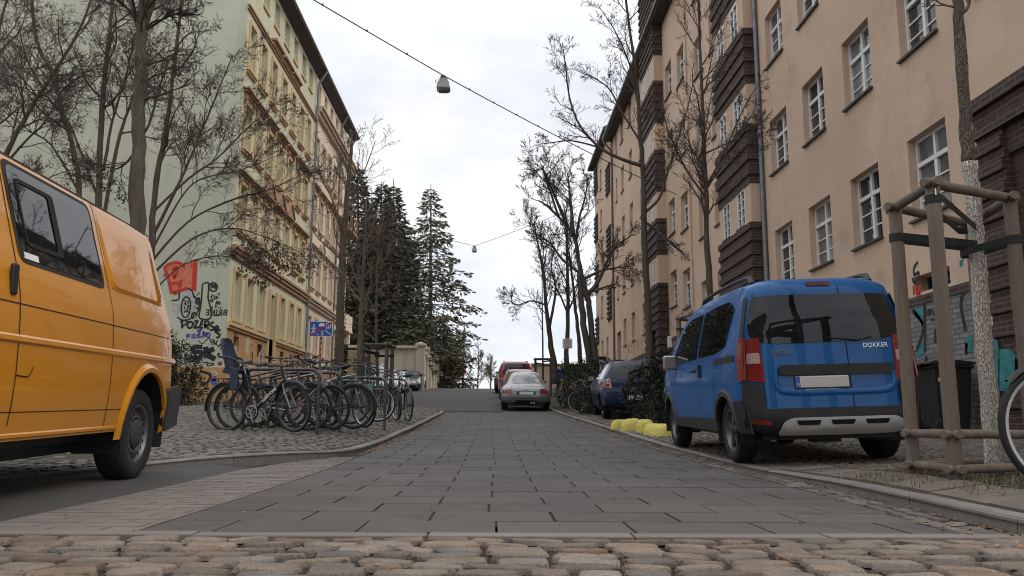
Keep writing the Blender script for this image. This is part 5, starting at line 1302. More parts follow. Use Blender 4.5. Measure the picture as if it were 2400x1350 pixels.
def bicycle(label, x, y, z, heading, lean=0.0, steer=0.0, fm='black_frame', rim='galv', bar='flat', rack=True, guard=True, R=.34, low=False, seat_h=.95, group='bicycles locked to the racks', lamp=True, text=None, basket=False):
    """local x forward; origin on the ground midway between the wheels"""
    b = empty('bicycle', (0, 0, 0), 0, label, 'bicycle', group)
    F = M[fm]; xr, xf = -.52, .56; bb = Vector((-.08, 0, .28)); rw = Vector((xr, 0, R)); st = Vector((-.23, 0, .80)); h1 = Vector((.36, 0, .86)); h0 = Vector((.405, 0, .70)); fa = Vector((xf, 0, R))
    mb = MB()
    mb.tube([bb, st], .0155, 8); dn = .021 if text else .018
    if low:
        mb.tube([h0, Vector((.16, 0, .42)), bb], dn + .004, 8); mb.tube([h0 + Vector((-.01, 0, .06)), Vector((.14, 0, .52)), Vector((-.14, 0, .46))], .014, 8)
    else:
        mb.tube([h0 + Vector((.005, 0, .02)), bb], dn + (.012 if text else 0), 10); mb.tube([h1, st + Vector((.01, 0, -.05))], .0155, 8)
    mb.tube([h1 + Vector((-.012, 0, .04)), h0 + Vector((.012, 0, -.04))], .021, 8)
    for s in (-1, 1):
        mb.tube([st + Vector((0, 0, -.06)), rw + Vector((0, s * .06, 0))], .008, 6); mb.tube([bb + Vector((0, s * .03, 0)), rw + Vector((0, s * .06, 0))], .010, 6)
    mb.tube([bb + Vector((0, -.04, 0)), bb + Vector((0, .04, 0))], .024, 10); fr = mb.build('frame', F, b, smooth=40)
    axis = (h1 - h0).normalized()
    def T(p): return h0 + Matrix.Rotation(steer, 3, axis) @ (p - h0)
    fk = MB()
    for s in (-1, 1): fk.tube([h0 + Vector((.01, s * .045, -.05)), h0 + Vector((.05, s * .052, -.16)), fa + Vector((0, s * .055, 0))], .011, 6)
    fk.tube([h0 + Vector((.012, -.05, -.045)), h0 + Vector((.012, .05, -.045))], .015, 6)
    fk.v = [tuple(T(Vector(p))) for p in fk.v]; fk.build('fork', F if not text else M['silver_frame'], b, smooth=40)
    wheel_bike(b, xr, R, R, F, M[rim]); wheel_bike(b, xf, R, R, F, M[rim], T=T)
    hb = MB(); top = h1 + axis * .14
    if bar == 'flat': P = [(-.02, -.31, .03), (0, -.2, .01), (.02, -.05, 0), (.02, .05, 0), (0, .2, .01), (-.02, .31, .03)]
    elif bar == 'city': P = [(-.20, -.28, .05), (-.08, -.30, .06), (.03, -.20, .05), (.04, -.04, 0), (.04, .04, 0), (.03, .20, .05), (-.08, .30, .06), (-.20, .28, .05)]
    else: P = [(.0, -.2, -.12), (.10, -.21, -.10), (.12, -.2, -.02), (.04, -.19, 0), (.02, 0, 0), (.04, .19, 0), (.12, .2, -.02), (.10, .21, -.10), (.0, .2, -.12)]
    stem = top + Vector((.07, 0, .02)); pts = catmull([stem + Vector(p) for p in P], 3)
    hb.tube([T(p) for p in pts], .0115, 7); hb.tube([T(h1), T(top), T(stem)], .014, 7); H_ = hb.build('handlebar', M['alloy' if bar != 'drop' else 'black'], b, smooth=40)
    gp = MB(); gp.tube([T(p) for p in pts[:4]], .017, 7); gp.tube([T(p) for p in pts[-4:]], .017, 7)
    for s in (-1, 1): gp.tube([T(stem + Vector((.03, s * .16, 0))), T(stem + Vector((.07, s * .20, -.02))), T(stem + Vector((.05, s * .29, -.03)))], .006, 5)
    gp.build('grips', M['black'], H_)
    cb = MB()
    for s in (-1, 1): cb.tube(catmull([T(stem + Vector((.03, s * .15, 0))), T(stem + Vector((.13, s * .08, .03))), T(h0 + Vector((.09, s * .03, .08))), h0 + Vector((-.05, s * .02, -.02))], 3), .0035, 4)
    cb.build('cables', M['cable'], H_)
    # saddle
    sp = st + (st - bb).normalized() * (seat_h - .80); mb = MB(); mb.tube([st, sp], .0125, 7); mb.build('seat_post', M['alu'], b, smooth=40)
    sd = MB(); n = 9; o = []
    for k in range(n):
        t = k / (n - 1); xx = -.13 + .27 * t; wd = lerp_tab([(0, .055), (.15, .085), (.4, .06), (.7, .027), (1, .018)], t); zz = .045 + .012 * math.cos(t * 5)
        for a in range(9):
            an = PI * a / 8; o.append(sp + Vector((xx, wd * math.cos(an), zz - .035 + .04 * math.sin(an) ** .7)))
    sd.add(o, [(i * 9 + j, i * 9 + j + 1, i * 9 + j + 10, i * 9 + j + 9) for i in range(n - 1) for j in range(8)] + [tuple(range(9)), tuple((n - 1) * 9 + k for k in range(9))]); sd.build('saddle', M['black'], b, smooth=60)
    # drive
    mb = MB(); Mx = RX; torus(mb, .086, .006, 28, 6, RX, (bb.x, -.055, bb.z), .6)
    for k in range(5): a = 2 * PI * k / 5; mb.bar((bb.x, -.055, bb.z), (bb.x + .084 * math.cos(a), -.055, bb.z + .084 * math.sin(a)), .016, .006)
    ca = -1.25; e1 = Vector((bb.x + .17 * math.cos(ca), -.075, bb.z + .17 * math.sin(ca))); e2 = Vector((bb.x - .17 * math.cos(ca), .075, bb.z - .17 * math.sin(ca)))
    mb.tube([(bb.x, -.08, bb.z), (bb.x, .08, bb.z)], .012, 8); mb.bar((bb.x, -.075, bb.z), e1, .022, .014); mb.bar((bb.x, .075, bb.z), e2, .022, .014); ck = mb.build('crank', M['alu'], b, smooth=40)
    for ee, q in ((e1, -.055), (e2, .055)): mb = MB(); mb.box(ee + Vector((0, q, 0)), (.09, .09, .02)); mb.build('pedal', M['black'], ck)
    mb = MB(); mb.tube([(bb.x, -.055, bb.z + .086), (xr, -.05, R + .035)], .004, 4); mb.tube([(bb.x, -.055, bb.z - .086), (xr + .03, -.05, R - .09), (xr, -.05, R - .035)], .004, 4); torus(mb, .036, .006, 14, 5, RX, (xr, -.05, R)); mb.build('chain', M['galv'], ck)
    if guard:
        for cx, a0, a1, tt in ((xr, .5, 3.3, lambda p: p), (xf, .75, 2.9, T)):
            mb = MB(); o = []; K = 14
            for k in range(K):
                a = a0 + (a1 - a0) * k / (K - 1)
                for yy, dr in ((-.027, -.012), (-.02, .004), (0, .008), (.02, .004), (.027, -.012)): o.append(tt(Vector((cx + (R + .02 + dr) * math.cos(a), yy, R + (R + .02 + dr) * math.sin(a)))))
            mb.add(o, [(i * 5 + j, i * 5 + j + 1, i * 5 + j + 6, i * 5 + j + 5) for i in range(K - 1) for j in range(4)])
            for s in (-1, 1):
                a = a1 - .25; mb.tube([tt(Vector((cx, s * .05, R))), tt(Vector((cx + (R + .02) * math.cos(a), s * .028, R + (R + .02) * math.sin(a))))], .003, 4)
            mb.build('mudguard', M['black'], b, smooth=50)
    if rack:
        mb = MB(); zt = 2 * R + .06
        for s in (-1, 1):
            mb.tube([(st.x - .02, s * .03, st.z - .06), (xr + .18, s * .05, zt), (xr - .22, s * .055, zt)], .006, 5); mb.tube([(xr + .08, s * .055, zt), (xr, s * .065, R)], .006, 5); mb.tube([(xr - .12, s * .055, zt), (xr, s * .065, R)], .006, 5)
        for k in range(4): mb.tube([(xr - .2 + k * .12, -.055, zt), (xr - .2 + k * .12, .055, zt)], .005, 5)
        rk = mb.build('luggage_rack', M['black'], b)
        if lamp: mb = MB(); mb.box((xr - .24, 0, zt - .01), (.03, .10, .05)); mb.build('rear_lamp', M['red_l'], rk, bevel=.012)
    if lamp:
        mb = MB(); p = T(h0 + Vector((.10, 0, .02))); mb.lathe([(.001, -.03), (.02, -.03), (.033, .03), (.001, .034)], 14, Matrix.Rotation(PI / 2, 3, 'Y'), p); mb.build('headlamp', M['alu'], b, smooth=50)
    mb = MB(); mb.tube([bb + Vector((-.05, .03, -.02)), (bb.x - .12, .14, .02)], .008, 5); mb.build('kickstand', M['black'], b)
    if basket:
        mb = MB(); c0 = T(stem + Vector((.2, 0, -.08)))
        for k in range(8):
            for q in (-.11, .11): mb.tube([c0 + Vector((-.12 + k * .035, q * 1.4, .1)), c0 + Vector((-.10 + k * .03, q, -.12))], .003, 4, False)
        for zz in (.1, 0, -.12): mb.tube([c0 + Vector((-.13, -.15, zz)), c0 + Vector((.13, -.15, zz)), c0 + Vector((.13, .15, zz)), c0 + Vector((-.13, .15, zz)), c0 + Vector((-.13, -.15, zz))], .004, 4, False)
        mb.build('basket', M['black'], b)
    if text:
        d = (h0 - bb).normalized(); mid = bb.lerp(h0, .55); Mx = frame4(mid + Vector((0, -.034, -.002)), d, Vector((-d.z, 0, d.x))); put_text('lettering', text, .055, M['sign_w'], Mx, fr, .001, .001)
    b.location = (x, y, z); b.rotation_euler = (lean, 0, heading)
    return b
def zb(x, y): return zL(x, y)
b1 = bicycle('nearest dark trekking bicycle carrying the navy child seat, white lettering on its down tube', -3.25, 11.35, zb(-3.1, 11.35), -.33, .05, -.25, 'black_frame', text='KENSTONE', bar='flat')
bicycle('black bicycle directly behind the one with the child seat, saddle uncovered', -3.25, 11.95, zb(-3, 11.95), -.12, -.05, .2, 'black_frame', bar='flat', low=False, rim='black', lamp=False)
bicycle('grey framed bicycle with black mudguards, second row at the rack', -2.95, 12.35, zb(-2.8, 12.3), -.22, .04, -.3, 'silver_frame', bar='flat', rack=False, guard=False, rim='black')
bicycle('dark city bicycle with red rear lamp and mudguards, its back wheel towards the street', -2.68, 12.75, zb(-2.7, 12.75), PI - .18, .05, .3, 'black_frame', bar='city', low=True)
bicycle('silver grey bicycle with turned front wheel, last of the dense row', -2.62, 13.3, zb(-2.6, 13.3), -.28, -.05, -.55, 'silver_frame', bar='flat', rim='alu', basket=True)
bicycle('dark bicycle with drop bars squeezed into the middle of the dense row', -3.2, 12.6, zb(-3.2, 12.6), .08, -.07, .5, 'black_frame', bar='drop', rim='black', rack=False, guard=False, lamp=False)
bicycle('black step through bicycle pushed in behind the second rack hoop', -3.3, 13.1, zb(-3.3, 13.1), -.35, .08, -.4, 'black_frame', bar='city', low=True, rim='black')
bicycle('black bicycle behind the dense row with its front wheel turned away', -3.0, 14.1, zb(-3, 14.1), PI + .15, .06, .6, 'black_frame', bar='flat', rim='galv')
bicycle('teal framed bicycle standing behind the staked tree frame', -2.75, 15.4, zb(-2.7, 15.4), .12, .04, .2, 'teal_frame', bar='drop', rack=False, guard=False, lamp=False, rim='alu')
bicycle('black bicycle seen from its front wheel beside the far rack', -2.22, 17.6, zb(-2.2, 17.6), -1.22, .05, .1, 'black_frame', bar='city', rim='alu')
bicycle('bicycle with pale tyres and a saddle bag, outermost towards the street', -1.98, 17.9, zb(-2, 17.9), 1.92, -.03, -.1, 'black_frame', bar='flat', rim='alu', rack=False)
bicycle('dark bicycle half hidden at the far end of the racks', -2.75, 19.2, zb(-2.7, 19.2), 1.2, .03, .2, 'black_frame', bar='flat', rim='black')
bicycle('black bicycle leaning in at the right edge of the picture beside the staked tree', 3.59, 4.22, zR(3.0, 4.2) - .005, PI - .10, .05, .12, 'black_frame', bar='city', rim='alu', group='bicycles on the right pavement')
bicycle('bicycle half buried in the laurel hedge beside the silver coupe', 3.0, 24.4, zR(3, 24.4), -.6, .1, .3, 'black_frame', rim='alu', group='bicycles on the right pavement')
# navy child seat on the nearest bicycle
Tb = Matrix.Translation((-3.25, 11.35, zb(-3.1, 11.35))) @ Matrix.Rotation(-.33, 4, 'Z') @ Matrix.Rotation(.05, 4, 'X')
cs = empty('child_seat', (0, 0, 0), 0, 'navy plastic child seat with red reflector fixed on the nearest bicycle', 'child seat')
def shell(sections, name, mat, par, th=.02):
    mb = MB(); n = len(sections); K = 9; o = []
    for (x, z, wd, dp) in sections:
        for side in (0, th):
            for k in range(K):
                t = -1 + 2 * k / (K - 1); o.append((x + dp * t * t * 1.0 - side, t * wd, z - side * .3))
    S2 = 2 * K; fs = []
    for i in range(n - 1):
        for k in range(K - 1):
            fs.append((i * S2 + k, i * S2 + k + 1, (i + 1) * S2 + k + 1, (i + 1) * S2 + k)); fs.append((i * S2 + K + k, i * S2 + K + k + 1, (i + 1) * S2 + K + k + 1, (i + 1) * S2 + K + k))
        for k in (0, K - 1): fs.append((i * S2 + k, i * S2 + K + k, (i + 1) * S2 + K + k, (i + 1) * S2 + k))
    for i in (0, n - 1): fs += [(i * S2 + k, i * S2 + k + 1, i * S2 + K + k + 1, i * S2 + K + k) for k in range(K - 1)]
    mb.add(o, fs); return mb.build(name, mat, par, smooth=50)
shell([(-.50, .86, .13, .10), (-.56, .98, .16, .16), (-.60, 1.10, .165, .17), (-.63, 1.22, .15, .14), (-.66, 1.34, .14, .13), (-.68, 1.44, .12, .12), (-.68, 1.48, .08, .08)], 'backrest', M['seat_blue'], cs)
mb = MB(); mb.prism(rpoly([(-.56, .84), (-.25, .82), (-.22, .90), (-.50, .97)], .04), lambda u, v, d: Vector((u, d, v)), -.14, .14); mb.build('seat_pan', M['seat_blue'], cs, bevel=.015)
for s in (-1, 1):
    mb = MB(); mb.prism(rpoly([(-.36, .95), (-.20, .92), (-.16, .66), (-.22, .52), (-.33, .52), (-.34, .66)], .04), lambda u, v, d: Vector((u, d, v)), s * .15, s * .19); mb.build('leg_guard', M['seat_blue'], cs, bevel=.012)
    mb = MB(); mb.tube(catmull([(-.62, s * .16, 1.13), (-.45, s * .17, 1.12), (-.32, s * .13, 1.08), (-.28, s * .1, 1.0), (-.36, s * .13, .93)], 4), .02, 7); mb.build('side_bar', M['black'], cs, smooth=50)
mb = MB(); mb.lathe([(.001, 0), (.045, 0), (.042, .012), (.001, .014)], 20, RX, (-.58, -.168, 1.02)); mb.build('reflector', M['red_l'], cs, smooth=40)
mb = MB(); mb.tube([(-.50, .04, .82), (-.35, .04, .78), (-.24, .03, .72)], .008, 6); mb.tube([(-.50, -.04, .82), (-.35, -.04, .78), (-.24, -.03, .72)], .008, 6); mb.build('mount_bracket', M['steel'], cs)
cs.matrix_world = Tb @ Matrix.Translation((-.5, 0, .8)) @ Matrix.Scale(.78, 4) @ Matrix.Translation((.5, 0, -.82))
# rack hoops
def hoop(x0, x1, y, h, label):
    zz = zb((x0 + x1) / 2, y); mb = MB(); r = .13; P = [(x0, y, zz - .1), (x0, y, zz + h - r)]
    for k in range(1, 6): a = PI - PI / 2 * k / 6; P.append((x0 + r + r * math.cos(a), y, zz + h - r + r * math.sin(a)))
    for k in range(0, 7): a = PI / 2 - PI / 2 * k / 6; P.append((x1 - r + r * math.cos(a), y, zz + h - r + r * math.sin(a)))
    P.append((x1, y, zz - .1)); mb.tube(P, .024, 10); mb.tube([(x0, y, zz + .38), (x1, y, zz + .38)], .012, 7)
    o = mb.build('bike_rack', M['galv'], None, smooth=45); tag(o, label, 'bike rack', 'bike rack hoops')
hoop(-3.55, -2.50, 11.62, .88, 'grey tube rack hoop with the child seat bicycle locked to it')
hoop(-3.45, -2.36, 12.55, .86, 'grey tube rack hoop in the middle of the dense bicycle row')
hoop(-2.80, -1.93, 14.5, .86, 'grey tube rack hoop in front of the teal bicycle')
hoop(-2.9, -2.0, 18.6, .86, 'grey tube rack hoop at the far end of the bicycle row')
# ------------------------------------------------------------------ staked tree frames
def log_tube(mb, p, q, r, n=12):
    p, q = Vector(p), Vector(q); P = []; R = []
    for k in range(7):
        t = k / 6; w_ = Vector((rnd.uniform(-1, 1), rnd.uniform(-1, 1), rnd.uniform(-1, 1))) * r * .05; P.append(p.lerp(q, t) + (w_ if 0 < k < 6 else Vector())); R.append(r * rnd.uniform(.96, 1.04))
    P = [P[0].lerp(P[1], -.0)] + P; R = [r * .88] + R; P[0] = P[1] - (P[2] - P[1]).normalized() * .008; P.append(P[-1] + (P[-1] - P[-2]).normalized() * .008); R.append(r * .86)
    mb.tube(P, R, n)
def stake_frame(label, posts, ztops, zg, tree, r, mat, low_rails=True, straps=True, strap_z=None, group='timber tree stake frames'):
    f = empty('tree_stake_frame', (posts[0][0], posts[0][1], zg), 0, label, 'tree stakes', group); ch = []
    for (x, y), zt in zip(posts, ztops):
        mb = MB(); log_tube(mb, (x, y, zg - .2), (x, y, zt), r); ch.append(mb.build('post', mat, f, smooth=50))
    n = len(posts)
    for i in range(n):
        a, b = posts[i], posts[(i + 1) % n]; d = (Vector(b) - Vector(a)).normalized() * r * 1.7
        mb = MB(); log_tube(mb, (a[0] - d.x, a[1] - d.y, ztops[i] - r * .2), (b[0] + d.x, b[1] + d.y, ztops[(i + 1) % n] - r * .2), r * .72); mb.build('top_rail', mat, f, smooth=50)
        if low_rails:
            for h in (.06, .28):
                mb = MB(); nn = Vector((d.y, -d.x)).normalized() * r * .9; log_tube(mb, (a[0] - d.x, a[1] - d.y, zg + h), (b[0] + d.x, b[1] + d.y, zg + h), r * .62); mb.build('low_rail', mat, f, smooth=50)
    if straps:
        for i, (x, y) in enumerate(posts[:3]):
            z = (strap_z or ztops[i] - .3) + (.16 if i == 1 else 0) - .03 * i; w_ = .028; t = Vector((tree[0], tree[1], 0)); p = Vector((x, y, 0)); d = (t - p).normalized(); nrm = Vector((-d.y, d.x, 0))
            loop = []
            for k in range(9): a = PI / 2 + PI * k / 8; loop.append(p + d * math.cos(a) * (r + .006) + nrm * math.sin(a) * (r + .006))
            rt = .062 if r > .04 else .06
            for k in range(9): a = -PI / 2 + PI * k / 8; loop.append(t + d * math.cos(a) * rt + nrm * math.sin(a) * rt)
            loop.append(loop[0]); mb = MB(); o = []
            for q in loop: 
                for zz in (z - w_, z + w_): o.append((q.x, q.y, zz - (.03 if (q - t).length < (q - p).length else 0)))
            mb.add(o, [(2 * k, 2 * k + 1, 2 * k + 3, 2 * k + 2) for k in range(len(loop) - 1)]); mb.build('strap', M['strap'], f)
    return f
par_list = []
zg = zR(3.0, 5.2)
fr_ = stake_frame('big weathered timber frame around the whitewashed tree at the right edge', [(3.0, 5.78), (2.97, 5.2), (3.73, 5.55), (3.86, 6.25)], [2.10, 2.11, 2.12, 2.10], zg, (3.60, 5.88), .048, M['wood'], strap_z=1.86)
par_list.append(fr_)
mb = MB(); mb.box((2.958, 5.148, 2.03), (.008, .006, .045)); mb.build('buckle', M['steel'], fr_)
f2 = stake_frame('timber frame around the slim tree behind the bright blue car', [(3.86, 16.6), (4.02, 16.0), (4.62, 16.4), (4.45, 17.1)], [2.66, 2.68, 2.66, 2.66], zR(4, 16.3), (4.25, 16.5), .05, M['wood'], low_rails=False, strap_z=2.42); par_list.append(f2)
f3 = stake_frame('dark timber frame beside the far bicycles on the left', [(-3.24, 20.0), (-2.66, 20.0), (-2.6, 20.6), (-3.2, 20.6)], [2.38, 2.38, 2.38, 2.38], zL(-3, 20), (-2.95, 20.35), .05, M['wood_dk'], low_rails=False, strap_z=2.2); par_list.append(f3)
p = atY(1262, 842, 44); 
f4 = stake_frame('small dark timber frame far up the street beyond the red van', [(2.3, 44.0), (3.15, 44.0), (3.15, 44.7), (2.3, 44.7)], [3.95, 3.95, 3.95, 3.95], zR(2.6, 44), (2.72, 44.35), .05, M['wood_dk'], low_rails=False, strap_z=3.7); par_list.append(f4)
for f in par_list: par_fix(f)
# ------------------------------------------------------------------ signs, lamps, bin, stones, walls
sg = empty('traffic_sign', (-4.85, 22.5, zL(-4.8, 22.5)), 0, 'blue end of play street sign with a red diagonal on a stickered post', 'sign')
sx, sz0, sz1 = .31, 2.83, 3.25
mb = MB(); mb.tube([(-4.85, 22.5, .5), (-4.85, 22.5, 3.2)], .03, 10); mb.build('post', M['galv'], sg, smooth=40)
mb = MB()
for k in range(9): z = 1.3 + k * .17; mb.lathe([(.0315, z), (.0315, z + rnd.uniform(.06, .12))], 10, c=(-4.85, 22.5, 0))
mb.build('stickers', M['sp_salmon'], sg)
def sign_box(poly, y0, y1, name, mat, par, cx, cz):
    mb = MB(); mb.prism([(cx + u, cz + v) for u, v in poly], lambda u, v, d: Vector((u, d, v)), y0, y1); return mb.build(name, mat, par)
cx, cz = -4.85, 3.03
R_ = rpoly([(-.33, -.22), (.33, -.22), (.33, .22), (-.33, .22)], .05)
bd = sign_box(R_, 22.46, 22.475, 'sign_board', M['sign_w'], sg, cx, cz)
sign_box(rpoly([(-.31, -.20), (.31, -.20), (.31, .20), (-.31, .20)], .04), 22.455, 22.459, 'sign_face', M['sign_b'], bd, cx, cz)
def stick(parts, y, par, mat, name, cx, cz, s=1.0):
    mb = MB()
    for pts, w_ in parts:
        for a, b in zip(pts, pts[1:]):
            A, B = Vector((a[0], a[1])), Vector((b[0], b[1])); d_ = (B - A).normalized(); n = Vector((-d_.y, d_.x)) * w_ / 2
            mb.prism([(cx + q.x * s, cz + q.y * s) for q in (A + n, B + n, B - n, A - n)], lambda u, v, d: Vector((u, d, v)), y - .0015, y)
    return mb.build(name, mat, par)
circ = lambda x, y, r, n=10: [(x + r * math.cos(2 * PI * k / n), y + r * math.sin(2 * PI * k / n)) for k in range(n + 1)]
pict = [(circ(-.2, .10, .012), .024), ([(-.2, .07), (-.2, -.03)], .05), ([(-.2, -.02), (-.25, -.15)], .03), ([(-.2, -.02), (-.15, -.14)], .03), ([(-.2, .05), (-.14, .0)], .022), ([(-.2, .05), (-.26, -.0)], .022),
        ([(-.06, .10), (.10, .10)], .06), ([(-.03, .14), (.07, .14)], .03), ([(-.04, .06), (-.02, .06)], .03), ([(.06, .06), (.08, .06)], .03),
        ([(.15, .02), (.15, .14)], .02), ([(.15, .02), (.27, .02)], .02), ([(.27, .02), (.27, .14)], .02), ([(.13, .13), (.21, .18), (.29, .13)], .02), ([(.21, .02), (.21, .09)], .025),
        (circ(.05, -.06, .01), .02), ([(.05, -.08), (.05, -.13)], .03), ([(.05, -.13), (.02, -.18)], .02), ([(.05, -.13), (.08, -.18)], .02), ([(.0, -.09), (.10, -.09)], .018), (circ(-.07, -.16, .01), .02),
        ([(.13, -.02), (.18, -.10), (.29, -.16)], .02)]
stick(pict, 22.4545, bd, M['sign_w'], 'pictogram', cx, cz); stick([([(-.29, -.18), (.29, .18)], .04)], 22.452, bd, M['sign_r'], 'red_diagonal', cx, cz)
par_fix(sg)
# 30 zone sign seen from the street
Yz = 34.0; pz = atY(1330, 805, Yz); s30 = empty('traffic_sign', (pz.x, Yz, zR(pz.x, Yz)), 0, 'square white 30 zone speed sign on a thin post among the bare trees', 'sign')
mb = MB(); mb.tube([(pz.x, Yz + .06, 1), (pz.x, Yz + .06, pz.z + .3)], .035, 10); mb.build('post', M['galv'], s30, smooth=40)
bd = sign_box(rpoly([(-.21, -.21), (.21, -.21), (.21, .21), (-.21, .21)], .03), Yz - .0, Yz + .02, 'sign_board', M['sign_w'], s30, pz.x, pz.z)
mb = MB(); mb.lathe([(.105, 0), (.138, 0), (.138, .003), (.105, .003)], 32, RX, (pz.x, Yz - .001, pz.z + .045), close=True); mb.build('red_ring', M['sign_r'], bd)
sign_box([(u, v) for u, v in rpoly([(-.205, -.205), (.205, -.205), (.205, .205), (-.205, .205)], .03)], Yz - .0008, Yz - .0002, 'sign_face', M['sign_w'], bd, pz.x, pz.z)
put_text('numerals', '30', .15, M['sign_k'], frame4((pz.x, Yz - .003, pz.z + .045), (1, 0, 0), (0, 0, 1)), bd, .001, .004); put_text('lettering', 'ZONE', .10, M['sign_k'], frame4((pz.x, Yz - .003, pz.z - .155), (1, 0, 0), (0, 0, 1)), bd, .001, .002)
par_fix(s30)
# span wire lamps
def span_lamp(P, A, B, label, s=1.0):
    l = empty('street_lamp', P, 0, label, 'street lamp', 'lamps hung on wires across the street'); x, y, z = P
    h = Vector((B[0] - A[0], B[1] - A[1], 0)).normalized(); rz = math.atan2(h.y, h.x)
    def pr(prof, name, mat, par):     # square tapering box from (half width, z)
        mb = MB(); o = []
        for hw, zz in prof: o += [(x + a * hw, y + b * hw * .9, z + zz) for a, b in ((-1, -1), (1, -1), (1, 1), (-1, 1))]
        mb.add(o, [(4 * i + k, 4 * i + (k + 1) % 4, 4 * i + 4 + (k + 1) % 4, 4 * i + 4 + k) for i in range(len(prof) - 1) for k in range(4)] + [(0, 1, 2, 3), tuple(4 * len(prof) - 4 + k for k in range(4))]); return mb.build(name, mat, par)
    pr([(.12, -.10), (.125, -.22), (.165, -.22), (.19, -.38), (.20, -.385), (.20, -.44)], 'housing', M['lamp_grey'], l); pr([(.185, -.441), (.14, -.50), (.125, -.51)], 'diffuser', M['lamp_glass'], l)
    mb = MB(); mb.box((x, y, z - .06), (.22, .06, .09), rz=rz); mb.tube([(x - .05, y, z - .02), (x - .03, y, z + .02), (x + .03, y, z + .02), (x + .05, y, z - .02)], .012, 6); mb.build('hanger', M['galv'], l)
    mb = MB(); mb.tube(catmull([(x - .13, y, z - .13), (x - .24, y, z - .14), (x - .25, y, z - .2), (x - .17, y, z - .25)], 4), .008, 5); mb.build('supply_cable', M['cable'], l); par_fix(l)
    w_ = MB(); mid = Vector((x, y, z + .01)); 
    for a, b, n in ((Vector(A), mid, 24), (mid, Vector(B), 24)):
        P_ = [a.lerp(b, k / n) - Vector((0, 0, .10 * 4 * (k / n) * (1 - k / n))) for k in range(n + 1)]; w_.tube(P_, .016, 6, False)
        for k in range(2, n, 2): w_.box(P_[k] + Vector((0, 0, .015)), (.04, .04, .05))
    tag(w_.build('span_wire', M['cable']), 'thin black wire carrying the ' + ('nearest hanging lamp' if P[1] < 30 else 'small far hanging lamp'), 'wire', 'span wires')
span_lamp((-1.61, 23, 10.84), (-13.6, 9.9, 12.9), (7.55, 32.2, 9.9), 'grey box lamp hanging nearest, high over the middle of the street')
span_lamp((-1.62, 62, 14.2), (-9.3, 55.0, 14.8), (7.5, 57.8, 17.0), 'small grey box lamp hanging far up the street')
mp_ = MB(); mp_.tube([(-13.6, 9.9, -.2), (-13.6, 9.9, 13.2)], [.11, .07], 12); tag(mp_.build('wire_mast', M['galv'], None, smooth=40), 'plain steel mast holding the wire of the nearest hanging lamp', 'mast')
lp = empty('street_lamp', (-3.0, 80, g(80)), 0, 'slim grey post lamp with a short arm standing at the crest', 'street lamp')
mb = MB(); mb.tube([(-3.0, 80, 3), (-3.0, 80, 10.2)], [.09, .05], 10); mb.tube([(-3.0, 80, 10.15), (-2.5, 80, 10.3)], .035, 8); mb.build('post', M['galv'], lp, smooth=40)
mb = MB(); mb.prism([(-2.65, 10.2), (-2.1, 10.28), (-2.12, 10.4), (-2.5, 10.42), (-2.68, 10.32)], lambda u, v, d: Vector((u, d, v)), 79.85, 80.15); mb.build('lamp_head', M['lamp_grey'], lp); par_fix(lp)
# wheelie bin
wb = empty('wheelie_bin', (7.05, 12.55, zR(7.05, 12.5)), 0, 'black wheeled rubbish bin standing against the painted brick plinth', 'rubbish bin'); bz = zR(7.05, 12.5); B0 = Vector((7.05, 12.5, bz))
mb = MB(); o = []
for hw, hd, z in ((.24, .24, .06), (.30, .30, .98), (.33, .33, .98), (.33, .33, 1.02)): o += [B0 + Vector((a * hw, b * hd, z)) for a, b in ((-1, -1), (1, -1), (1, 1), (-1, 1))]
mb.add(o, [(4 * i + k, 4 * i + (k + 1) % 4, 4 * i + 4 + (k + 1) % 4, 4 * i + 4 + k) for i in range(3) for k in range(4)] + [(0, 1, 2, 3)]); mb.build('bin_body', M['bin'], wb, bevel=.015)
mb = MB(); mb.prism(rpoly([(-.42, 1.04), (-.36, 1.03), (.34, 1.03), (.35, 1.07), (.1, 1.10), (-.3, 1.09)], .03), lambda u, v, d: B0 + Vector((u, d, v)), -.34, .34); ld = mb.build('lid', M['bin'], wb, bevel=.01)
mb = MB(); mb.tube([B0 + Vector((-.40, -.2, 1.05)), B0 + Vector((-.46, -.2, 1.03)), B0 + Vector((-.46, .2, 1.03)), B0 + Vector((-.40, .2, 1.05))], .016, 7); mb.build('handle', M['bin'], ld)
for s in (-1, 1):
    mb = MB(); mb.lathe([(.001, -.03), (.09, -.03), (.10, -.015), (.10, .015), (.09, .03), (.001, .03)], 18, RX, B0 + Vector((-.22, s * .26, .10))); mb.build('wheel', M['rubber'], wb, smooth=40)
mb = MB(); mb.box(B0 + Vector((-.20, -.292, .80)), (.07, .004, .06)); mb.build('sticker', M['sign_w'], wb); par_fix(wb)
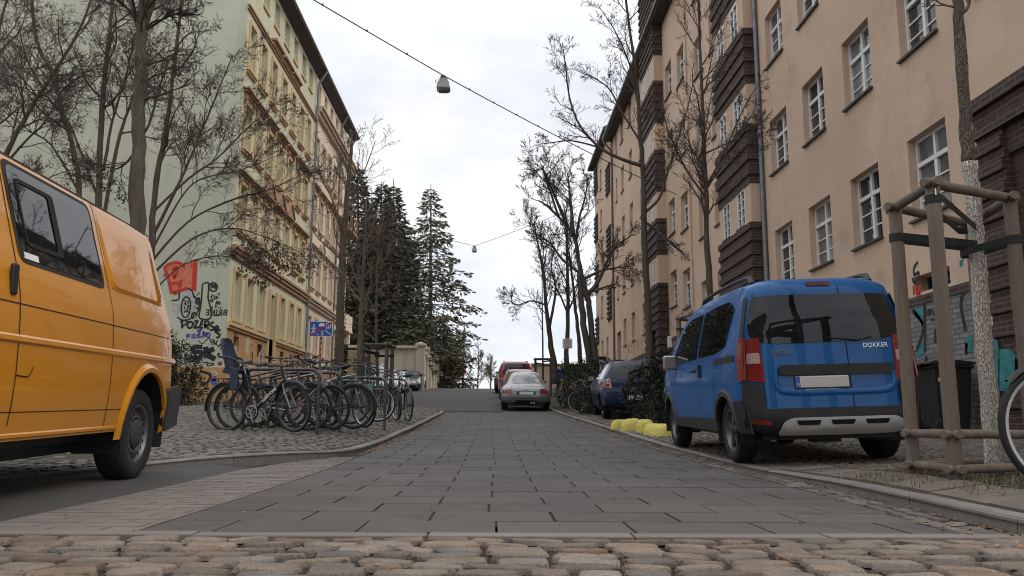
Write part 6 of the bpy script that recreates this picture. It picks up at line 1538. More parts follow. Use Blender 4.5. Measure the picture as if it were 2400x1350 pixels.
# yellow painted stones
hum = [(1453, 990, 16.2, .36, .20, 'small yellow painted concrete hump, farthest of the row by the laurel'), (1482, 996, 15.5, .40, .24, 'yellow painted concrete hump, second from the far end of the row'),
       (1512, 999, 14.9, .40, .24, 'yellow painted concrete hump in the middle of the row'), (1533, 1006, 14.2, .40, .20, 'yellow painted concrete hump with a chipped base, fourth along the row'), (1556, 1008, 13.7, .46, .22, 'yellow painted concrete hump nearest to the bright blue car')]
for px, py, Y, w_, h_, lab in hum:
    p = atY(px, py, Y); o = []; n, m = 22, 9; z0 = zR(p.x, Y) - .03; mb = MB(); ph = rnd.uniform(0, 6)
    for j in range(m):
        t = j / (m - 1); r = math.cos(t * PI / 2) ** .55 if t < 1 else 0.001; z = h_ * (math.sin(t * PI / 2)) ** .9
        for k in range(n):
            a = 2 * PI * k / n; q = 1 + .10 * math.sin(2 * a + ph) + .06 * math.sin(3 * a + ph * 2) + rnd.uniform(-.03, .03); o.append((p.x + w_ / 2 * r * q * math.cos(a), Y + w_ * .42 * r * q * math.sin(a), z0 + z + rnd.uniform(-.014, .012)))
    mb.add(o, [(j * n + k, j * n + (k + 1) % n, (j + 1) * n + (k + 1) % n, (j + 1) * n + k) for j in range(m - 1) for k in range(n)]); tag(mb.build('concrete_hump', M['yellow_c'], smooth=True), lab, 'bollard stone', 'yellow humps along the kerb')
# garden wall with piers on the left
gw = empty('garden_wall', (-5.2, 57, g(57)), 0, 'high sandstone coloured garden wall with capped piers, climbing the left side', 'wall')
mb = MB(); mb.box2((-9.4, 58.6, 1.5), (-5.6, 58.9, 5.75)); mb.build('end_panel', M['sand_wall'], gw)
mb = MB(); mb.box2((-10.6, 58.45, 1.5), (-8.6, 58.599, 5.6)); mb.build('stone_panel', M['brick_stone'], gw)
mb = MB(); mb.box2((-10.6, 58.4, 5.752), (-5.55, 59.0, 5.95)); mb.build('coping', M['sand_wall'], gw)
y = 58.5; k = 0
while y < 78:
    z = g(y); top = 5.85 if y < 66 else 6.0
    mb = MB(); mb.box2((-5.65, y, z - 1), (-5.05, y + .6, top + .1)); P1 = mb.build('pier', M['sand_wall'], gw)
    mb = MB(); mb.box2((-5.75, y - .1, top + .102), (-4.95, y + .7, top + .26)); o = [(-5.7, y - .05, top + .262), (-5.0, y - .05, top + .262), (-5.0, y + .65, top + .262), (-5.7, y + .65, top + .262), (-5.35, y + .3, top + .42)]; mb.add(o, [(0, 1, 4), (1, 2, 4), (2, 3, 4), (3, 0, 4)]); mb.build('pier_cap', M['sand_wall'], P1)
    mb = MB(); mb.box2((-5.5, y + .602, z - 1), (-5.2, y + 3.2, top - .35)); mb.box2((-5.58, y + .604, top - .348), (-5.12, y + 3.2, top - .2)); mb.build('wall_panel', M['sand_wall'], gw)
    mb = MB()
    for q in range(5):
        yy = y + rnd.uniform(0, 3); zz = z + rnd.uniform(.3, 2.2); xx = -5.045 if yy < y + .6 else -5.19; mb.box2((xx, yy, zz), (xx + .004, yy + rnd.uniform(.2, .5), zz + rnd.uniform(.3, 1.0)))
    mb.build('graffiti', M[('sp_white', 'sp_yel', 'sp_grey', 'sp_blue', 'sp_white', 'sp_salmon')[k % 6]], gw)
    y += 3.2; k += 1
mb = MB(); mb.box2((-5.5, 78, 2), (-5.1, 110, 4.9)); mb.build('low_wall', M['brick_stone'], gw)
mb = MB(); mb.box2((-5.185, 58.9, g(60) - .4), (-5.17, 77, g(60) + 1.1)); par_fix(gw)
# low painted wall closing the view on the right
rw_ = empty('low_wall', (5, 62, g(62)), 0, 'low ochre wall with blue and white graffiti between the bare trees on the right', 'wall')
mb = MB(); mb.box2((2.9, 62, 2), (8.2, 62.3, 4.85)); mb.build('wall_panel', M['pink_trim'], rw_); mb = MB(); mb.box2((2.85, 61.9, 4.852), (8.25, 62.4, 4.98)); mb.build('coping', M['brown_trim'], rw_)
mb = MB(); mb.prism(rpoly([(4.6, 4.6), (5.0, 4.75), (5.5, 4.6), (5.9, 4.2), (5.6, 3.5), (5.2, 3.6), (5.0, 3.0), (4.7, 3.6)], .15), lambda u, v, d: Vector((u, d, v)), 61.985, 61.999); mb.build('graffiti', M['sp_white'], rw_)
mb = MB(); mb.prism(rpoly([(4.72, 4.5), (5.0, 4.62), (5.4, 4.5), (5.75, 4.15), (5.5, 3.7), (5.2, 3.8), (5.0, 3.3), (4.8, 3.7)], .12), lambda u, v, d: Vector((u, d, v)), 61.975, 61.984); mb.build('graffiti', M['sp_blue'], rw_); par_fix(rw_)
def cabinet(px0, px1, py0, Y, dep, mat, label, cat='cabinet'):
    a, b = atY(px0, py0, Y), atY(px1, py0, Y); z0 = zR(a.x, Y) - .05; c = empty('cabinet', (a.x, Y, z0), 0, label, cat); mb = MB(); mb.box2((a.x, Y, z0), (b.x, Y + dep, a.z)); mb.build('box', mat, c, bevel=.02)
    mb = MB(); mb.box2((a.x - .03, Y - .03, a.z + .001), (b.x + .03, Y + dep + .03, a.z + .05)); mb.build('lid', M['dkgrey'], c)
    mb = MB(); mb.box2((a.x + .05, Y - .006, z0 + (a.z - z0) * .45), (b.x - .05, Y - .001, a.z - .1)); mb.build('poster', M['sp_white'], c); par_fix(c)
cabinet(1555, 1582, 838, 20.5, .5, M['sp_red'], 'red cabinet with a pasted poster behind the laurel bush')
cabinet(1396, 1421, 838, 36, .6, M['black'], 'dark switch cabinet by the far corner of the peach tenement')
cabinet(1441, 1462, 846, 30, .5, M['sp_red'], 'low dark red cabinet behind the dark blue estate car')
# ------------------------------------------------------------------ trees and shrubs
def rot_away(d, ang, az):
    o = d.orthogonal().normalized(); o = Matrix.Rotation(az, 3, d) @ o
    return (d * math.cos(ang) + o * math.sin(ang)).normalized()
class Tree:
    def __init__(t, name, label, cat='tree', group=None, bark='bark', twig='twig', seed=1):
        t.o = empty(name, (0, 0, 0), 0, label, cat, group); t.tr = MB(); t.cr = MB(); t.lf = MB(); t.bark, t.twig = bark, twig; t.r = random.Random(seed); t.first = None; t.tips = []
    def stem(t, pts, r0, r1, trunk=True, k=4, nb=0, cfg=None, t0=.3, bl=2.0, n=None):
        P = catmull(pts, k); m = len(P); R = [r0 + (r1 - r0) * (i / (m - 1)) ** .85 for i in range(m)]
        for i in range(1, m - 1): P[i] = P[i] + Vector((t.r.gauss(0, 1), t.r.gauss(0, 1), 0)) * R[i] * .12; R[i] *= t.r.uniform(.93, 1.08)
        (t.tr if trunk else t.cr).tube(P, R, n or (12 if r0 > .05 else 7))
        if t.first is None: t.first = P[0]
        cfg = cfg or dict(ang=(.5, 1.0), n=(7, 5, 3), up=.12, ratio=.55, minr=.003, wig=.22)
        for j in range(nb):
            f = t0 + (1 - t0) * (j + t.r.random()) / nb; i = min(m - 2, int(f * (m - 1))); p = P[i].lerp(P[i + 1], t.r.random()); d = (P[i + 1] - P[i]).normalized()
            dd = rot_away(d, t.r.uniform(*cfg['ang']), t.r.uniform(0, 2 * PI)); L = bl * t.r.uniform(.55, 1.1) * (1.15 - .65 * f)
            t.branch(p, dd, L, min(R[i] * .55, .012 + L * .010), 0, cfg)
        return P
    def branch(t, p, d, L, r, lvl, cfg):
        n = max(3, min(8, int(L / .22))); P = [p.copy()]; dirs = [d]; st = L / n; bend = Vector((t.r.gauss(0, 1), t.r.gauss(0, 1), t.r.gauss(0, .6))) * cfg['wig'] * .5
        for i in range(n):
            d = (d + Vector((t.r.gauss(0, 1), t.r.gauss(0, 1), t.r.gauss(0, 1))) * cfg['wig'] + bend * .3 + Vector((0, 0, cfg['up']))).normalized(); P.append(P[-1] + d * st); dirs.append(d)
        mr = cfg['minr']; R = [max(mr, r * (1 - .72 * i / n)) for i in range(n + 1)]
        t.cr.tube(P, R, 6 if r > .018 else (4 if r > .007 else 3), False)
        if lvl < len(cfg['n']):
            c = cfg['n'][lvl]; c = max(1, int(c * t.r.uniform(.7, 1.3)))
            for j in range(c):
                f = .22 + .78 * (j + t.r.random()) / c; i = min(n - 1, int(f * n)); q = P[i].lerp(P[i + 1], f * n - i if f * n - i < 1 else .5)
                t.branch(q, rot_away(dirs[i], t.r.uniform(*cfg['ang']), t.r.uniform(0, 2 * PI)), L * cfg['ratio'] * t.r.uniform(.6, 1.15) * (1.1 - .45 * f), max(mr, R[i] * .6), lvl + 1, cfg)
        else: t.tips.append(P[-1])
    def hang_leaves(t, test, prob, n, size, spread=.08, drop=.12):
        for p in t.tips:
            if test(p) and t.r.random() < prob:
                for _ in range(n):
                    c = p + Vector((t.r.gauss(0, spread), t.r.gauss(0, spread), -abs(t.r.gauss(0, drop)))); a = t.r.uniform(0, 6.28); s = size * t.r.uniform(.5, 1.2); h = Vector((math.cos(a), math.sin(a), t.r.uniform(-.6, .2))) * s * .45; v_ = Vector((t.r.uniform(-.3, .3), t.r.uniform(-.3, .3), -1)) * s
                    t.lf.add([c - h * .3, c + h + v_ * .45, c + v_, c - h + v_ * .5], [(0, 1, 2, 3)], t.r.random())
    def finish(t, leafm=None):
        if t.tr.v: t.tr.build('trunk', M[t.bark], t.o, smooth=True, fix=False)
        if t.cr.v: t.cr.build('crown', M[t.twig], t.o, smooth=True, fix=False)
        if t.lf.v: t.lf.build('leaves', M[leafm or 'pale_leaf'], t.o, fix=False)
        b = t.first; t.o.location = b; par_fix(t.o); return t.o
def px(Y, *pts, dy=0): return [atY(x, y, Y + dy * i) for i, (x, y) in enumerate(pts)]
LG = 'bare trees in front of the green gable'
dense = dict(ang=(.45, 1.05), n=(9, 6, 3), up=.05, ratio=.56, minr=.0040, wig=.2)
# thick scaly trunk just behind the van
t = Tree('bare_tree', 'bare tree with a thick grey scaly trunk rising right behind the yellow van', group=LG, bark='bark_grey', twig='twig_g', seed=3)
t.stem(px(14, (318, 1000), (320, 700), (321, 520), (323, 400), (326, 280), (329, 170), (332, 60), (338, -60), (340, -260)), .155, .08, nb=10, cfg=dense, t0=.5, bl=2.0, n=16)
t.stem(px(14, (330, 80), (350, 30), (378, -60)), .06, .03, nb=5, cfg=dense, bl=1.5); t.stem(px(14, (331, 100), (318, 40), (296, -60)), .06, .03, nb=5, cfg=dense, bl=1.5)
t.stem(px(14, (333, 70), (355, 62), (380, 45), (410, 20)), .035, .015, False, nb=5, cfg=dense, bl=1.2); t.stem(px(14, (322, 330), (350, 290), (375, 200), (400, 130)), .03, .012, False, nb=8, cfg=dense, bl=1.2)
t.stem(px(14, (321, 350), (292, 385), (262, 400)), .03, .012, False, nb=6, cfg=dense, bl=1.1)
t.hang_leaves(lambda p: True, .015, 5, .045); t.finish()
t = Tree('bare_tree', 'bare multi stemmed tree with a straight dark stem left of the thick scaly trunk', group=LG, bark='bark_l', twig='twig_g', seed=5)
t.stem(px(22, (225, 930), (228, 600), (232, 420), (238, 260), (246, 170), (256, 80), (268, -30)), 0.1122, 0.0462, nb=9, cfg=dense, t0=.45, bl=2.8)
t.stem(px(22, (240, 520), (275, 340), (300, 260), (325, 190), (345, 120)), 0.0594, 0.0198, nb=10, cfg=dense, bl=2.4); t.stem(px(22, (243, 400), (262, 290), (300, 160), (312, 90)), 0.0462, 0.0165, nb=9, cfg=dense, bl=2.2)
t.stem(px(22, (232, 470), (180, 330), (140, 250), (90, 190), (30, 150)), 0.0396, 0.0132, False, nb=12, cfg=dense, bl=2.2)
t.hang_leaves(lambda p: p.z > 6.5, .04, 5, .075, .10, .16); t.finish()
t = Tree('bare_tree', 'bare tree with a crooked leaning stem at the left against the pale gable', group=LG, bark='bark_l', twig='twig_g', seed=8)
t.stem(px(24, (196, 930), (190, 560), (184, 430), (168, 330), (146, 270), (128, 180), (90, 110), (76, 20), (74, -80)), 0.0990, 0.0396, nb=11, cfg=dense, t0=.4, bl=2.8)
t.stem(px(24, (185, 450), (120, 340), (60, 300), (10, 240)), 0.0396, 0.0132, False, nb=9, cfg=dense, bl=2.2); t.stem(px(24, (140, 260), (100, 210), (60, 130), (40, 40)), 0.0396, 0.0132, False, nb=9, cfg=dense, bl=2.2)
t.hang_leaves(lambda p: p.z > 7, .03, 5, .075, .1, .16); t.finish()
t = Tree('bare_tree', 'bare tree with long low limbs reaching right across the green house front', group=LG, bark='bark_l', twig='twig_g', seed=11)
t.stem(px(19.5, (352, 930), (352, 640), (360, 480), (376, 370), (392, 280), (405, 180), (418, 70), (430, -40)), 0.0924, 0.0330, nb=9, cfg=dense, t0=.35, bl=2.5)
lo = dict(ang=(.4, .9), n=(9, 6, 2), up=.03, ratio=.52, minr=.0042, wig=.17)
t.stem(px(19.5, (354, 560), (410, 450), (455, 350), (500, 240), (545, 130)), 0.0462, 0.0132, nb=14, cfg=lo, bl=2.2)
t.stem(px(19.5, (356, 500), (440, 420), (510, 370), (580, 300), (650, 240), dy=.4), 0.0360, 0.0098, False, nb=16, cfg=lo, bl=2.0)
t.stem(px(19.5, (350, 620), (440, 520), (540, 470), (640, 440), (730, 400), dy=.5), 0.0360, 0.0084, False, nb=17, cfg=lo, bl=1.7)
t.stem(px(19.5, (350, 650), (450, 560), (540, 535), (620, 555), (700, 590), dy=.5), 0.0330, 0.0084, False, nb=16, cfg=lo, bl=1.3)
t.stem(px(19.5, (350, 600), (420, 470), (470, 420), (560, 400), (660, 360), dy=.4), 0.0300, 0.0084, False, nb=14, cfg=lo, bl=1.7)
t.stem(px(19.5, (352, 690), (430, 620), (520, 600), (590, 620), dy=.4), 0.0240, 0.0070, False, nb=12, cfg=lo, bl=1.1)
t.hang_leaves(lambda p: 560 < (1157 + p.x / p.y * 1880) < 760 and p.z < 5.4, .13, 5, .085, .10, .14); t.hang_leaves(lambda p: p.z > 8, .03, 5, .07, .1, .15); t.finish()
t = Tree('bare_tree', 'bare tree spreading thin crossing branches into the upper left corner', group=LG, bark='bark_l', twig='twig_g', seed=14)
t.stem(px(18, (-60, 930), (-40, 600), (-10, 420), (30, 330), (80, 240), (140, 150), (190, 60), (220, -20)), 0.0858, 0.0198, nb=13, cfg=dense, t0=.4, bl=2.2)
t.stem(px(18, (-40, 620), (-30, 380), (-20, 200), (0, 60), (30, -50)), 0.0594, 0.0198, nb=12, cfg=dense, bl=2.2); t.stem(px(18, (0, 400), (60, 330), (110, 280), (150, 200)), 0.0330, 0.0099, False, nb=9, cfg=dense, bl=1.6)
t.stem(px(18, (-60, 760), (-10, 560), (60, 470), (110, 420), (160, 400)), 0.0330, 0.0079, False, nb=9, cfg=dense, bl=1.5)
t.hang_leaves(lambda p: True, .02, 5, .06, .1, .15); t.finish()
# trees on the left pavement
yg_ = dict(ang=(.5, 1.0), n=(5, 4), up=.10, ratio=.5, minr=.0048, wig=.2)
LP_ = 'bare trees on the left pavement'
t = Tree('bare_tree', 'bare tree with ivy roughened trunk in front of the cream house', group=LP_, bark='bark_grey', seed=21, twig='twig_l')
t.stem(px(24, (793, 920), (797, 760), (803, 600), (812, 480), (818, 400), (826, 330)), .15, .04, nb=17, cfg=dict(yg_, n=(6, 5, 2)), t0=.3, bl=2.0)
t.stem(px(24, (806, 560), (780, 470), (755, 420), (735, 330)), .04, .012, False, nb=10, cfg=yg_, bl=1.4); t.stem(px(24, (812, 470), (850, 410), (880, 330)), .035, .01, False, nb=9, cfg=yg_, bl=1.4); t.stem(px(24, (804, 590), (845, 560), (880, 545), (905, 540)), .035, .01, False, nb=9, cfg=yg_, bl=1.4)
for _ in range(500):
    f = rnd.random(); c = atY(793 + 12 * f, 900 - 380 * f, 24); a = rnd.uniform(0, 6.28); c = c + Vector((math.cos(a), math.sin(a), 0)) * .17 * (1.05 - .5 * f); s = rnd.uniform(.03, .06); t.lf.add([c, c + Vector((s, 0, s * .3)), c + Vector((s * .3, s * .4, -s))], [(0, 1, 2)], rnd.random())
t.finish()
t = Tree('bare_tree', 'bare tree with brownish fine crown beside the bicycle racks, unstaked', group=LP_, bark='bark_grey', seed=23, twig='twig_l')
t.stem(px(17, (842, 960), (843, 860), (848, 740), (852, 640), (856, 560), (858, 470)), .085, .02, nb=13, cfg=dict(yg_, n=(7, 5)), t0=.3, bl=1.7); t.finish()
t = Tree('bare_tree', 'slim young bare tree standing inside the dark timber frame on the left', group=LP_, bark='bark_grey', seed=25, twig='twig_l')
t.stem(px(20.35, (884, 955), (884, 860), (882, 740), (884, 640), (888, 560)), .05, .015, nb=10, cfg=dict(yg_, n=(6, 4)), t0=.4, bl=1.6); t.finish()
# trees on the right pavement
RG = 'bare trees along the right pavement'
op_ = dict(ang=(.5, .95), n=(8, 5, 3), up=.10, ratio=.5, minr=.0042, wig=.17)
t = Tree('bare_tree', 'tall bare tree with a forked dark trunk in front of the second brick bay', group=RG, bark='bark', seed=31)
t.stem(px(22.5, (1530, 940), (1524, 820), (1514, 640), (1509, 500), (1506, 385), (1500, 320), (1494, 210), (1482, 110), (1468, 10), (1462, -60)), .112, .026, nb=13, cfg=op_, t0=.55, bl=1.8, n=14)
t.stem(px(22.5, (1503, 388), (1455, 372), (1405, 345), (1360, 295), (1335, 230), (1325, 150), (1318, 100)), .06, .012, False, nb=12, cfg=op_, bl=1.4); t.stem(px(22.5, (1500, 330), (1455, 260), (1420, 200), (1340, 160)), .04, .01, False, nb=10, cfg=op_, bl=1.3)
t.stem(px(22.5, (1509, 500), (1545, 465), (1560, 420), (1585, 340), (1612, 250), (1625, 190)), .05, .012, False, nb=12, cfg=op_, bl=1.3); t.stem(px(22.5, (1403, 345), (1340, 330), (1290, 335), (1262, 338)), .03, .008, False, nb=6, cfg=op_, bl=.8)
t.stem(px(22.5, (1512, 520), (1545, 545), (1575, 572), (1600, 592)), .045, .03, False, nb=5, cfg=op_, bl=1.0); t.stem(px(22.5, (1496, 250), (1475, 150), (1440, 70), (1400, 10)), .035, .01, False, nb=9, cfg=op_, bl=1.2); t.finish()
t = Tree('bare_tree', 'slim bare tree with knobbly trunk and fine upright crown, staked behind the bright blue car', group=RG, bark='bark', seed=33)
t.stem(px(16.5, (1668, 900), (1667, 760), (1662, 650), (1656, 560), (1656, 470), (1652, 380), (1648, 280), (1642, 140), (1637, 0), (1634, -90)), .08, .018, nb=26, cfg=dict(op_, n=(9, 6), ang=(.45, .85)), t0=.36, bl=1.9, n=12)
t.stem(px(16.5, (1656, 465), (1610, 400), (1575, 330), (1550, 250)), .03, .008, False, nb=9, cfg=op_, bl=1.0); t.stem(px(16.5, (1655, 440), (1700, 350), (1740, 260), (1775, 200)), .03, .008, False, nb=9, cfg=op_, bl=1.0); t.stem(px(16.5, (1652, 360), (1720, 330), (1790, 310)), .022, .006, False, nb=8, cfg=op_, bl=.8); t.finish()
far = dict(ang=(.45, .95), n=(8, 6, 3), up=.12, ratio=.52, minr=.007, wig=.18)
t = Tree('bare_tree', 'dark bare tree with two leaning stems and a wide black crown beside the speed sign', group=RG, bark='bark_dk', seed=35, twig='bark_dk')
t.stem(px(33, (1402, 930), (1396, 850), (1382, 730), (1376, 693), (1361, 638), (1352, 582), (1343, 552), (1320, 520), (1285, 485), (1262, 470)), .165, .03, nb=9, cfg=far, t0=.5, bl=2.2)
t.stem(px(33, (1392, 930), (1384, 856), (1368, 760), (1361, 682), (1358, 640)), .15, .11); t.stem(px(33, (1343, 552), (1340, 500), (1334, 440), (1330, 405)), .10, .02, nb=9, cfg=far, bl=2.0); t.stem(px(33, (1330, 530), (1300, 460), (1275, 400), (1255, 400)), .08, .02, nb=8, cfg=far, bl=1.8)
t.stem(px(33, (1350, 560), (1358, 510), (1372, 460), (1378, 420)), .07, .02, nb=8, cfg=far, bl=1.8); t.stem(px(33, (1310, 510), (1290, 450), (1268, 385)), .06, .02, False, nb=8, cfg=far, bl=1.6)
t.stem(px(33, (1378, 690), (1402, 660), (1417, 627), (1440, 580), (1475, 556)), .10, .03, nb=10, cfg=far, bl=1.8); t.stem(px(33, (1366, 655), (1405, 636), (1440, 628), (1478, 624)), .07, .02, nb=8, cfg=far, bl=1.6); t.stem(px(33, (1372, 690), (1420, 672), (1450, 665)), .05, .02, False, nb=4, cfg=far, bl=1.0)
t.stem(px(33, (1360, 640), (1320, 610), (1290, 570), (1252, 545), (1240, 520)), .07, .015, False, nb=10, cfg=far, bl=1.6); t.finish()
t = Tree('bare_tree', 'thin leaning bare stem just left of the two dark leaning stems', group=RG, bark='bark_dk', seed=36, twig='bark_dk')
t.stem(px(34, (1364, 930), (1361, 856), (1354, 767), (1347, 712), (1340, 640), (1332, 580)), .12, .03, nb=11, cfg=far, t0=.5, bl=1.8); t.finish()
t = Tree('bare_tree', 'forked bare tree to the left of the speed sign, leaning slightly left', group=RG, bark='bark_dk', seed=37, twig='bark_dk')
t.stem(px(38, (1303, 900), (1298, 850), (1287, 775), (1280, 716), (1273, 634), (1262, 580), (1252, 520)), .17, .03, nb=12, cfg=far, t0=.4, bl=2.4); t.stem(px(38, (1287, 770), (1297, 720), (1302, 670), (1292, 630), (1300, 580)), .08, .02, nb=9, cfg=far, bl=1.8); t.stem(px(38, (1280, 715), (1245, 705), (1215, 715), (1200, 712)), .05, .015, False, nb=7, cfg=far, bl=1.5); t.finish()
t = Tree('bare_tree', 'straight bare tree directly behind the speed sign', group=RG, bark='bark_dk', seed=38, twig='bark_dk')
t.stem(px(40, (1327, 900), (1328, 850), (1331, 730), (1330, 638), (1328, 560), (1325, 500)), .16, .03, nb=12, cfg=far, t0=.45, bl=2.4); t.stem(px(40, (1331, 735), (1312, 690), (1295, 660)), .06, .02, False, nb=6, cfg=far, bl=1.5); t.stem(px(40, (1331, 730), (1345, 700), (1362, 680)), .06, .02, False, nb=6, cfg=far, bl=1.5); t.finish()
t = Tree('bare_tree', 'very thin young bare tree inside the small far timber frame', group=RG, bark='bark_dk', seed=39, twig='bark_dk')
t.stem(px(44.35, (1273, 905), (1272, 800), (1271, 716), (1270, 620)), .06, .02, nb=10, cfg=dict(far, n=(4, 3)), t0=.4, bl=1.8); t.finish()
# staked tree at the right edge: limewashed below, bark above
t = Tree('young_tree', 'young tree with limewashed lower trunk inside the big timber frame at the right edge', group=None, bark='bark_grey', seed=41, twig='twig_l')
G_ = px(5.88, (2334, 1130), (2325, 1000), (2308, 830), (2296, 660), (2284, 500), (2270, 380), (2264, 300), (2254, 160), (2247, 60), (2243, -30), (2236, -200), (2225, -420))
lo_ = MB(); P = catmull(G_[:6], 6); lo_.tube([q + Vector((rnd.gauss(0, 1), rnd.gauss(0, 1), 0)) * .002 for q in P], [.078 - .026 * (i / len(P)) ** .4 + rnd.uniform(-.003, .003) for i in range(len(P))], 16); t.first = P[0]
t.stem(G_[5:], .050, .034, nb=7, cfg=dict(op_, n=(6, 4)), t0=.62, bl=1.2, n=16)
t.stem(px(5.88, (2247, 22), (2232, 16), (2216, 12), (2196, 2), (2160, -40)), .010, .005, False, nb=3, cfg=dict(op_, n=(3,)), bl=.4); t.stem(px(5.88, (2248, 34), (2264, 24), (2272, 4), (2276, -40)), .018, .008, False, nb=3, cfg=dict(op_, n=(3,)), bl=.5)
lo_.build('limewashed_trunk', M['lime'], t.o, smooth=True, fix=False); t.finish()
# ------------------------------------------------------------------ conifers beyond the houses
def conifer(label, Y, base, top, rad, n, mat, droop=.3, seed=1, bare=.12, size=.42, group='conifers behind the garden wall', gap=.0, wh=.55, name='conifer', prof=((0, .75), (.15, 1.0), (.4, .82), (.7, .48), (.9, .2), (1, .03))):
    r = random.Random(seed); B, T_ = atY(*base, Y), atY(*top, Y); t = empty(name, B, 0, label, 'conifer', group); H = T_.z - B.z
    mb = MB(); mb.tube([B - Vector((0, 0, 3)), B.lerp(T_, .5), T_], [H * .014, H * .009, .03], 8); mb.build('trunk', M['bark_dk'], t, smooth=True, fix=False)
    bm_, nb = MB(), MB(); z = bare
    while z < .985:
        c = B.lerp(T_, z); L = rad * spline_tab(prof, z) ; k = r.randint(4, 6); a0 = r.uniform(0, 6.28)
        for i in range(k):
            if r.random() < gap: continue
            a = a0 + 2 * PI * i / k + r.uniform(-.3, .3); l = L * r.uniform(.7, 1.12); o = Vector((math.cos(a), math.sin(a), 0)); P = []
            for q in range(6):
                f = q / 5; P.append(c + o * l * f + Vector((0, 0, l * (.10 * f - droop * f * f + .16 * f ** 4))) + Vector((r.gauss(0, .03), r.gauss(0, .03), r.gauss(0, .03))) * l * f)
            bm_.tube(P, [max(.012, .045 * (1 - f / 6)) for f in range(6)], 4, False); m = int(n * (l / rad) * wh)
            for _ in range(m):
                f = r.uniform(.12, 1.0) ** .8; q = min(4, int(f * 5)); p = P[q].lerp(P[q + 1], f * 5 - q if f < 1 else 1); sd = Vector((-o.y, o.x, 0)) * r.gauss(0, .16 + .10 * (1 - f)) * l * .7; s = size * r.uniform(.5, 1.15)
                p = p + sd + Vector((0, 0, -abs(r.gauss(0, .10)))) - Vector((0, 0, abs(sd.length) * .25)); d = (o * r.uniform(.1, 1) + sd * .6 / max(.2, sd.length) + Vector((0, 0, r.uniform(-.55, .15)))).normalized(); w_ = d.orthogonal().normalized(); w_ = (Matrix.Rotation(r.uniform(0, 6.28), 3, d) @ w_) * s * .17
                nb.add([p - w_ * .4, p + d * s * .5 - w_, p + d * s, p + d * s * .45 + w_], [(0, 1, 2, 3)], r.random())
        z += (.028 if z > .5 else .034) * r.uniform(.8, 1.2) * 14 / max(8, H)
    bm_.build('boughs', M['bark_dk'], t, fix=False); nb.build('foliage', M[mat], t, fix=False); par_fix(t); return t
conifer('tall single spruce with drooping layered boughs above the garden wall, against the sky', 74, (1008, 930), (1010, 430), 4.9, 150, 'needle_l', .42, 3, .20, .55, gap=.16, prof=((0, .5), (.25, .85), (.45, 1.0), (.6, .78), (.74, .5), (.9, .2), (1, .03)))
conifer('tall dark conifer tight against the end of the cream house', 62, (842, 930), (838, 378), 3.6, 190, 'needle', .18, 5, .14, .5, name='conifer')
conifer('broad dark conifer in the middle of the dark group, dense to the wall', 64, (893, 930), (895, 425), 4.3, 200, 'needle', .12, 7, .13, .5)
conifer('dark conifer on the right flank of the dark group, slightly lower', 68, (932, 930), (922, 420), 4.0, 180, 'needle', .2, 9, .12, .5)
conifer('low dark conifer behind the dense group near the cream house corner', 70, (868, 940), (868, 520), 4.2, 250, 'needle', .1, 11, .1, .5)
conifer('squat dark yew filling the gap under the tall spruce', 78, (1035, 960), (1030, 740), 4.2, 250, 'needle', .15, 13, .0, .5, name='yew')
conifer('squat dark yew leaning over the garden wall piers', 76, (985, 960), (985, 760), 3.0, 260, 'needle', .2, 15, .0, .5, name='yew')
# bare trees past the crest and behind the wall
FG = 'bare trees beyond the crest'
fb = dict(ang=(.4, .9), n=(7, 6, 4), up=.16, ratio=.55, minr=.016, wig=.16)
for i, (bx, by, tx, ty, Y, L, lab, tw) in enumerate(((1118, 930, 1122, 838, 110, 3.2, 'grey bare tree filling the dip in the middle of the street end', 'twig_l'), (1150, 930, 1150, 850, 112, 2.6, 'small grey bare tree at the street end beside the parked cars', 'twig_l'),
        (1085, 930, 1082, 800, 100, 3.2, 'bare tree right behind the slim post lamp', 'twig_l'), (1066, 930, 1060, 850, 96, 2.2, 'low russet beech with withered leaves beside the low wall', 'twig_l'), (928, 900, 930, 700, 66, 2.4, 'pale birch behind the garden wall among the conifers', 'twig_l'), (955, 880, 950, 770, 66, 2.0, 'bare shrub tree showing over the garden wall', 'twig_l'))):
    t = Tree('bare_tree' if 'birch' not in lab else 'birch', lab, group=FG, bark='bark_dk' if 'birch' not in lab else 'lime', seed=60 + i, twig=tw)
    t.stem(px(Y, (bx, by), ((bx + tx) / 2, (by + ty) / 2), (tx, ty)), .16 if 'birch' not in lab else .12, .04, nb=14, cfg=fb, t0=.2, bl=L)
    if 'russet' in lab: t.hang_leaves(lambda p: True, .9, 5, .22, .2, .2); t.finish('dry_leaf')
    else: t.finish()
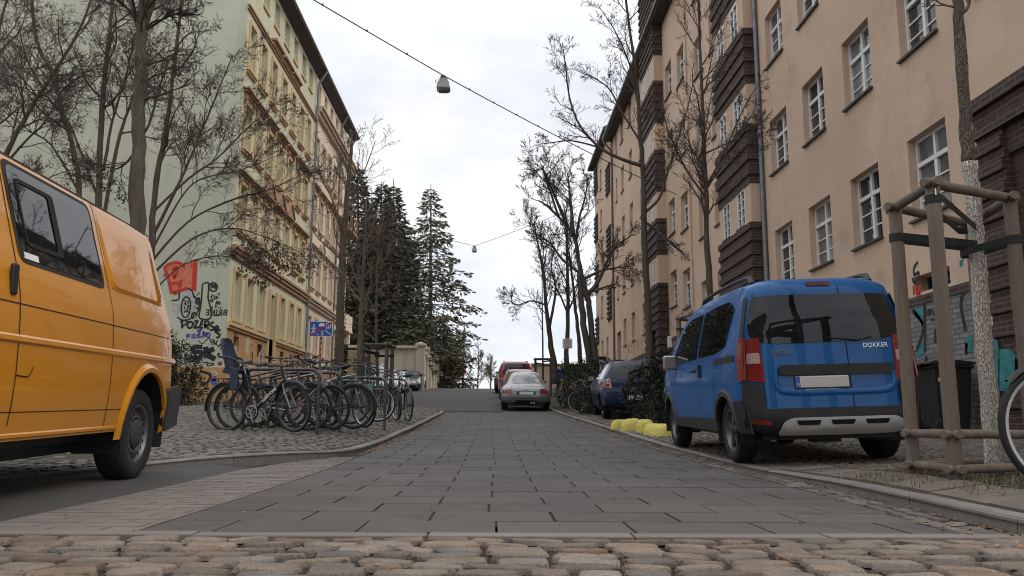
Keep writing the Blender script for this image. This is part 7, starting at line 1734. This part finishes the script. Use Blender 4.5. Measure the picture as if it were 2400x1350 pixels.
# ------------------------------------------------------------------ shrubs
def shrub(label, blobs, n, size, mat='laurel', seed=1, group='evergreen shrubs', name='shrub'):
    r = random.Random(seed); mb, st = MB(), MB(); c0 = blobs[0]; t = empty(name, (c0[0], c0[1], c0[2] - c0[5]), 0, label, 'shrub', group); tot = sum(b[3] * b[4] * b[5] for b in blobs)
    for (x, y, z, a, b, c) in blobs:
        st.tube([(x, y, z - c - .1), (x + r.uniform(-.1, .1), y, z), (x + r.uniform(-.2, .2), y, z + c * .8)], [.03, .02, .006], 5)
        for _ in range(14): d = Vector((r.gauss(0, 1), r.gauss(0, 1), r.gauss(.3, 1))).normalized(); st.tube([(x, y, z - c * .5), (x + d.x * a * .6, y + d.y * b * .6, z + d.z * c * .6), (x + d.x * a * 1.08, y + d.y * b * 1.08, z + d.z * c * 1.08)], [.012, .007, .003], 4, False)
        for _ in range(int(n * a * b * c / tot)):
            d = Vector((r.gauss(0, 1), r.gauss(0, 1), r.gauss(0, 1))).normalized(); k = r.uniform(.55, 1.0) ** .5 * (1 + .16 * math.sin(d.x * 7 + x * 3) * math.sin(d.z * 6 + y) + r.gauss(0, .05))
            p = Vector((x + d.x * a * k, y + d.y * b * k, z + d.z * c * k)); u = (d + Vector((r.gauss(0, .7), r.gauss(0, .7), r.gauss(.1, .7)))).normalized(); w_ = (Matrix.Rotation(r.uniform(0, 6.28), 3, u) @ u.orthogonal()).normalized(); s = size * r.uniform(.55, 1.2); up = u.cross(w_) * s * .08
            mb.add([p, p + u * s * .5 + w_ * s * .22 + up, p + u * s, p + u * s * .5 - w_ * s * .22 + up], [(0, 1, 2), (0, 2, 3)], r.random())
    st.build('stems', M['bark_dk'], t, fix=False); mb.build('foliage', M[mat], t, fix=False); par_fix(t)
def zz(x, y): return zR(x, y)
shrub('tall dark glossy laurel between the dark blue estate car and the bright blue car', [(3.25, 17.2, zz(3.2, 17.2) + .62, .48, .6, .66), (3.7, 17.0, zz(3.7, 17) + .75, .5, .55, .78), (3.55, 16.2, zz(3.5, 16.2) + .42, .5, .6, .45), (4.1, 17.5, zz(4, 17.5) + .6, .5, .6, .62), (3.1, 15.9, zz(3, 15.9) + .3, .3, .4, .32)], 9000, .085, seed=2)
shrub('dark evergreen hedge beside the silver coupe, under the speed sign', [(2.9, 26.2, zz(2.9, 26) + .7, .55, 1.0, .75), (3.5, 27.4, zz(3.5, 27) + .85, .6, 1.0, .9), (2.75, 29.4, zz(2.7, 29) + .8, .5, 1.2, .85), (3.7, 25.4, zz(3.7, 25) + .7, .5, .8, .75), (3.3, 31, zz(3, 31) + .8, .6, 1.2, .9)], 9000, .10, seed=3)
shrub('low dark ground ivy and shrub beneath the two leaning stems', [(2.75, 23.6, zz(2.7, 23.6) + .32, .4, .8, .36), (3.2, 24.6, zz(3.2, 24.6) + .5, .5, .8, .55), (3.9, 24.2, zz(3.9, 24) + .6, .5, .7, .6)], 5000, .085, seed=4)
def zl(x, y): return zL(x, y)
shrub('dark yew like shrub at the foot of the graffiti gable', [(-9.7, 24.6, zl(-9, 24) + .9, .75, .8, .95), (-10.4, 24.9, zl(-9, 24) + 1.2, .7, .7, 1.2), (-9.1, 24.2, zl(-9, 24) + .5, .55, .6, .5)], 9000, .09, seed=5)
shrub('wide bare edged shrub mass left of the graffiti, behind the van', [(-12.5, 25, zl(-9, 24) + 1.0, 1.6, 1.0, 1.1), (-15, 25.5, zl(-9, 24) + 1.0, 1.6, 1.0, 1.1)], 5000, .10, seed=6)
# ------------------------------------------------------------------ writing and paint on the walls
def strokes(name, par, P3, lines, w, mat, th=.004, closed_fill=None, taper=True):
    """P3(u, v, d) -> world; lines: polylines in wall metres"""
    mb = MB(); d = -.002
    for i, L in enumerate(lines):
        C_ = [Vector((a, b, 0)) for a, b in L]; C_ = catmull(C_, 5) if len(C_) > 2 else C_
        o = []
        for k, p in enumerate(C_):
            q = (C_[min(k + 1, len(C_) - 1)] - C_[max(k - 1, 0)]).normalized(); n = Vector((-q.y, q.x, 0)) * w / 2 * rnd.uniform(.85, 1.12)
            dd = d - .0003 * (i % 7)
            o += [P3(p.x + n.x, p.y + n.y, dd - th), P3(p.x - n.x, p.y - n.y, dd - th)]
        mb.add(o, [(2 * k, 2 * k + 1, 2 * k + 3, 2 * k + 2) for k in range(len(C_) - 1)])
    o = mb.build(name, mat, par, fix=False); return o
def fillp(name, par, P3, poly, mat, d0=-.002, d1=-.006):
    mb = MB(); mb.prism(poly, P3, d0, d1); return mb.build(name, mat, par)
def keep(parent, *objs):
    inv = parent.matrix_world.inverted()
    for o in objs: o.matrix_parent_inverse = inv
bpy.context.view_layer.update()
PG = planeY(Y0, 1)
def gp(x, y): p = atY(x, y, Y0); return (p.x, p.z)
gq = lambda *pts: [gp(380 + a / 4.219, 580 + b / 4.219) for a, b in pts]     # measured on the photograph's gable
L_ = []
L_.append(fillp('graffiti', hg, PG, gq((20, 210), (60, 165), (140, 150), (200, 160), (350, 130), (340, 430), (260, 405), (200, 420), (150, 440), (90, 440), (60, 360), (30, 260)), M['sp_salmon']))
L_.append(strokes('graffiti_lettering', hg, PG, [gq((20, 210), (70, 165), (150, 150), (210, 175), (215, 200)), gq((80, 450), (110, 435), (130, 455), (160, 425), (200, 420), (250, 400)), gq((110, 210), (150, 195), (145, 260), (125, 300), (110, 260), (115, 210)), gq((80, 370), (130, 350), (180, 370), (160, 395)), gq((25, 215), (50, 260), (70, 340), (90, 440)), gq((190, 320), (175, 390)), gq((20, 260), (60, 300))], .11, M['sp_red'], .007))
L_.append(fillp('graffiti', hg, PG, gq((305, 135), (352, 125), (335, 435), (295, 420)), M['sp_red'], -.0065, -.010))
L_.append(fillp('graffiti', hg, PG, gq((95, 520), (165, 510), (170, 440), (230, 405), (290, 425), (325, 500), (370, 505), (350, 640), (300, 650), (285, 700), (210, 720), (150, 690), (100, 640)), M['sp_grey'], -.001, -.0025))
L_.append(strokes('graffiti_lettering', hg, PG, [gq((95, 525), (165, 510), (172, 440), (230, 405), (290, 425), (325, 500), (370, 508), (350, 640), (300, 650), (285, 700), (210, 720), (150, 690)), gq((190, 590), (205, 520), (240, 490), (275, 520), (280, 590), (260, 670), (220, 690), (195, 650), (190, 590)),
    gq((400, 360), (385, 560), (370, 695), (475, 700), (480, 600), (455, 500), (460, 355), (400, 360)), gq((510, 345), (545, 375), (535, 420), (500, 432), (470, 405), (475, 365), (510, 345)), gq((482, 372), (505, 372), (503, 405)), gq((512, 372), (530, 374), (526, 410)), gq((484, 388), (503, 388)), gq((512, 390), (528, 391))], .055, M['sp_black']))
dots = [gq((330 + rnd.uniform(0, 45), 440 + rnd.uniform(0, 180)))[0] for _ in range(22)] + [gq((480 + rnd.uniform(0, 100), 460 + rnd.uniform(0, 150)))[0] for _ in range(34)] + [gq((215 + rnd.uniform(0, 50), 530 + rnd.uniform(0, 130)))[0] for _ in range(22)] + [gq((300 + rnd.uniform(0, 40), 650 + rnd.uniform(0, 60)))[0] for _ in range(12)]
L_.append(strokes('graffiti_lettering', hg, PG, [[(a, b), (a + rnd.uniform(-.05, .05), b + .05)] for a, b in dots], .045, M['sp_black']))
def wall_text(s, c, size, mat, par, Y, rotz=0, mirror=False, bold=.012, name='graffiti'):
    p = gp(*c) if Y == Y0 else None; x = Vector((math.cos(rotz), 0, math.sin(rotz))); up = Vector((-math.sin(rotz), 0, math.cos(rotz)))
    M4 = frame4((p[0], Y - .006, p[1]), x, up)
    if mirror: M4 = M4 @ Matrix.Diagonal((-1, 1, 1, 1))
    return put_text(name, s, size, mat, M4, par, .002, bold)
c_ = lambda a, b: (380 + a / 4.219, 580 + b / 4.219)
L_.append(wall_text('BRIKE', c_(540, 645), .30, M['sp_black'], hg, Y0, -.0, True, .004)); L_.append(strokes('graffiti_lettering', hg, PG, [gq((490, 668), (590, 664)), gq((510, 676), (570, 672))], .03, M['sp_black']))
# POZER . SBS
pz_ = [[(200, 800), (195, 730)], [(180, 735), (230, 720), (250, 745), (205, 775)], [(275, 730), (250, 760), (262, 795), (290, 790), (305, 750), (275, 730)], [(315, 735), (355, 725), (320, 790), (370, 785)], [(390, 730), (375, 795), (405, 790)], [(385, 760), (405, 758)], [(385, 728), (410, 728)], [(425, 800), (425, 735), (460, 735), (455, 765), (425, 770), (462, 805)], [(460, 775), (462, 778)],
      [(515, 740), (490, 745), (480, 770), (510, 790), (500, 815), (470, 815)], [(520, 830), (530, 775)], [(530, 775), (555, 785), (545, 805), (525, 805), (545, 835), (520, 835)], [(580, 815), (555, 820), (545, 845), (570, 860), (555, 890), (535, 885)]]
L_.append(strokes('graffiti_lettering', hg, PG, [gq(*s) for s in pz_], .075, M['sp_black']))
L_.append(strokes('graffiti_lettering', hg, PG, [gq((235, 875), (275, 870)), gq((245, 855), (268, 890)), gq((268, 852), (245, 892)), gq((300, 855), (300, 890), (330, 885), (315, 850)), gq((340, 870), (375, 850), (350, 890), (395, 880)), gq((400, 890), (410, 830), (425, 880), (440, 840), (450, 890)), gq((350, 820), (385, 812), (370, 832), (345, 826)), gq((440, 850), (470, 850), (465, 900))], .06, M['sp_violet']))
L_.append(strokes('graffiti_lettering', hg, PG, [gq((470, 900), (490, 940), (520, 915), (500, 960), (550, 930)), gq((520, 940), (555, 970), (580, 950)), gq((480, 960), (500, 905), (530, 960), (545, 915)), gq((360, 920), (400, 950), (440, 910), (470, 890)), gq((555, 1040), (570, 1070), (545, 1060), (575, 1045)), gq((550, 990), (590, 960), (575, 1010))], .03, M['sp_black']))
L_.append(fillp('graffiti', hg, PG, gq((300, 985), (420, 960), (415, 1050), (370, 1105), (300, 1095), (290, 1040)), M['sp_white'], -.001, -.003))
L_.append(strokes('graffiti_lettering', hg, PG, [gq((400, 985), (320, 985), (310, 1030), (380, 1035), (375, 1090), (310, 1085))], .16, M['sp_black'], .006)); L_.append(strokes('graffiti_lettering', hg, PG, [gq((430, 980), (435, 1095)), gq((515, 1000), (440, 1045), (525, 1105))], .19, M['sp_black'], .006))
L_.append(strokes('graffiti_lettering', hg, PG, [gq((400, 1140), (450, 1135), (440, 1165)), gq((450, 1140), (515, 1155), (450, 1170), (450, 1140))], .04, M['sp_black'])); L_.append(strokes('graffiti_lettering', hg, PG, [gq((380, 1225), (480, 1260), (440, 1345), (370, 1320))], .09, M['sp_black'], .04))
L_.append(strokes('graffiti_lettering', hg, PG, [gq((490, 1300), (540, 1285)), gq((485, 1330), (545, 1320)), gq((500, 1345), (550, 1335))], .14, M['sp_blue'], .04)); L_.append(strokes('graffiti_lettering', hg, PG, [gq((500, 1215), (520, 1250), (530, 1220), (545, 1260)), gq((530, 1270), (560, 1240))], .03, M['sp_white'], .04))
# faded scrawls on the ochre base of the green house and the cream house
def scrawl(par, P3, u0, u1, v0, v1, n, mats, w=(.02, .05)):
    out = []
    for m in mats:
        ls = []
        for _ in range(n):
            u, v = rnd.uniform(u0, u1), rnd.uniform(v0, v1); s = rnd.uniform(.12, .4); ls.append([(u + rnd.uniform(-s, s) * .6, v + rnd.uniform(-s, s)) for _ in range(rnd.randint(3, 7))])
        out.append(strokes('graffiti_lettering', par, P3, ls, rnd.uniform(*w), M[m], .004))
    return out
PLb = lambda u, v, d: PL(u, v, d)
L_ += scrawl(hg, PLb, 28.5, 33, 1.4, 3.6, 9, ('sp_black', 'sp_grey', 'sp_salmon', 'sp_violet')); L_ += scrawl(hg, PLb, 34.6, 39.6, 1.8, 3.6, 8, ('sp_black', 'sp_grey', 'sp_salmon'))
for _ in range(10): 
    u, v = rnd.uniform(28.8, 39), rnd.uniform(1.6, 3.3); L_.append(fillp('flaked_patch', hg, PL, rpoly([(u + rnd.uniform(-.5, -.1), v - .25), (u + .3, v - rnd.uniform(.1, .35)), (u + rnd.uniform(.2, .6), v + .1), (u + .1, v + rnd.uniform(.2, .6)), (u - .4, v + .2)], .15), M[rnd.choice(('sp_grey', 'sand_wall', 'orange_trim'))], -.0005, -.0015))
keep(hg, *L_)
PLc = lambda u, v, d: PL(u, v, d - .04)
keep(hc, *scrawl(hc, PLc, 40, 50, 2.2, 3.9, 14, ('sp_black', 'sp_white', 'sp_violet')))
# right hand walls
PRp = lambda u, v, d: PR(u, v, d - .036); R_ = []
def rq(*pts): return [(lambda p: (p.y, p.z))(atX(2080 + a / 3.375, 650 + b / 3.375, XR)) for a, b in pts]
R_.append(fillp('graffiti', hr, PRp, rq((222, 255), (305, 240), (300, 380), (245, 330)), M['sp_teal'])); R_.append(fillp('graffiti', hr, PRp, rq((245, 600), (320, 480), (320, 590), (255, 640)), M['sp_teal'])); R_.append(fillp('graffiti', hr, PRp, rq((590, 60), (640, 55), (610, 200), (585, 180)), M['sp_teal']))
R_.append(fillp('graffiti', hr, PRp, rq((430, 220), (480, 190), (490, 330)), M['sp_red'])); R_.append(fillp('graffiti', hr, PRp, rq((590, 150), (620, 160), (600, 230)), M['sp_red']))
R_.append(fillp('graffiti', hr, PRp, rq((630, 480), (690, 450), (690, 590), (640, 600)), M['sp_teal'])); R_.append(strokes('graffiti_lettering', hr, PRp, [rq((215, 260), (300, 390), (245, 590)), rq((310, 170), (315, 590)), rq((385, 170), (470, 310)), rq((400, 410), (395, 520)), rq((320, 180), (380, 165)), rq((325, 620), (320, 800), (370, 990)), rq((635, 80), (600, 220), (640, 420)), rq((645, 520), (640, 610))], .075, M['sp_black']))
R_.append(strokes('graffiti_lettering', hr, PRp, [rq((325, 285), (350, 255), (340, 300), (330, 295)), rq((355, 300), (365, 250), (385, 300)), rq((390, 255), (400, 300), (380, 275), (410, 265)), rq((360, 338), (410, 330))], .03, M['sp_black']))
PRw = lambda u, v, d: PR(u, v, d)
rq2 = lambda *pts: [(lambda p: (p.y, p.z))(atX(1780 + a / 3.2145, 380 + b / 3.2145, XR)) for a, b in pts]
R_.append(strokes('graffiti_lettering', hr, PRw, [rq2((1195, 750), (1165, 800), (1170, 850), (1200, 830), (1195, 880), (1165, 905), (1155, 870)), rq2((1212, 865), (1214, 878))], .06, M['sp_black'])); R_.append(strokes('graffiti_lettering', hr, PRw, [rq2((1160, 930), (1165, 1000)), rq2((1185, 1010), (1190, 935), (1205, 1005), (1215, 920))], .055, M['sp_red'])); R_.append(strokes('graffiti_lettering', hr, PRw, [rq2((1510, 760), (1530, 740), (1545, 690)), rq2((1510, 775), (1535, 770))], .05, M['sp_teal']))
PRo = lambda u, v, d: PR(u, v, d - .001)
R_ += scrawl(hr, PRo, 30.3, 34.3, 4.15, 5.0, 7, ('sp_black',)); R_ += scrawl(hr, PRo, 40.5, 47, 4.0, 4.8, 8, ('sp_black', 'sp_salmon')); R_ += scrawl(hr, PRp, 25.3, 34.3, 2.2, 3.8, 12, ('sp_black', 'sp_white')); R_ += scrawl(hr, PRp, 38, 47.5, 2.8, 3.7, 10, ('sp_black', 'sp_grey'))
keep(hr, *R_)
# teal rounded bands on the brick portal
PP = lambda u, v, d: Vector((7.25 + d, u, v)); pq = lambda *pts: [(lambda p: (p.y, p.z))(atX(2080 + a / 3.375, 650 + b / 3.375, 7.25)) for a, b in pts]
keep(hr, fillp('graffiti', hr, PP, pq((835, 485), (870, 500), (880, 560), (875, 950), (850, 960), (850, 560)), M['sp_teal']), fillp('graffiti', hr, PP, pq((890, 570), (960, 565), (1010, 610), (1010, 820), (940, 900), (890, 900)), M['sp_teal']))
# tag strip on the far white drainpipe corner
PEe = lambda u, v, d: Vector((7.5 + d, u, v)); keep(he, fillp('graffiti', he, PEe, [(57.2, 5.0), (58.1, 5.0), (58.1, 8.3), (57.6, 8.8), (57.2, 7.6)], M['sp_yel']), *scrawl(he, PEe, 50.6, 56, 4.0, 5.2, 8, ('sp_black',)))
